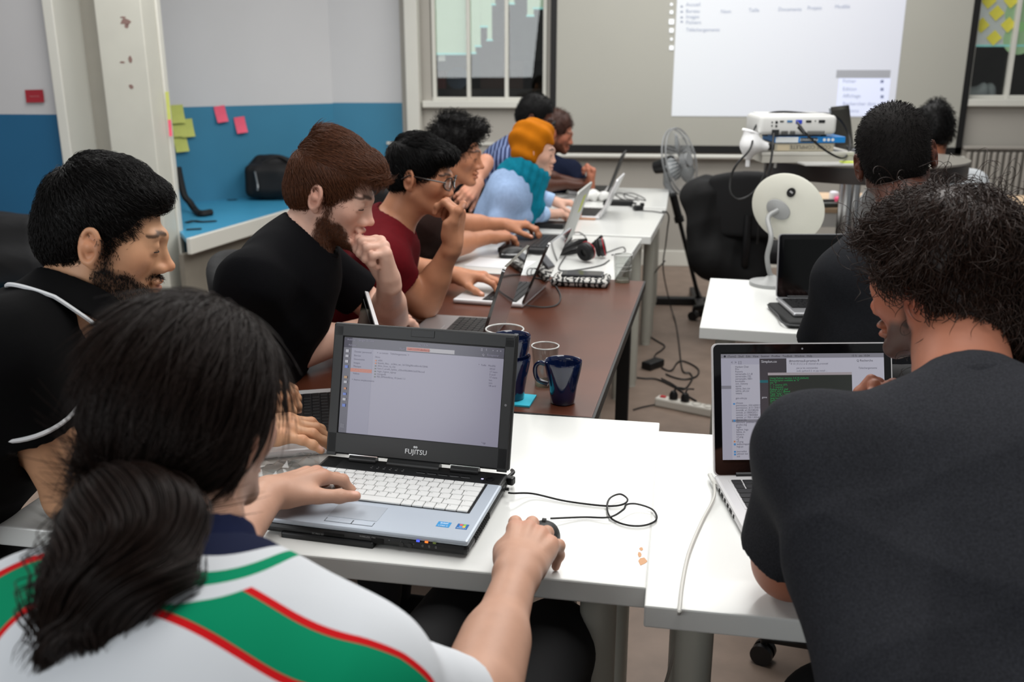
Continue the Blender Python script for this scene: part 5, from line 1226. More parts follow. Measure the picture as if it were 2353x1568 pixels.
# ------------------------------------------------------------------ floor cables, adapter, power strip
Zf = .006
def fc_(pts, label, r=.004): return cable('floor_cable', [onZ(x, y, Zf + dz_) for x, y, dz_ in [(p + (0,))[:3] for p in pts]], r, m_cab, label, n=110)
fc_([(1522, 486, .737), (1532, 488, .735), (1537, 500, .69), (1534, 525, .62), (1530, 560, .5), (1524, 620, .3), (1540, 700, .05), (1552, 740), (1560, 790), (1568, 850), (1585, 858), (1590, 872), (1570, 895), (1540, 880), (1520, 870)], 'black cable hanging from the far table corner and coiling on the floor')
fc_([(1476, 765), (1490, 772), (1512, 785), (1527, 795), (1520, 805), (1506, 815), (1502, 828)], 'black cable running from the dark table leg to the adapter on the floor')
fc_([(1455, 867), (1480, 870), (1510, 872), (1550, 890), (1580, 910), (1600, 922)], 'black cable running across the floor to the power strip')
fc_([(1520, 845), (1535, 852), (1545, 850), (1555, 835), (1568, 830), (1590, 838), (1605, 850), (1600, 865), (1575, 872), (1550, 868), (1530, 860)], 'loose loop of black cable beside the floor adapter')
fc_([(1455, 942), (1480, 935), (1510, 930), (1540, 930)], 'thin pale-brown cable running to the left of the power strip', .003)
fc_([(1528, 600, .5), (1510, 620, .4), (1490, 650, .2), (1480, 700, .05), (1476, 765)], 'black cable drooping between the white table legs', .0035)
fa = onZ(1500, 845, 0.); f_ = thing('floor_adapter', 'black power adapter brick lying on the floor among cables', 'adapter', (fa[0], fa[1], 0), R6(50)); MB().box((0, 0, .02), (.12, .06, .038), bevel=.007).build('case', m_black, f_)
ps = onZ(1580, 945, 0.); st_ = thing('power_strip', 'white multi-socket power strip on the floor with black plugs', 'power strip', (ps[0], ps[1], 0), R6(-28))
MB().box((0, 0, .021), (.30, .055, .042), bevel=.008).build('case', mat('strip_white', '#c9c5bc', .45), st_)
MB().box((-.12, 0, .044), (.025, .02, .008), bevel=.003).build('switch', mat('switch_red', '#b3222a', .4), st_)
for i, x in enumerate((-.07, -.015, .04, .095)): MB().lathe([(.0215, 0), (.0215, .003), (.018, .003), (.018, .001)], 20, (x, 0, .041), close=True).build('socket', mat('strip_socket', '#a7a39b', .5), st_, smooth=True)
for i, (x, lab) in enumerate(((-.07, 'black plug in the power strip nearest its red switch'), (-.015, 'second black plug from the red switch of the power strip'))):
    p = ps + rotz(R6(-28)) @ V3(x, 0, .045); g = thing('plug', lab, 'plug', tuple(p), R6(-28 + 30 * i)); MB().lathe([(0, 0), (.019, 0), (.019, .02), (.012, .035), (0, .036)], 16).build('plug_body', m_black, g, smooth=True); MB().tube(spline([(0, 0, .03), (.01, .01, .05), (.04, .03, .045)], 8), .004, 6).build('lead', m_cab, g, smooth=True)
bt_ = onZ(1615, 812, 0.)
# ------------------------------------------------------------------ people
R6 = math.radians
def headframe(th, pitch, roll=0):
    f0 = V3(math.cos(R6(th)), math.sin(R6(th)), 0); z = V3(0, 0, 1); p = R6(pitch)
    f = f0 * math.cos(p) - z * math.sin(p); u = z * math.cos(p) + f0 * math.sin(p); l = np.cross(u, f); r = R6(roll)
    l2 = l * math.cos(r) + u * math.sin(r); u2 = u * math.cos(r) - l * math.sin(r)
    return np.column_stack([f, l2, u2])
class Fr:
    def __init__(s, o, R, k=1.): s.o = np.asarray(o, float); s.R = R; s.k = k
    def __call__(s, x, y, z): return s.o + s.k * (s.R @ V3(x, y, z))
    def loc(s, P): return ((np.asarray(P) - s.o) @ s.R) / s.k
    def r(s, *a): return tuple(s.k * v for v in a)
def head_prims(b, T, N, jaw=1., nose=1., neck=.054, fem=False):
    R = T.R; k = T.k
    b.el(T(-.009, 0, .034), T.r(.091, .074, .080), R, .0)
    b.el(T(.022, 0, -.030), T.r(.062, .056, .080), R, .03)
    for s in (-1, 1):
        b.rc(T(.0, s * .048 * jaw, -.050), T(.066, s * .017 * jaw, -.097), .020 * k, .016 * k, .025)
        b.el(T(.050, s * .040, -.022), T.r(.028, .023, .026), R, .02)
        b.rc(T(.077, s * .036, .016), T(.086, 0, .014), .0105 * k, .0095 * k, .014)
    b.el(T(.077, 0, -.100), T.r(.016, .02, .014), R, .014)
    for s in (-1, 1):
        b.el(T(.100, s * .033, -.001), T.r(.016, .020, .012), R, .014, 's')
        b.el(T(.0735, s * .032, .001), T.r(.0150, .0155, .0135), R, .005, cut=(T(0, 0, -.0075), -R[:, 2]))
        b.rc(T(.083, s * .021, -.012), T(.077, s * .044, -.008), .004 * k, .004 * k, .006)
    b.rc(T(.084, 0, .008), T(.1005 * nose, 0, -.034), .0070 * k, .0085 * k, .012)
    b.el(T(.1025 * nose, 0, -.037), T.r(.0095, .0085, .0080), R, .008)
    b.rc(T(.070, 0, .0), T(.079, 0, -.038), .013 * k, .015 * k, .012)
    for s in (-1, 1):
        b.el(T(.0915, s * .011, -.042), T.r(.0115, .0075, .0078), R, .008)
        b.el(T(.097, s * .0055, -.0515), T.r(.0055, .003, .003), R, .003, 's')
    b.el(T(.0895, 0, -.0635), T.r(.010, .022, .0075), R, .008); b.el(T(.0885, 0, -.0775), T.r(.010, .019, .0075), R, .006)
    b.bx(T(.1, 0, -.0703), T.r(.010, .020, .0016), R, .0008, .003, 's')
    for s in (-1, 1):   # ears
        E = np.column_stack([nrm(R[:, 0] * .97 + R[:, 2] * -.12), nrm(R[:, 2] * .99 + R[:, 0] * -.1), R[:, 1] * s + R[:, 0] * -.35])
        E[:, 2] = nrm(np.cross(E[:, 0], E[:, 1])) * 1; 
        tl = nrm(R[:, 1] * s - R[:, 0] * .38); xe = nrm(R[:, 0] + tl * -(R[:, 0] @ tl)); ye = np.cross(tl, xe); E = np.column_stack([xe, ye, tl])
        c = T(-.012, s * .0795, -.006)
        b.el(c - tl * .002 * k, T.r(.015, .028, .0045), E, .006); b.ring(c + tl * .002 * k, E, .0145 * k, .0275 * k, .0047 * k, .003)
        b.el(c + E[:, 0] * .003 * k + tl * .004 * k, T.r(.0092, .0165, .0068), E, .003, 's'); b.el(c - R[:, 2] * .028 * k + R[:, 0] * .006 * k, T.r(.008, .0095, .005), E, .004)
        b.rc(T(-.006, s * .068, -.008), c, .012 * k, .010 * k, .008)
    b.rc(T(-.026, 0, -.045), N, neck * k, (neck + .004) * k, .03)
    b.rc(T(-.005, 0, -.075), np.asarray(N) + R[:, 0] * .02, .035 * k, .04 * k, .03)
def hand(b, W, d, n, side, s=1., curls=None, spread=1., thumb=(45, .35, 18, 15), nails=None, kf=.006):
    """side +1 right hand; n = back of the hand; curls per finger (knuckle, middle, end) in degrees"""
    X = nrm(d); Z = np.asarray(n, float); Z = nrm(Z - X * (Z @ X)); Y = np.cross(Z, X) * side
    L = lambda x, y, z: np.asarray(W) + s * (X * x + Y * y + Z * z)
    mcp = [(.092, .027, .003), (.096, .007, .006), (.091, -.013, .004), (.081, -.031, -.002)]
    ln = [(.043, .026, .021), (.047, .030, .022), (.043, .028, .022), (.034, .021, .020)]
    sp = [6, 1, -5, -13]
    if curls is None: curls = [(22, 32, 18)] * 4
    b.rc(L(-.02, .012, 0), L(.02, .014, 0), .021 * s, .019 * s, .015); b.rc(L(-.02, -.012, 0), L(.02, -.014, 0), .021 * s, .018 * s, .015)
    for i, (x, y, z) in enumerate(mcp): b.rc(L(.012, y * .55, -.001), L(x, y, z), .0185 * s, .0128 * s, .012)
    b.rc(L(.02, .018, -.012), L(.055, .034, -.012), .017 * s, .014 * s, .014); b.rc(L(.018, -.018, -.010), L(.068, -.028, -.008), .016 * s, .013 * s, .012)
    for i, (x, y, z) in enumerate(mcp):
        b.rc(L(.035, y * .75, .0125), L(x - .012, y, z + .0095), .003 * s, .0042 * s, .008); b.el(L(x, y, z + .003), (.0125 * s, .0105 * s, .0118 * s), np.column_stack([X, Y, Z]), .006)
    marks = []
    for i in range(4):
        a = 0; p = L(*mcp[i]); ang = R6(sp[i] * spread); fx = X * math.cos(ang) + Y * math.sin(ang)
        pts = [p]; rs = [.0108, .0094, .0086, .0072]
        for j in range(3):
            a += R6(curls[i][j]); dr = fx * math.cos(a) - Z * math.sin(a); p = p + dr * ln[i][j] * s; pts.append(p)
        q = .93 if i == 3 else 1.
        b.chain(pts, [r * s * q for r in rs], .007, kk=kf)
        for j in (1, 2): b.el(pts[j], (.0096 * s * q,) * 3, None, .004)
        nn = nrm(fx * math.sin(a) + Z * math.cos(a)); marks.append((pts[3] - dr * .004 * s + nn * .0065 * s, nn, dr)); marks.append((pts[0] + Z * .01 * s, None, None))
        marks.append((pts[1] + (fx * math.sin(a) + Z * math.cos(a)) * .008 * s, None, None))
    o, dp, b1, b2 = thumb
    p = L(.026, .026, -.010); pts = [p]; an = R6(o)
    for j, (ll, da) in enumerate(((.042, 0), (.034, b1), (.027, b2))):
        an -= R6(da); dr = nrm(X * math.cos(an) + Y * math.sin(an) - Z * dp); p = p + dr * ll * s; pts.append(p)
    b.chain(pts, [.0145 * s, .0125 * s, .0112 * s, .0088 * s], .014, kk=.005); b.el(pts[2], (.0116 * s,) * 3, None, .004)
    yn = nrm(np.cross(dr, Z)); nn = nrm(np.cross(yn, dr) * .8 + Y * .45); nn = nn * (1 if nn @ Z > 0 else -1); marks.append((pts[3] - dr * .004 * s + nn * .008 * s, nn, dr))
    return marks
def arm(b, S, E, W, t=1., k=.02):
    S, E, W = (np.asarray(v, float) for v in (S, E, W))
    b.rc(S, E, .050 * t, .041 * t, .03); b.rc(E, W, .043 * t, .0275 * t, .02); d = W - E
    b.rc(E + d * .12, E + d * .42, .045 * t, .040 * t, .03)
class Torso:
    def __init__(s, P, N, SL, SR, hunch=.0, w=1., dep=1.):
        s.P, s.N, s.SL, s.SR = (np.asarray(v, float) for v in (P, N, SL, SR))
        s.u = nrm(s.N - s.P); l = s.SL - s.SR; l = nrm(l - s.u * (l @ s.u)); f = np.cross(l, s.u); s.R = np.column_stack([f, l, s.u]); s.f, s.l = f, l; s.L = np.linalg.norm(s.N - s.P); s.h = hunch; s.w = w; s.d = dep
    def prims(s, b, g=0., low=True, k=.05):
        u, f, L, h, w, d = s.u, s.f, s.L, s.h, s.w, s.d; at_ = lambda t, x: s.P + u * L * t + f * x
        if low:
            b.el(s.P, (.125 * d + g, .168 * w + g, .11 + g), s.R, .0); b.el(at_(.33, -h * .8), (.108 * d + g, .15 * w + g, .16 + g), s.R, k)
        b.el(at_(.66, .005 - h), (.115 * d + g, .165 * w + g, .18 + g), s.R, k); b.el(at_(.86, -h * .6), (.088 * d + g, .145 * w + g, .09 + g), s.R, k)
        for S in (s.SL, s.SR):
            m = s.N - u * .055 + (S - s.N) * .15; b.rc(m, S, .054 + g, .052 + g, .05)
            b.rc(s.N + u * .0 - f * .012, s.N * .35 + S * .65 + u * .005, .038 + g * .6, .040 + g * .6, .04)
            b.rc(S, s.P + u * L * .55 + (S - s.N) * .75, .052 + g, .07 + g, .05)
def hand_ex(pts, hx):
    m = np.ones(len(pts))
    for a, b_ in hx:
        t = np.clip(((pts - a) @ (b_ - a)) / ((b_ - a) @ (b_ - a)), 0, 1); d = np.linalg.norm(pts - a - t[:, None] * (b_ - a), axis=1); m *= np.clip((d - .062) / .01, 0, 1)
    return m
def skin_cols(T, pts, base, ear=.25, lips=(.62, .25, .22), marks=(), bm=None, beardc=None, nailc=None, brow=None, hx=()):
    q = T.loc(pts); c = np.tile(np.array(lin(base), float), (len(pts), 1)); red = np.array([1.08, .80, .74])
    def mixin(m, t): c[:] = c * (1 - m[:, None]) + c * t * m[:, None]
    g = lambda x, y, z, r: np.exp(-(((q[:, 0] - x) ** 2 + (np.abs(q[:, 1]) - y) ** 2 + (q[:, 2] - z) ** 2) / r ** 2))
    mixin(np.clip(g(-.01, .085, -.006, .03) * 1.2, 0, 1) * ear * 2, red); mixin(g(.108, 0, -.04, .02) * ear * 2, red); mixin(g(.06, .05, -.03, .03) * ear * 1.4, red)
    lm = np.exp(-((q[:, 2] + .0705) / .010) ** 4 - (q[:, 1] / .021) ** 4 - ((q[:, 0] - .099) / .013) ** 4); lc = np.array(lin(base)) * np.array([.80, .46, .44])
    c[:] = c * (1 - lm[:, None] * .8) + lc * lm[:, None] * .8
    if brow:
        bx_ = np.abs(q[:, 1]); zc = .0205 + .16 * np.minimum(bx_ - .012, .022) - .5 * np.maximum(bx_ - .036, 0); hw_ = np.interp(bx_, [.010, .016, .035, .047], [.003, .0054, .0048, .003])
        m = (np.exp(-((q[:, 2] - zc) / hw_) ** 4) * (bx_ > .009) * (bx_ < .048) * (q[:, 0] > .055) * .88)[:, None]; c[:] = c * (1 - m) + np.array(lin(brow)) * m
    for p, nn, dr in marks:
        d2 = ((pts - p) ** 2).sum(1)
        if nn is None: mixin(np.exp(-d2 / .011 ** 2) * .45, red)
        else:
            y = np.cross(nn, dr); v = pts - p
            m = np.exp(-((v @ dr) / .0065) ** 4 - ((v @ y) / .0052) ** 4 - ((v @ nn) / .006) ** 4)[:, None] * .75
            c[:] = c * (1 - m) + np.array(lin(nailc or '#e3b9a8')) * m
            mixin(np.exp(-((pts - p - dr * .0) ** 2).sum(1) / .016 ** 2) * .3, red)
    if bm is not None:
        m = (np.clip(bm(q), 0, 1) * hand_ex(pts, hx) * (np.linalg.norm(q, axis=1) < .15))[:, None]; c[:] = c * (1 - m) + np.array(lin(beardc)) * m
    return c
def skin_mat(name, rough=.48):
    return mat('skin_' + name, '#c08a70', rough, attr='col', sss=.0, bump=.06, bscale=700, spec=.35, var=.05, vscale=35)
def area_sample(pts, Q, n, rng, wfun=None):
    a = np.linalg.norm(np.cross(pts[Q[:, 2]] - pts[Q[:, 0]], pts[Q[:, 3]] - pts[Q[:, 1]]), axis=1)
    if wfun is not None: a = a * wfun(pts[Q].mean(1))
    i = rng.choice(len(Q), n, p=a / a.sum()); u, v = rng.random((2, n))
    A, B, C, D = (pts[Q[i, j]] for j in range(4))
    p = (A * (1 - u)[:, None] + B * u[:, None]) * (1 - v)[:, None] + (D * (1 - u)[:, None] + C * u[:, None]) * v[:, None]
    return p, i
def grow(T, pts, Q, n, flow, length, lift, seed=1, k=7, curl=0., cfreq=40., drop=.9, Rh=.09, jit=.25, wfun=None, clump=0., gravity=0.):
    rng = np.random.default_rng(seed); P, i = area_sample(pts, Q, n, rng, wfun); Nn = vnormals(pts, Q)[Q[i, 0]]
    q = T.loc(P); fl = flow(q) @ T.R.T; fl = fl + rng.normal(size=fl.shape) * jit * np.linalg.norm(fl, axis=1)[:, None]
    tdir = fl - Nn * np.sum(fl * Nn, 1)[:, None]; tdir /= np.linalg.norm(tdir, axis=1)[:, None] + 1e-9
    ln = length * rng.uniform(.6, 1.25, n); lf = lift * rng.uniform(.3, 1.6, n)
    s = np.linspace(0, 1, k); out = np.zeros((n, k, 3)); bn = np.cross(Nn, tdir); ph = rng.uniform(0, 6.28, n)
    for j, t in enumerate(s):
        d = ln * t
        out[:, j] = P + tdir * d[:, None] + Nn * (lf * math.sin(t * 1.9) - drop * d * d / (2 * Rh))[:, None] + np.array([0, 0, -1]) * (gravity * d * d)[:, None]
        if curl: out[:, j] += (Nn * np.sin(ph + cfreq * d)[:, None] + bn * np.cos(ph + cfreq * d)[:, None]) * (curl * min(1, t * 2.5))
    return out
def hair_mat(name, col, rough=.42, spec=.35):
    return mat('hair_' + name, col, rough, spec=spec, var=.3, vscale=180)
RAD = lambda r, k: r * np.concatenate([np.full(k - 2, 1.), [.75, .25]])
def short_hair(T, top=.012, side=.008, back=.012, extra=(), cut_z=.052, cut_x=.052, nape=-.062, burn=-.004, h=.004, cutk=.014):
    b = Body(h); R = T.R; k = T.k
    b.el(T(-.011 - back * .4, 0, .038), T.r(.091 + back * .8, .074 + side, .080 + top), R, .0)
    b.el(T(-.045, 0, -.012), T.r(.062 + back * .6, .062 + side, .06), R, .03)
    for a in extra: b.el(T(*a[0]), T.r(*a[1]), R if len(a) < 4 else R @ a[3], a[2])
    b.bx(T(cut_x + .08, 0, cut_z - .1), T.r(.08, .14, .10), R, .02, cutk, 's')
    b.bx(T(.05, 0, burn - .09), T.r(.072, .14, .09), R, .012, .01, 's')
    b.bx(T(-.06, 0, nape - .07), T.r(.16, .14, .07), R, .01, .01, 's')
    for s in (-1, 1): b.el(T(-.012, s * .086, -.008), T.r(.022, .022, .034), R, .006, 's')
    return b
def person(label, hd, N, SL, SR, EL, ER, WL, WR, P, HL, HR, skin='#c79a80', h=.003, hs=1., hunch=0., w=1., dep=1., armt=1., kn=None, headkw={}, group=None, bm=None, beardc='#2a1c15', ear=.25, shirt=None, pants='#0d0d0f', sleeve=.62, sl_r=.064, fold=.0035, seed=1, long=False, neckr=.066, shirt_h=.006, shirt_g=.014, neck_cut=None, eyes=True, brow='#1d1511', handk=1., nailc=None, chair=None, trouser=True, lowbody=False, shirt_extra=None, fold_scale=1., shirt_low=-1., cshift=-.03, carms=False, knees=None, tint=None):
    T = Fr(hd[0], headframe(*hd[1:]), hs); base = np.array([P[0], P[1], 0.])
    b = Body(h); head_prims(b, T, N, **headkw)
    uu = nrm(np.asarray(N, float) - np.asarray(P, float)) * .03; SL = np.asarray(SL, float) - uu; SR = np.asarray(SR, float) - uu
    to = Torso(P, N, SL, SR, hunch, w, dep); to.prims(b, -.012, low=False)
    marks = []
    for S, E, W, H, sd in ((SL, EL, WL, HL, -1), (SR, ER, WR, HR, 1)):
        if W is None: continue
        arm(b, S, E, W, armt); marks += hand(b, W, H[0], H[1], sd, handk, *H[2:])
    pts, Q = b.mesh()
    hx = [(np.asarray(W, float) - nrm(H[0]) * .02, np.asarray(W, float) + nrm(H[0]) * .12) for W, H in ((WL, HL), (WR, HR)) if W is not None]
    cols = skin_cols(T, pts, skin, ear, marks=marks, bm=bm, beardc=beardc, nailc=nailc, brow=brow if eyes else None, hx=hx)
    root = mesh_obj('person', pts, Q, skin_mat('a' if h < .0045 else 'b'), None, base, cols); root.location = base; root['label'] = label; root['category'] = 'person'
    if group: root['group'] = group
    mk = lambda n_, p, q, m, par=None, **kw: mesh_obj(n_, p, q, m, par or root, base if par is None else base, **kw)
    if eyes:
        for s in (-1, 1):
            q = MB(); c = T(.0720, s * .033, .000) - base; Z = np.column_stack([T.R[:, 1], T.R[:, 2], T.R[:, 0]])
            q.lathe([(.0112 * hs * math.sin(a), -.0112 * hs * math.cos(a)) for a in np.linspace(0.01, PI - .01, 12)], 18, c, Z); q.build('eye', mat('eye_white', '#6f645c', .2), root, smooth=True)
            gz = nrm(T.R[:, 0] - T.R[:, 2] * .5); q = MB().lathe([(0, .0115 * hs), (.0065 * hs, .0098 * hs), (.0067 * hs, .0090 * hs)], 16, c, basis(np.cross(gz, [0.3, .1, 1.]), gz) if False else np.column_stack([nrm(np.cross([0, 0, 1.], gz)), np.cross(gz, nrm(np.cross([0, 0, 1.], gz))), gz])); q.build('iris', mat('iris_dark', '#20140d', .1), root, smooth=True)
            lash = [T(.0735 + .0148 * math.cos(a), s * (.032 + .0150 * math.sin(a)), -.0075) - base for a in np.linspace(-1.1, 1.15, 9)]
            MB().tube(lash, .0010 * hs, 5).build('eyelash', mat('lash_dark', '#140d0a', .7), root)
    # shirt
    if shirt:
        sb = Body(shirt_h); to.prims(sb, shirt_g)
        for S, E, W in ((SL, EL, WL), (SR, ER, WR)):
            S, E = np.asarray(S, float), np.asarray(E, float)
            if long and W is not None:
                W = np.asarray(W, float); sb.rc(S, E, sl_r, sl_r * .88, .03); sb.rc(E, W, sl_r * .88, sl_r * .62, .02, cut=(E + (W - E) * .93, nrm(W - E)))
            else:
                d = nrm(E - S); e = S + (E - S) * sleeve; sb.rc(S, E, sl_r, sl_r * .94, .03, cut=(e, d))
        if not long:
            for S, E in ((SL, EL), (SR, ER)):
                S, E = np.asarray(S, float), np.asarray(E, float); e = S + (E - S) * (sleeve - .07); sb.rc(e, E, sl_r * .94 - .012, .045, .004, 's')
        if shirt_extra: shirt_extra(sb, to, T)
        ax = nrm(T(-.02, 0, -.06) - np.asarray(N)); sb.rc(np.asarray(N) - ax * .012 + to.f * .012, np.asarray(N) + ax * .2, neckr, neckr * 1.25, .008, 's')
        if neck_cut: neck_cut(sb, to, T)
        if fold: sb.warp(folds(seed, fold, fold_scale))
        sp, sq = sb.mesh(); so = mk('shirt', sp, sq, shirt)
    else: sp = sq = so = None
    if trouser:
        tb_ = Body(.011); Pp = np.asarray(P, float); tb_.el(Pp - to.u * .02, (.135, .178 * w, .125), to.R, .0)
        ff = to.f * V3(1, 1, 0); ff = nrm(ff)
        kn_ = knees or (Pp + to.l * .11 + ff * .42 + V3(0, 0, -.05), Pp - to.l * .11 + ff * .42 + V3(0, 0, -.05))
        for s, K in ((1, kn_[0]), (-1, kn_[1])):
            K = np.asarray(K, float); A_ = V3(K[0], K[1], .09) - ff * .04; tb_.rc(Pp + to.l * s * .085 - V3(0, 0, .02), K, .088, .068, .03); tb_.rc(K, A_, .064, .05, .02)
            sh = Body(.01); sh.rc(A_ + V3(0, 0, -.045) - ff * .03, A_ + V3(0, 0, -.05) + ff * .15, .045, .038, .02); sh.custom(lambda X: -(X[..., 2]), A_, .02, 0, 'i'); p2, q2 = sh.mesh(); mk('shoe', p2, q2, mat('shoe_black', '#141414', .6))
        tb_.warp(folds(seed + 40, .004)); p2, q2 = tb_.mesh(); mk('trousers', p2, q2, mat('trousers_' + pants, pants, .9, bump=.1, bscale=200))
    if chair:
        make_chair(chair, (P[0] + to.f[0] * cshift, P[1] + to.f[1] * cshift, 0), math.atan2(to.f[1], to.f[0]) - PI / 2, arms=carms)
    return dict(root=root, T=T, to=to, pts=pts, Q=Q, base=base, shirt=so, sp=sp, mk=mk, hx=hx)
def add_hair(r, b, m, n=0, flow=None, length=.03, lift=.006, rad=.0004, name='hair', k=7, it=1, **kw):
    p, q = b.mesh(); p = relax(p, q, it); o = r['mk'](name, p, q, m)
    if n:
        S = grow(r['T'], p, q, n, flow, length, lift, k=k, **kw); strands(name + '_strands', S, RAD(rad, k), m, o, r['base'], kind='stuff')
    return p, q, o
def ring_at(r, name, c, R, rx, ry, t, m, flat=1.):
    q = MB(); q.lathe([(1 + t * math.cos(a) / rx, t * math.sin(a) * flat) for a in np.linspace(0, 2 * PI, 9)[:-1]], 48, np.asarray(c) - r['base'], R @ np.diag([rx, ry, 1.]), close=True); return q.build(name, m, r['root'], smooth=True)
CREW = lambda r, dz=.0, f=.012, rr=.067: None
UPZ = V3(0, 0, 1)
def lum(c): return c
fab = lambda n, c, **k: mat('fabric_' + n, c, k.pop('rough', .9), bump=k.pop('bump', .12), bscale=k.pop('bscale', 350), sheen=k.pop('sheen', 0), spec=k.pop('spec', .12), var=k.pop('var', .08), vscale=k.pop('vscale', 60), **k)
# ================= person in the jersey, back to us =================
jm = bpy.data.materials.new('jersey_fabric'); jm.use_nodes = True; nt = jm.node_tree; bs = nt.nodes['Principled BSDF']; bs.inputs['Roughness'].default_value = .85; bs.inputs['Specular IOR Level'].default_value = .12
def attr_ramp(name, lo, hi, stops):
    a = nt.nodes.new('ShaderNodeAttribute'); a.attribute_name = name; mr = nt.nodes.new('ShaderNodeMapRange'); mr.inputs['From Min'].default_value = lo; mr.inputs['From Max'].default_value = hi
    rp = nt.nodes.new('ShaderNodeValToRGB'); rp.color_ramp.interpolation = 'CONSTANT'; nt.links.new(a.outputs['Fac'], mr.inputs['Value']); nt.links.new(mr.outputs['Result'], rp.inputs[0])
    e = rp.color_ramp.elements
    for i, (p, c) in enumerate(stops):
        el_ = e[i] if i < 2 else e.new(.999)
        el_.position = (p - lo) / (hi - lo); el_.color = (*lin(c), 1)
    return rp
JW, JG, JR, JN = '#c9ccd0', '#00815a', '#c01318', '#141a33'
r1 = attr_ramp('band', 0, .2, [(0, JG), (.045, JR), (.060, JW)])
r2 = attr_ramp('ringd', 0, .2, [(0, JN), (.086, JW), (.0945, JG), (.101, JW), (.12, '#000000')])
a = nt.nodes.new('ShaderNodeAttribute'); a.attribute_name = 'ringd'; gt = nt.nodes.new('ShaderNodeMath'); gt.operation = 'LESS_THAN'; gt.inputs[1].default_value = .108; nt.links.new(a.outputs['Fac'], gt.inputs[0])
mx = nt.nodes.new('ShaderNodeMix'); mx.data_type = 'RGBA'; nt.links.new(gt.outputs[0], mx.inputs['Factor']); nt.links.new(r1.outputs[0], mx.inputs['A']); nt.links.new(r2.outputs[0], mx.inputs['B']); nt.links.new(mx.outputs['Result'], bs.inputs['Base Color'])
def brd(lo_, hi_): return lambda q: 0
hA = at(447, 958, .96)
SRa, ERa, WRa = at(812, 1440, .87) - V3(0, 0, .034), V3(-.125, .895, .765), onZ(1194, 1303, .802)
SLa, ELa, WLa = at(85, 1325, .93) - V3(0, 0, .034), V3(-.52, 1.03, .795), onZ(620, 1132, .808)
NA = at(445, 1270, .885) - V3(0, 0, .036)
dA_ = nrm(onZ(1240, 1172, .800) - WRa)
PA = person('person seen from behind in a white and green jersey, dark ponytail, hand on a mouse', (hA, 68, 10, 0), NA, SLa, SRa, ELa, ERa, WLa, WRa, V3(-.40, .50, .60),
    (V3(.52, .85, -.08), V3(-.15, .05, 1), [(20, 40, 22), (24, 44, 20), (28, 46, 22), (30, 46, 22)], 1., (42, .16, 4, 4)),
    (nrm(dA_ + V3(.03, 0, .02)), V3(.16, -.12, 1), [(16, 46, 24), (16, 44, 24), (20, 46, 26), (24, 46, 26)], 1.5, (14, .45, 8, 5)),
    skin='#b98f79', h=.0026, hs=.93, shirt=jm, shirt_h=.004, shirt_g=.02, sleeve=.80, sl_r=.060, fold=.004, seed=5, neckr=.064, headkw=dict(neck=.052), fold_scale=.8, ear=.35, handk=.98,
    pants='#0b0b0d', knees=(onZ(1050, 1470, .60) + V3(0, .05, 0), onZ(1275, 1480, .58)), chair='black office chair under the person in the jersey', shirt_extra=lambda sb, to, T: None)
# stripe coordinates on the jersey
o, p, to = PA['shirt'], PA['sp'], PA['to']
def band_coord(p, to, S, E):
    m = to.N - to.u * .02
    def seg(a, b):
        ba = b - a; t = np.clip(((p - a) @ ba) / (ba @ ba), 0, 1); c = a + t[:, None] * ba; return np.linalg.norm(p - c, axis=1), p - c
    d1, v1 = seg(m, S); d2, v2 = seg(S, S + (E - S) * 1.5)
    ax2 = nrm(E - S); f2 = nrm(to.f - ax2 * (to.f @ ax2)); out = nrm(S - to.N); o2 = nrm(out + to.u * .6 - ax2 * ((out + to.u * .6) @ ax2))
    x1 = v1 @ to.f; x2 = v2 @ f2; use1 = d1 < d2
    x = np.where(use1, x1, x2); up = np.where(use1, v1 @ to.u, v2 @ o2)
    w_ = 1 / (1 + np.exp((d1 - d2) / .03)); x = x1 * w_ + x2 * (1 - w_); up = (v1 @ to.u) * w_ + (v2 @ o2) * (1 - w_)
    return x, up
sideL = (p - to.N) @ to.l > 0
(xL, uL), (xR, uR) = band_coord(p, to, SLa, ELa), band_coord(p, to, SRa, ERa)
xb, ub = np.where(sideL, xL, xR), np.where(sideL, uL, uR)
rN = np.linalg.norm(p - to.N, axis=1); tb_ = np.clip((rN - .10) / .12, 0, 1)
band = np.abs(xb + ub - (-.079 + .036 * tb_)) / (.036 - .011 * tb_) * .05 + 2. * np.maximum(-.07 - ub, 0)
axn = nrm(PA['T'](-.02, 0, -.06) - NA); v = p - NA; hgt = v @ axn; rad_ = np.sqrt(np.linalg.norm(v - hgt[:, None] * axn, axis=1) ** 2 + .7 * np.minimum(hgt + .01, 0) ** 2)
ringd = rad_
for n_, arr in (('band', band), ('ringd', ringd)):
    at_ = o.data.attributes.new(n_, 'FLOAT', 'POINT'); at_.data.foreach_set('value', arr.astype(np.float32))
# navy collar stand
cb = Body(.0035)
def collar_f(Nk, ax, r0, r1, z0, z1, th, tilt=None):
    def f(P):
        v = P - np.asarray(Nk, np.float32); h_ = v @ ax.astype(np.float32); rr = np.sqrt(np.maximum((v * v).sum(-1) - h_ * h_, 1e-9))
        t = (h_ - z0) / (z1 - z0); R_ = r0 + (r1 - r0) * np.clip(t, 0, 1)
        return np.maximum(np.abs(rr - R_) - th, np.maximum(z0 - h_, h_ - z1)) * .8
    return f
cb.custom(collar_f(NA - to.f * .008, axn, .069, .061, -.03, .045, .0035), NA, .11)
pt, qd = cb.mesh(); PA['mk']('collar', pt, qd, fab('navy_collar', '#151b36'))
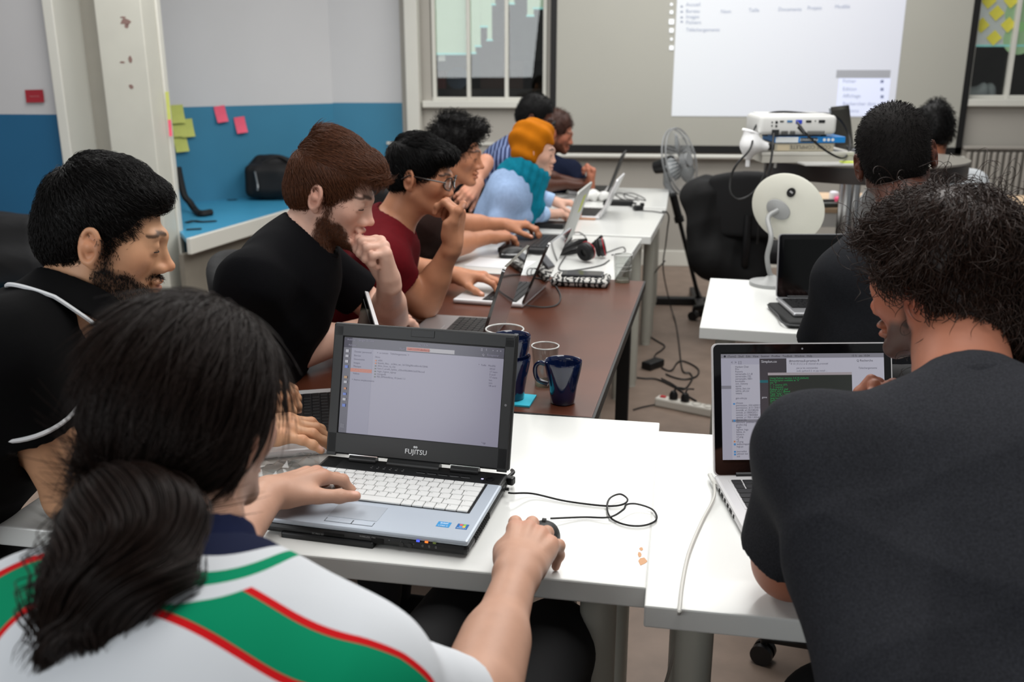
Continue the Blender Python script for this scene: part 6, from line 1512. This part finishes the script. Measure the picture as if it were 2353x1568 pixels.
# hair: cap, ponytail
m_hA = hair_mat('darkbrown', '#1d130f', .42, .2)
T = PA['T']
b = Body(.0045); R = T.R
b.el(T(-.010, 0, .036), (.093, .081, .092), R, .0); b.el(T(-.036, 0, -.042), (.050, .066, .068), R, .04); b.el(T(-.012, 0, -.01), (.072, .079, .066), R, .03)
b.bx(T(.125, 0, -.06), (.07, .14, .125), R, .02, .02, 's'); b.bx(T(.075, 0, -.095), (.068, .14, .10), R, .015, .015, 's'); b.bx(T(.045, 0, -.125), (.07, .14, .075), R, .015, .015, 's')
b.el(T(.012, -.088, -.032), (.018, .02, .022), R, .006, 's'); b.el(T(-.012, .078, -.015), (.032, .022, .045), R, .01)
tie = T(-.090, .0, -.082)
fl_ = lambda q: T.loc(np.array([tie]))[0] - q
hp_, hq_, hcap = add_hair(PA, b, m_hA, 15000, fl_, .10, .004, .00042, seed=3, jit=.10, drop=1., Rh=.098, k=9, it=2)
path = spline([tie, at(318, 1170, .845), at(285, 1290, .80), at(235, 1400, .775), at(185, 1490, .77)], 40)
rad = np.interp(np.linspace(0, 1, len(path)), [0, .12, .35, .6, .85, 1], [.026, .045, .056, .054, .042, .026])
pb = Body(.005)
for i in range(0, int(len(path) * .52), 2): j = min(i + 2, len(path) - 1); pb.rc(path[i], path[j], rad[i] * min(.66, .66 * (1.05 - i / 40) * 2), rad[j] * min(.66, .66 * (1.05 - j / 40) * 2), .02)
pt, qd = pb.mesh(); pony = PA['mk']('ponytail', pt, qd, m_hA)
rg = np.random.default_rng(9); ns, k = 9500, 14; Sx = np.zeros((ns, k, 3)); ang = rg.uniform(0, 2 * PI, ns); rr = np.sqrt(rg.uniform(.2, 1.15, ns)); t0 = rg.uniform(0, .35, ns) ** 1.5; t1 = np.clip(rg.normal(.98, .12, ns), .6, 1.2)
fly = (rg.random(ns) < .05) * rg.uniform(.15, .6, ns)
sidev = nrm(np.cross(path[-1] - path[0], FW)); dep = nrm(np.cross(sidev, path[-1] - path[0]))
for j in range(k):
    tt = t0 + (t1 - t0) * j / (k - 1); ii = np.clip(tt, 0, 1) * (len(path) - 1); c = np.stack([np.interp(ii, np.arange(len(path)), path[:, a]) for a in range(3)], 1)
    ex_ = np.maximum(tt - 1, 0)[:, None] * (path[-1] - path[-4]) * 9
    rd = np.interp(ii, np.arange(len(path)), rad) * rr * (1 + fly * tt * 1.0)
    aa = ang + .5 * np.sin(tt * 5 + ang)
    Sx[:, j] = c + ex_ + sidev * (rd * np.cos(aa))[:, None] + dep * (rd * np.sin(aa))[:, None] + sidev * (.004 * np.sin(tt * 12 + ang * 3))[:, None]
strands('ponytail_strands', Sx, RAD(.0006, k), m_hA, pony, PA['base'], kind='stuff')
MB().lathe([(.024 + .007 * math.cos(a), .006 * math.sin(a)) for a in np.linspace(0, 2 * PI, 9)[:-1]], 24, tie - PA['base'], np.column_stack([basis(path[3] - path[0])[:, 1], basis(path[3] - path[0])[:, 2], basis(path[3] - path[0])[:, 0]]), close=True).build('hair_tie', m_black, PA['root'], smooth=True)
# ================= man in the black polo, left =================
hB_ = at(243, 542, 1.50); TB = (hB_, 20, 12, 0)
bmask = lambda q: np.clip((-.040 - q[:, 2] - .9 * np.maximum(q[:, 0] - .045, 0)) / .012, 0, 1) * np.clip((q[:, 0] + .012) / .01, 0, 1) * np.clip((q[:, 2] + .135) / .02, 0, 1) * .85 + np.exp(-((q[:, 2] + .056) / .006) ** 2 - (q[:, 1] / .028) ** 4) * (q[:, 0] > .07) * .8 + np.exp(-((q[:, 0] - .012) / .012) ** 2) * (np.abs(q[:, 2] + .02) < .03) * (np.abs(q[:, 1]) > .05) * .8
blk = fab('black_polo', '#060607')
NB = at(165, 700, 1.49); SRb = at(35, 778, 1.36); SLb = NB * 2 - SRb; SLb[2] = SRb[2]; ELb, ERb = V3(-.93, 1.74, .83), V3(-.845, 1.335, .79)
PB = person('bearded man in a black polo with white piping at left, typing with lowered head', TB, NB, SLb, SRb, ELb, ERb, V3(-.755, 1.885, .835), V3(-.655, 1.585, .815), V3(-1.22, 1.34, .62),
    (V3(.83, -.42, -.22), V3(.1, .0, 1), [(20, 34, 18)] * 4, 1., (35, .35, 10, 10)), (V3(.93, .34, -.08), V3(0, -.15, 1), [(12, 30, 16), (14, 32, 18), (10, 26, 14), (4, 18, 12)], 1.1, (40, .3, 10, 10)),
    skin='#c39472', h=.0025, hs=.95, shirt=blk, sleeve=.44, sl_r=.068, fold=.004, seed=8, bm=bmask, beardc='#2b1d17', neckr=.064, headkw=dict(jaw=1.0, nose=1.03), ear=.3, chair='black office chair under the man in the black polo', neck_cut=lambda sb, to, T: sb.rc(to.N + to.f * .055 + to.u * .01, to.N + to.f * .10 - to.u * .05, .03, .012, .01, 's'))
axB = nrm(PB['T'](-.02, 0, -.06) - NB); tb2 = PB['to']
cb = Body(.004); cb.custom(collar_f(NB, axB, .089, .064, -.018, .032, .0045), NB, .13); cb.rc(NB + tb2.f * .10 - tb2.u * .03, NB + tb2.f * .07 + tb2.u * .10, .02, .02, .01, 's')
pt, qd = cb.mesh(); PB['mk']('collar', pt, qd, blk)
xx = nrm(tb2.f - axB * (tb2.f @ axB)); Rc = np.column_stack([xx, np.cross(axB, xx), axB])
q = MB(); pth = [NB - PB['base'] + Rc @ V3(.0945 * math.cos(a), .0945 * math.sin(a), -.012 - .022 * max(0, math.cos(a))) for a in np.linspace(.5, 2 * PI - .5, 40)]; q.tube(pth, .0035, 6); q.build('collar_piping', mat('piping_white', '#cfd0d2', .7), PB['root'], smooth=True)
for S, E in ((SRb, ERb), (SLb, ELb)):
    S = S - PB['to'].u * .03; d = nrm(E - S); bs_ = basis(d); c = S + (E - S) * .37 - PB['base']
    q = MB(); q.lathe([(.0685 + .003 * math.cos(a), .0045 * math.sin(a)) for a in np.linspace(0, 2 * PI, 7)[:-1]], 40, c, np.column_stack([bs_[:, 1], bs_[:, 2], bs_[:, 0]]), close=True); q.build('sleeve_piping', mat('piping_white', '#cfd0d2'), PB['root'], smooth=True)
m_hB = hair_mat('black', '#0b0807', .4, .2)
hb = short_hair(PB['T'], top=.009, side=.003, back=.004, extra=[((.045, 0, .084), (.048, .054, .030), .03), ((-.005, .0, .110), (.045, .05, .020), .03)], cut_x=.056, burn=-.018, cut_z=.050)
cr = np.array([-.05, 0, .11])
add_hair(PB, hb, m_hB, 15000, lambda q: (q - cr) * np.array([1, 1, .8]) + np.array([.03, 0, 0]), .022, .003, .0003, seed=21, jit=.22, curl=.002, cfreq=90, k=7)
def beard(r, m, mask, n, L=.006, seed=1, rad=.0003):
    T = r['T']; w_ = lambda c: np.clip(mask(T.loc(c)), 0, 1) ** 1.5 * hand_ex(c, r['hx']) * (np.linalg.norm(T.loc(c), axis=1) < .145)
    S = grow(T, r['pts'], r['Q'], n, lambda q: np.column_stack([np.full(len(q), .1), q[:, 1] * 0, np.full(len(q), -.6)]), L, .0015, seed=seed, jit=.35, k=5, wfun=w_, drop=.3)
    strands('beard', S, RAD(rad, 5), m, r['root'], r['base'], kind='stuff')
beard(PB, m_hB, bmask, 5000, .005, 31)
# ================= brown-haired man, chin on fist =================
hC = at(766, 442, 2.2)
NC = V3(-.685, 2.14, 1.08); SLc, SRc = V3(-.735, 2.325, 1.035), V3(-.735, 1.95, 1.035)
WLc = at(893, 640, 2.25); ELc = V3(-.555, 2.44, .80)
dC = nrm(at(868, 548, 2.19) - WLc)
ERc, WRc = V3(-.735, 2.11, .80), V3(-.575, 2.365, .805)
bmC = lambda q: np.clip((-.046 - q[:, 2] - 1.1 * np.maximum(q[:, 0] - .05, 0)) / .012, 0, 1) * np.clip((q[:, 0] + .004) / .01, 0, 1) * np.clip((q[:, 2] + .135) / .02, 0, 1) * .9 + np.exp(-((q[:, 2] + .057) / .006) ** 2 - (q[:, 1] / .027) ** 4) * (q[:, 0] > .07) * .7 + np.exp(-((q[:, 0] - .018) / .011) ** 2) * (np.abs(q[:, 2] + .025) < .03) * (np.abs(q[:, 1]) > .05) * .7
PC = person('brown-haired bearded man in a plain black t-shirt resting his chin on his fist', (hC, -4, 19, 0), NC, SLc, SRc, ELc, ERc, WLc, WRc, V3(-.90, 2.10, .60),
    (dC, nrm(V3(.75, .55, .25)), [(62, 88, 50), (66, 88, 50), (70, 88, 50), (74, 88, 50)], .8, (30, .5, 25, 25)), (V3(.35, .93, -.05), V3(0, 0, 1), [(12, 25, 15)] * 4, 1., (35, .2, 10, 10)),
    skin='#cfa592', h=.0026, shirt=fab('black_tee', '#07070a'), sleeve=.62, sl_r=.070, fold=.004, seed=12, bm=bmC, beardc='#3a2419', neckr=.068, ear=.3, brow='#3a2519', chair='black office chair behind the brown-haired man in black', headkw=dict(nose=1.02))
ring_at(PC, 'collar', NC + PC['to'].f * .012 + PC['to'].u * .004, np.column_stack([PC['to'].f * .96 - PC['to'].u * .25, PC['to'].l, PC['to'].u * .96 + PC['to'].f * .25]), .075, .074, .0075, fab('black_tee', '#07070a'), 1.6)
m_hC = hair_mat('brown', '#55321f', .42, .25)
hb = short_hair(PC['T'], top=.012, side=.006, back=.008, extra=[((.040, 0, .086), (.060, .060, .040), .03), ((-.03, 0, .118), (.05, .05, .024), .03), ((.078, .0, .070), (.028, .05, .020), .02)], cut_x=.060, burn=-.014, cut_z=.056)
add_hair(PC, hb, m_hC, 15000, lambda q: np.column_stack([np.where(q[:, 2] > .03, .08, .02), q[:, 1] * .4, np.where(q[:, 2] > .07, .015, -.08)]), .036, .005, .00032, seed=22, jit=.15, k=8)
beard(PC, m_hC, bmC, 5000, .008, 32)
# ================= man with glasses in dark red =================
hD = at(968, 404, 2.75)
ND = V3(-.605, 2.735, 1.01); SLd, SRd = V3(-.655, 2.925, .965), V3(-.585, 2.555, .965)
ERd = onZ(972, 700, .785); WRd = at(1041, 560, 2.70); dD = nrm(at(1052, 485, 2.68) - WRd)
PD = person('black-haired man in a dark red henley with glasses, hand at his mouth', (hD, -7, 9, 0), ND, SLd, SRd, V3(-.62, 3.06, .80), ERd, V3(-.455, 3.02, .80), WRd, V3(-.83, 2.72, .60),
    (V3(.93, -.12, -.04), V3(0, 0, 1), [(18, 32, 18)] * 4, 1.4, (40, .3, 10, 10)), (dD, nrm(V3(.93, -.25, .1)), [(58, 70, 40), (62, 78, 45), (66, 82, 45), (70, 84, 45)], .7, (10, -.35, 14, 20)),
    skin='#b07a5c', h=.0036, hs=.96, shirt=fab('dark_red', '#560a12'), sleeve=.45, sl_r=.066, fold=.005, seed=14, neckr=.069, ear=.15, brow='#120c0a', headkw=dict(nose=.96), chair='black office chair under the man in dark red',
    neck_cut=lambda sb, to, T: sb.rc(to.N + to.f * .05, to.N + to.f * .11 - to.u * .09, .045, .012, .01, 's'))
m_hD = hair_mat('jet', '#070606', .45, .12)
hb = short_hair(PD['T'], top=.012, side=.008, back=.010, extra=[((.058, 0, .078), (.045, .062, .03), .025)], cut_x=.066, cut_z=.045, burn=-.010, h=.005)
add_hair(PD, hb, m_hD, 5000, lambda q: np.column_stack([np.full(len(q), .05), q[:, 1] * .5, np.where(q[:, 2] > .09, .03, -.05)]), .028, .004, .0005, seed=23, jit=.12, k=6)
T = PD['T']; q = MB(); m_gf = mat('glasses_frame_brown', '#2d2622', .25); m_lens = glass('lens_glass', (.97, .97, .97))
gl = bpy.data.objects.new('glasses', None); COL.objects.link(gl); gl.parent = PD['root']
for s in (-1, 1):
    q = MB(); q.tube([T(.102 - .012 * (abs(math.cos(a)) if s * math.cos(a) > 0 else 0), s * .033 + .026 * math.cos(a), -.004 + .019 * math.sin(a)) - PD['base'] for a in np.linspace(0, 2 * PI, 25)], .0019, 6); q.build('rim', m_gf, gl, smooth=True)
    q = MB(); q.tube([T(.096, s * .060, .002) - PD['base'], T(.05, s * .082, .006) - PD['base'], T(-.012, s * .087, .008) - PD['base'], T(-.035, s * .084, -.008) - PD['base']], .0022, 6); q.build('temple', m_gf, gl, smooth=True)
    V = [T(.1005, s * .033, -.004) - PD['base']] + [T(.1005 - .010 * (abs(math.cos(a)) if s * math.cos(a) > 0 else 0), s * .033 + .025 * math.cos(a), -.004 + .018 * math.sin(a)) - PD['base'] for a in np.linspace(0, 2 * PI, 21)[:-1]]
    MB().add(V, [[0, i + 1, (i + 1) % 20 + 1] for i in range(20)]).build('lens', m_lens, gl)
MB().tube([T(.103, -.008, .0) - PD['base'], T(.107, 0, .003) - PD['base'], T(.103, .008, .0) - PD['base']], .0018, 6).build('bridge', m_gf, gl)
q = MB()
for i in range(3): c = PD['to'].N + PD['to'].f * (.118 + .008 * i) - PD['to'].u * (.10 + .06 * i) - PD['base']; q.lathe([(0, 0), (.005, 0), (.005, .002), (0, .002)], 10, c, np.column_stack([PD['to'].l, PD['to'].u, PD['to'].f]))
q.build('buttons', mat('button_dark_red', '#3c0c12', .4), PD['root'])
# ================= man in the brown shirt =================
hE = at(1046, 352, 3.55)
NE = hE + V3(-.09, -.01, -.16); SLe, SRe = NE + V3(-.02, .19, -.04), NE + V3(.01, -.19, -.04)
PE = person('dark-haired man in a brown open shirt typing on the black laptop', (hE, 0, 8, 0), NE, SLe, SRe, V3(-.57, 3.84, .83), V3(-.56, 3.47, .81), V3(-.385, 3.97, .815), V3(-.42, 3.69, .81), NE + V3(-.2, -.02, -.41),
    (V3(.93, .15, -.05), UPZ, [(22, 36, 20)] * 4, 1.2, (35, .3, 10, 10)), (V3(.62, .78, -.06), UPZ, [(22, 36, 20)] * 4, 1.2, (35, .3, 10, 10)),
    skin='#b0785a', h=.0042, shirt=fab('brown_shirt', '#2a1d1a'), sleeve=.75, sl_r=.064, fold=.006, seed=16, ear=.15, headkw=dict(nose=1.05), chair='black office chair under the man in the brown shirt', handk=.98,
    neck_cut=lambda sb, to, T: sb.rc(to.N + to.f * .05, to.N + to.f * .13 - to.u * .25, .05, .04, .01, 's'))
b = Body(.008); PE['to'].prims(b, .002); pt, qd = b.mesh(); PE['mk']('undershirt', pt, qd, fab('grey_tee', '#3f3d40'))
m_hE = hair_mat('black2', '#090707', .5, .15)
hb = short_hair(PE['T'], top=.012, side=.006, back=.008, extra=[((.068, 0, .100), (.040, .055, .034), .018), ((-.02, 0, .122), (.058, .06, .024), .02)], cut_x=.064, burn=-.012, h=.006)
add_hair(PE, hb, m_hE, 3000, lambda q: (q - cr) + np.array([.02, 0, .01]), .02, .014, .0006, seed=24, jit=.6, curl=.004, cfreq=150, k=7)
# ================= woman in the orange turban =================
hW = at(1230, 348, 4.3)
NW = hW + V3(-.085, -.01, -.125); SLw, SRw = NW + V3(.01, .17, -.045), NW + V3(-.02, -.155, -.045)
ERw, WRw = onZ(1143, 507, .805), onZ(1255, 491, .80)
knit = fab('blue_knit', '#8ba1c2', bump=.3, bscale=250)
PW = person('woman in a pale blue sweater, teal scarf and orange turban, typing', (hW, -2, 6, 0), NW, SLw, SRw, V3(-.33, 4.66, .86), ERw, V3(-.205, 4.66, .82), WRw, NW + V3(-.14, -.02, -.36),
    (V3(.95, -.1, -.1), UPZ, [(25, 35, 20)] * 4, 1., (35, .3, 10, 10)), (V3(.8, .55, -.02), UPZ, [(25, 35, 20)] * 4, 1., (35, .3, 10, 10)),
    skin='#c99f8b', h=.0042, hs=.92, w=.92, armt=.85, shirt=knit, long=True, sl_r=.050, fold=.004, seed=18, ear=.2, headkw=dict(jaw=.92, nose=.96, neck=.046), handk=.88, chair='black office chair under the woman in the turban', pants='#15161c', neckr=.055)
T = PW['T']; b = Body(.004); R = T.R
b.el(T(-.022, 0, .055), T.r(.114, .096, .104), R, .0); b.el(T(-.035, 0, -.005), T.r(.088, .090, .078), R, .03); b.el(T(-.012, 0, -.02), T.r(.04, .098, .05), R, .02); b.el(T(.025, 0, .105), T.r(.045, .05, .03), R, .02); b.rc(T(.04, -.05, .085), T(.05, .06, .115), .022, .02, .02)
b.bx(T(.13, 0, -.075), T.r(.085, .14, .115), R, .03, .02, 's'); b.bx(T(.03, 0, -.15), T.r(.16, .14, .075), R, .02, .02, 's')
wr = lambda P: (0.0042 * np.sin(80 * ((P - T.o) @ (R[:, 0] * .42 + R[:, 2] * .9 + R[:, 1] * .25)) + 9 * np.sin(14 * ((P - T.o) @ R[:, 1])) * .4) + .0022 * np.sin(60 * ((P - T.o) @ (R[:, 0] * .8 - R[:, 2] * .6)))).astype(np.float32)
b.warp(wr); pt, qd = b.mesh(); PW['mk']('turban', pt, qd, fab('orange_turban', '#ad640b', vscale=25))
b = Body(.005); Nn_ = PW['to'].N; tw = PW['to']
for i, (dz_, rr, tt) in enumerate(((.0, .088, .036), (.045, .08, .034), (.085, .072, .028))):
    Rr = np.column_stack([tw.f, tw.l, tw.u]) @ np.array([[math.cos(.25), 0, math.sin(.25)], [0, 1, 0], [-math.sin(.25), 0, math.cos(.25)]]); b.ring(Nn_ + tw.u * (dz_ - .01) + tw.f * (.02 + .012 * i), Rr, rr, rr * .95, tt, .02)
b.chain([Nn_ + tw.f * .09 - tw.l * .03 + tw.u * .02, Nn_ + tw.f * .13 - tw.l * .03 - tw.u * .08, Nn_ + tw.f * .125 - tw.l * .035 - tw.u * .145], [.04, .042, .036], .02)
b.chain([Nn_ + tw.f * .09 + tw.l * .03, Nn_ + tw.f * .13 + tw.l * .045 - tw.u * .08, Nn_ + tw.f * .12 + tw.l * .05 - tw.u * .12], [.034, .036, .032], .02)
b.warp(lambda P: (.0035 * np.sin(150 * ((P - Nn_) @ (tw.f + tw.l * .6)))).astype(np.float32)); pt, qd = b.mesh(); PW['mk']('scarf', pt, qd, fab('teal_scarf', '#0c6e84', bump=.35, bscale=300))
for W, E in ((WRw, ERw), (V3(-.205, 4.66, .82), V3(-.33, 4.66, .86))):
    d = nrm(W - E); q = basis(d); qq = MB().lathe([(.034, -.03), (.0365, -.02), (.0365, .01), (.034, .014)], 24, W - d * .02 - PW['base'], np.column_stack([q[:, 1], q[:, 2], q[:, 0]])); qq.build('cuff', fab('pale_cuff', '#9db6d6'), PW['root'], smooth=True)
# ================= man in the striped shirt and the two behind =================
stm = bpy.data.materials.new('striped_fabric'); stm.use_nodes = True; nt = stm.node_tree; bs = nt.nodes['Principled BSDF']; bs.inputs['Roughness'].default_value = .85
tc = nt.nodes.new('ShaderNodeTexCoord'); wv = nt.nodes.new('ShaderNodeTexWave'); wv.bands_direction = 'X'; wv.inputs['Scale'].default_value = 14; wv.inputs['Distortion'].default_value = .6; rp = nt.nodes.new('ShaderNodeValToRGB')
rp.color_ramp.elements[0].color = (*lin('#1b2a52'), 1); rp.color_ramp.elements[1].color = (*lin('#7d8fb8'), 1); rp.color_ramp.elements[0].position = .78; rp.color_ramp.elements[1].position = .9
nt.links.new(tc.outputs['Object'], wv.inputs[0]); nt.links.new(wv.outputs['Fac'], rp.inputs[0]); nt.links.new(rp.outputs[0], bs.inputs['Base Color'])
hH = at(1231, 272, 5.05)
NH = hH + V3(-.11, -.01, -.15); SLh, SRh = NH + V3(-.03, .2, -.045), NH + V3(-.02, -.2, -.045)
PH = person('man with glasses in a blue striped shirt behind the woman in the turban', (hH, -6, 18, 0), NH, SLh, SRh, V3(-.34, 5.50, .85), V3(-.36, 5.2, .82), V3(-.17, 5.58, .815), V3(-.17, 5.42, .815), NH + V3(-.3, -.05, -.44),
    (V3(.95, .1, -.05), UPZ), (V3(.85, .45, -.05), UPZ), skin='#4a2a1e', h=.005, shirt=stm, sleeve=.9, sl_r=.066, fold=.006, seed=20, ear=.05, brow='#0a0706', pants='#14161f', chair='black office chair under the man in the striped shirt', w=1.08, nailc='#8a5a48')
m_hH = hair_mat('black3', '#060505', .6, .2)
add_hair(PH, short_hair(PH['T'], top=.012, side=.007, back=.008, cut_x=.06, h=.006), m_hH, 2500, lambda q: q - cr, .005, .005, .0007, seed=26, jit=.5, k=4)
T = PH['T']; gl = bpy.data.objects.new('glasses', None); COL.objects.link(gl); gl.parent = PH['root']
for s in (-1, 1):
    MB().tube([T(.102, s * .033 + .026 * math.cos(a), -.004 + .02 * math.sin(a)) - PH['base'] for a in np.linspace(0, 2 * PI, 21)], .0025, 6).build('rim', m_black, gl)
    MB().tube([T(.1, s * .058, .002) - PH['base'], T(.03, s * .082, .006) - PH['base'], T(-.03, s * .084, .0) - PH['base']], .0025, 6).build('temple', m_black, gl)
hI = at(1279, 305, 5.65)
NI = hI + V3(-.09, 0, -.15); SLi, SRi = NI + V3(-.01, .2, -.04), at(1318, 388, 5.6)
PI_ = person('man with reddish curly hair and navy t-shirt at the far end, fist raised', (hI, -2, 14, 0), NI, SLi, SRi, NI + V3(-.04, .27, -.27), at(1338, 436, 5.55), NI + V3(.10, .2, -.30), at(1356, 428, 5.5), NI + V3(-.24, -.02, -.33),
    (V3(.95, -.1, -.05), UPZ), (nrm(V3(.1, .05, 1)), V3(.9, .2, 0), [(60, 80, 45)] * 4, .8, (20, .3, 25, 25)), skin='#ab6d55', h=.005, shirt=fab('navy_tee', '#12182a'), sleeve=.8, sl_r=.066, fold=.005, seed=24, ear=.3, brow='#3a2218', pants='#101218', chair='black office chair at the far end of the left row', bm=bmC, beardc='#4a2a1c')
add_hair(PI_, short_hair(PI_['T'], top=.020, side=.012, back=.012, cut_x=.06, h=.006), hair_mat('redbrown', '#3b2016', .5), 1200, lambda q: q - cr, .015, .01, .0007, seed=27, jit=.7, curl=.004, cfreq=200, k=6)
hJ = at(1042, 335, 4.75); NJ = hJ + V3(-.05, 0, -.16)
PJ = person('partly hidden person behind the man in brown, bare forearm showing', (hJ, 20, 10, 0), NJ, NJ + V3(-.02, .18, -.04), at(1078, 425, 4.75), NJ + V3(.02, .28, -.25), at(1116, 372, 4.62), NJ + V3(.2, .25, -.27), at(1094, 425, 4.5), NJ + V3(-.12, -.02, -.42),
    (V3(.95, 0, -.05), UPZ), (nrm(at(1075, 447, 4.45) - at(1094, 425, 4.5)), V3(.3, -.9, .3), [(35, 45, 25)] * 4, 1., (30, .3, 10, 10)), skin='#b98268', h=.0055, shirt=fab('black_tee', '#07070a'), sleeve=.3, fold=.004, seed=30, armt=.8, pants='#101014', eyes=False, chair='black office chair behind the man in the brown shirt')
add_hair(PJ, short_hair(PJ['T'], h=.006), m_hE)
# ================= man at the right table, back to us =================
hF_ = at(2056, 362, 2.17)
NF = at(2085, 520, 2.10); SLf, SRf = at(1950, 612, 2.08), at(2245, 585, 2.02)
PF = person('man with cropped black hair in a charcoal shirt at the right table, back to us', (hF_, 76, 4, -13), NF, SLf, SRf, at(1885, 800, 2.2), V3(SRf[0] + .06, SRf[1] + .05, .80), V3(.68, 2.62, .80), V3(SRf[0] - .02, SRf[1] + .32, .80), V3(NF[0] + .02, NF[1] - .14, .60),
    (V3(.2, .95, -.05), UPZ), (V3(-.2, .95, -.05), UPZ), skin='#4e2d21', h=.0036, shirt=fab('charcoal_shirt', '#17181b', vscale=200, var=.15), sleeve=.95, sl_r=.066, fold=.003, seed=33, ear=.25, eyes=False, headkw=dict(neck=.055), chair='black office chair under the man in the charcoal shirt', pants='#101114', neckr=.063)
axF = nrm(PF['T'](-.02, 0, -.06) - NF); cb = Body(.004); cb.custom(collar_f(NF, axF, .078, .062, -.02, .035, .0045), NF, .13); pt, qd = cb.mesh(); PF['mk']('collar', pt, qd, fab('charcoal_collar', '#0e0f10'))
add_hair(PF, short_hair(PF['T'], top=.008, side=.005, back=.004, cut_x=.06, nape=-.075, cutk=.02), hair_mat('cropped', '#0b0807', .75, .15), 5000, lambda q: q - cr, .004, .004, .0004, seed=35, jit=.5, k=4)
hK = at(2142, 305, 4.4); NK = hK + V3(.0, -.03, -.165)
PK = person('man with black tousled hair in a white shirt beyond the round table', (hK, 92, 12, 0), NK, NK + V3(-.19, 0, -.05), NK + V3(.19, 0, -.05), NK + V3(-.26, .12, -.27), NK + V3(.24, .15, -.26), NK + V3(-.2, .36, -.27), NK + V3(.15, .38, -.25), NK + V3(-.0, -.12, -.44),
    (V3(.2, .95, -.05), UPZ), (V3(-.2, .95, -.05), UPZ), skin='#9c6248', h=.005, shirt=fab('white_shirt', '#c4c8cb'), sleeve=.95, sl_r=.072, fold=.006, seed=36, eyes=False, chair='black office chair under the man in the white shirt', pants='#15161a', ear=.4)
add_hair(PK, short_hair(PK['T'], top=.020, side=.010, back=.012, extra=[((.0, -.02, .13), (.035, .035, .025), .02)], h=.006, nape=-.07), m_hD, 1500, lambda q: (q - cr) + np.array([0, 0, .02]), .022, .012, .0007, seed=37, jit=.5, k=6)
# ================= curly-haired man at the front right, back to us =================
hG = at(2156, 652, 1.37)
NG = at(2222, 922, 1.22); SLg, SRg = at(1885, 1010, 1.17), at(2560, 1020, 1.08)
ELg = onZ(1815, 1295, .79); WLg = at(1995, 1070, 1.43)
chm = fab('charcoal_melange', '#242529', vscale=420, var=.35, bump=.2, bscale=600)
PG = person('curly-haired man in a charcoal t-shirt at front right, back to us, elbow on table', (hG, 132, 10, -4), NG, SLg, SRg, ELg, V3(SRg[0] + .04, SRg[1] + .12, .79), WLg, V3(SRg[0] - .12, SRg[1] + .32, .80), V3(.50, .74, .60),
    (nrm(at(2045, 955, 1.45) - WLg), nrm(V3(.5, .8, .1)), [(50, 70, 40)] * 4, .8, (25, .3, 20, 20)), (V3(-.3, .95, -.05), UPZ), skin='#96604a', h=.003, shirt=chm, sleeve=.74, sl_r=.076, fold=.009, seed=41, ear=.5, headkw=dict(neck=.058), chair='black office chair under the curly-haired man', cshift=.17, carms=True, pants='#0c0d10', neckr=.072, w=1.08, dep=1.1, armt=1.15, bm=bmask, beardc='#2b1d17', shirt_h=.0045, fold_scale=.75, shirt_g=.018, eyes=True, knees=(V3(.36, 1.2, .56), V3(.62, 1.2, .56)))
ring_at(PG, 'collar', NG + PG['to'].u * .0, np.column_stack([PG['to'].f, PG['to'].l, PG['to'].u]), .080, .080, .010, chm, 1.4)
m_hG = hair_mat('curly', '#23150e', .4, .22)
T = PG['T']; R = T.R; b = Body(.006)
b.el(T(-.022, 0, .042), (.106, .086, .094), R, .0); b.el(T(-.062, 0, -.078), (.068, .080, .112), R, .04); b.el(T(-.03, 0, .02), (.075, .086, .07), R, .03); b.el(T(.05, 0, .085), (.045, .06, .036), R, .03)
b.bx(T(.125, 0, -.06), (.075, .16, .12), R, .02, .02, 's'); b.bx(T(.055, 0, -.105), (.065, .16, .095), R, .015, .015, 's'); b.bx(T(-.06, 0, -.265), (.2, .2, .08), R, .02, .02, 's')
b.el(T(.004, .105, -.026), (.034, .05, .040), R, .01, 's'); b.bx(T(.075, 0, -.08), (.065, .16, .10), R, .015, .015, 's'); b.warp(folds(77, .010, 1.6))
p_, q_, hcap = add_hair(PG, b, m_hG, 9000, lambda q: (q - np.array([-.02, 0, .1])) * np.array([1, 1, 1.]) + np.array([0, 0, -.03]), .048, .008, .0005, seed=42, jit=.30, curl=.007, cfreq=95, k=16, drop=.95, clump=.5)
S = grow(T, p_, q_, 500, lambda q: q - np.array([-.02, 0, .05]), .05, .03, seed=44, jit=.6, curl=.010, cfreq=110, k=14, drop=.2); strands('stray_curls', S, RAD(.0004, 14), m_hG, hcap, PG['base'], kind='stuff')
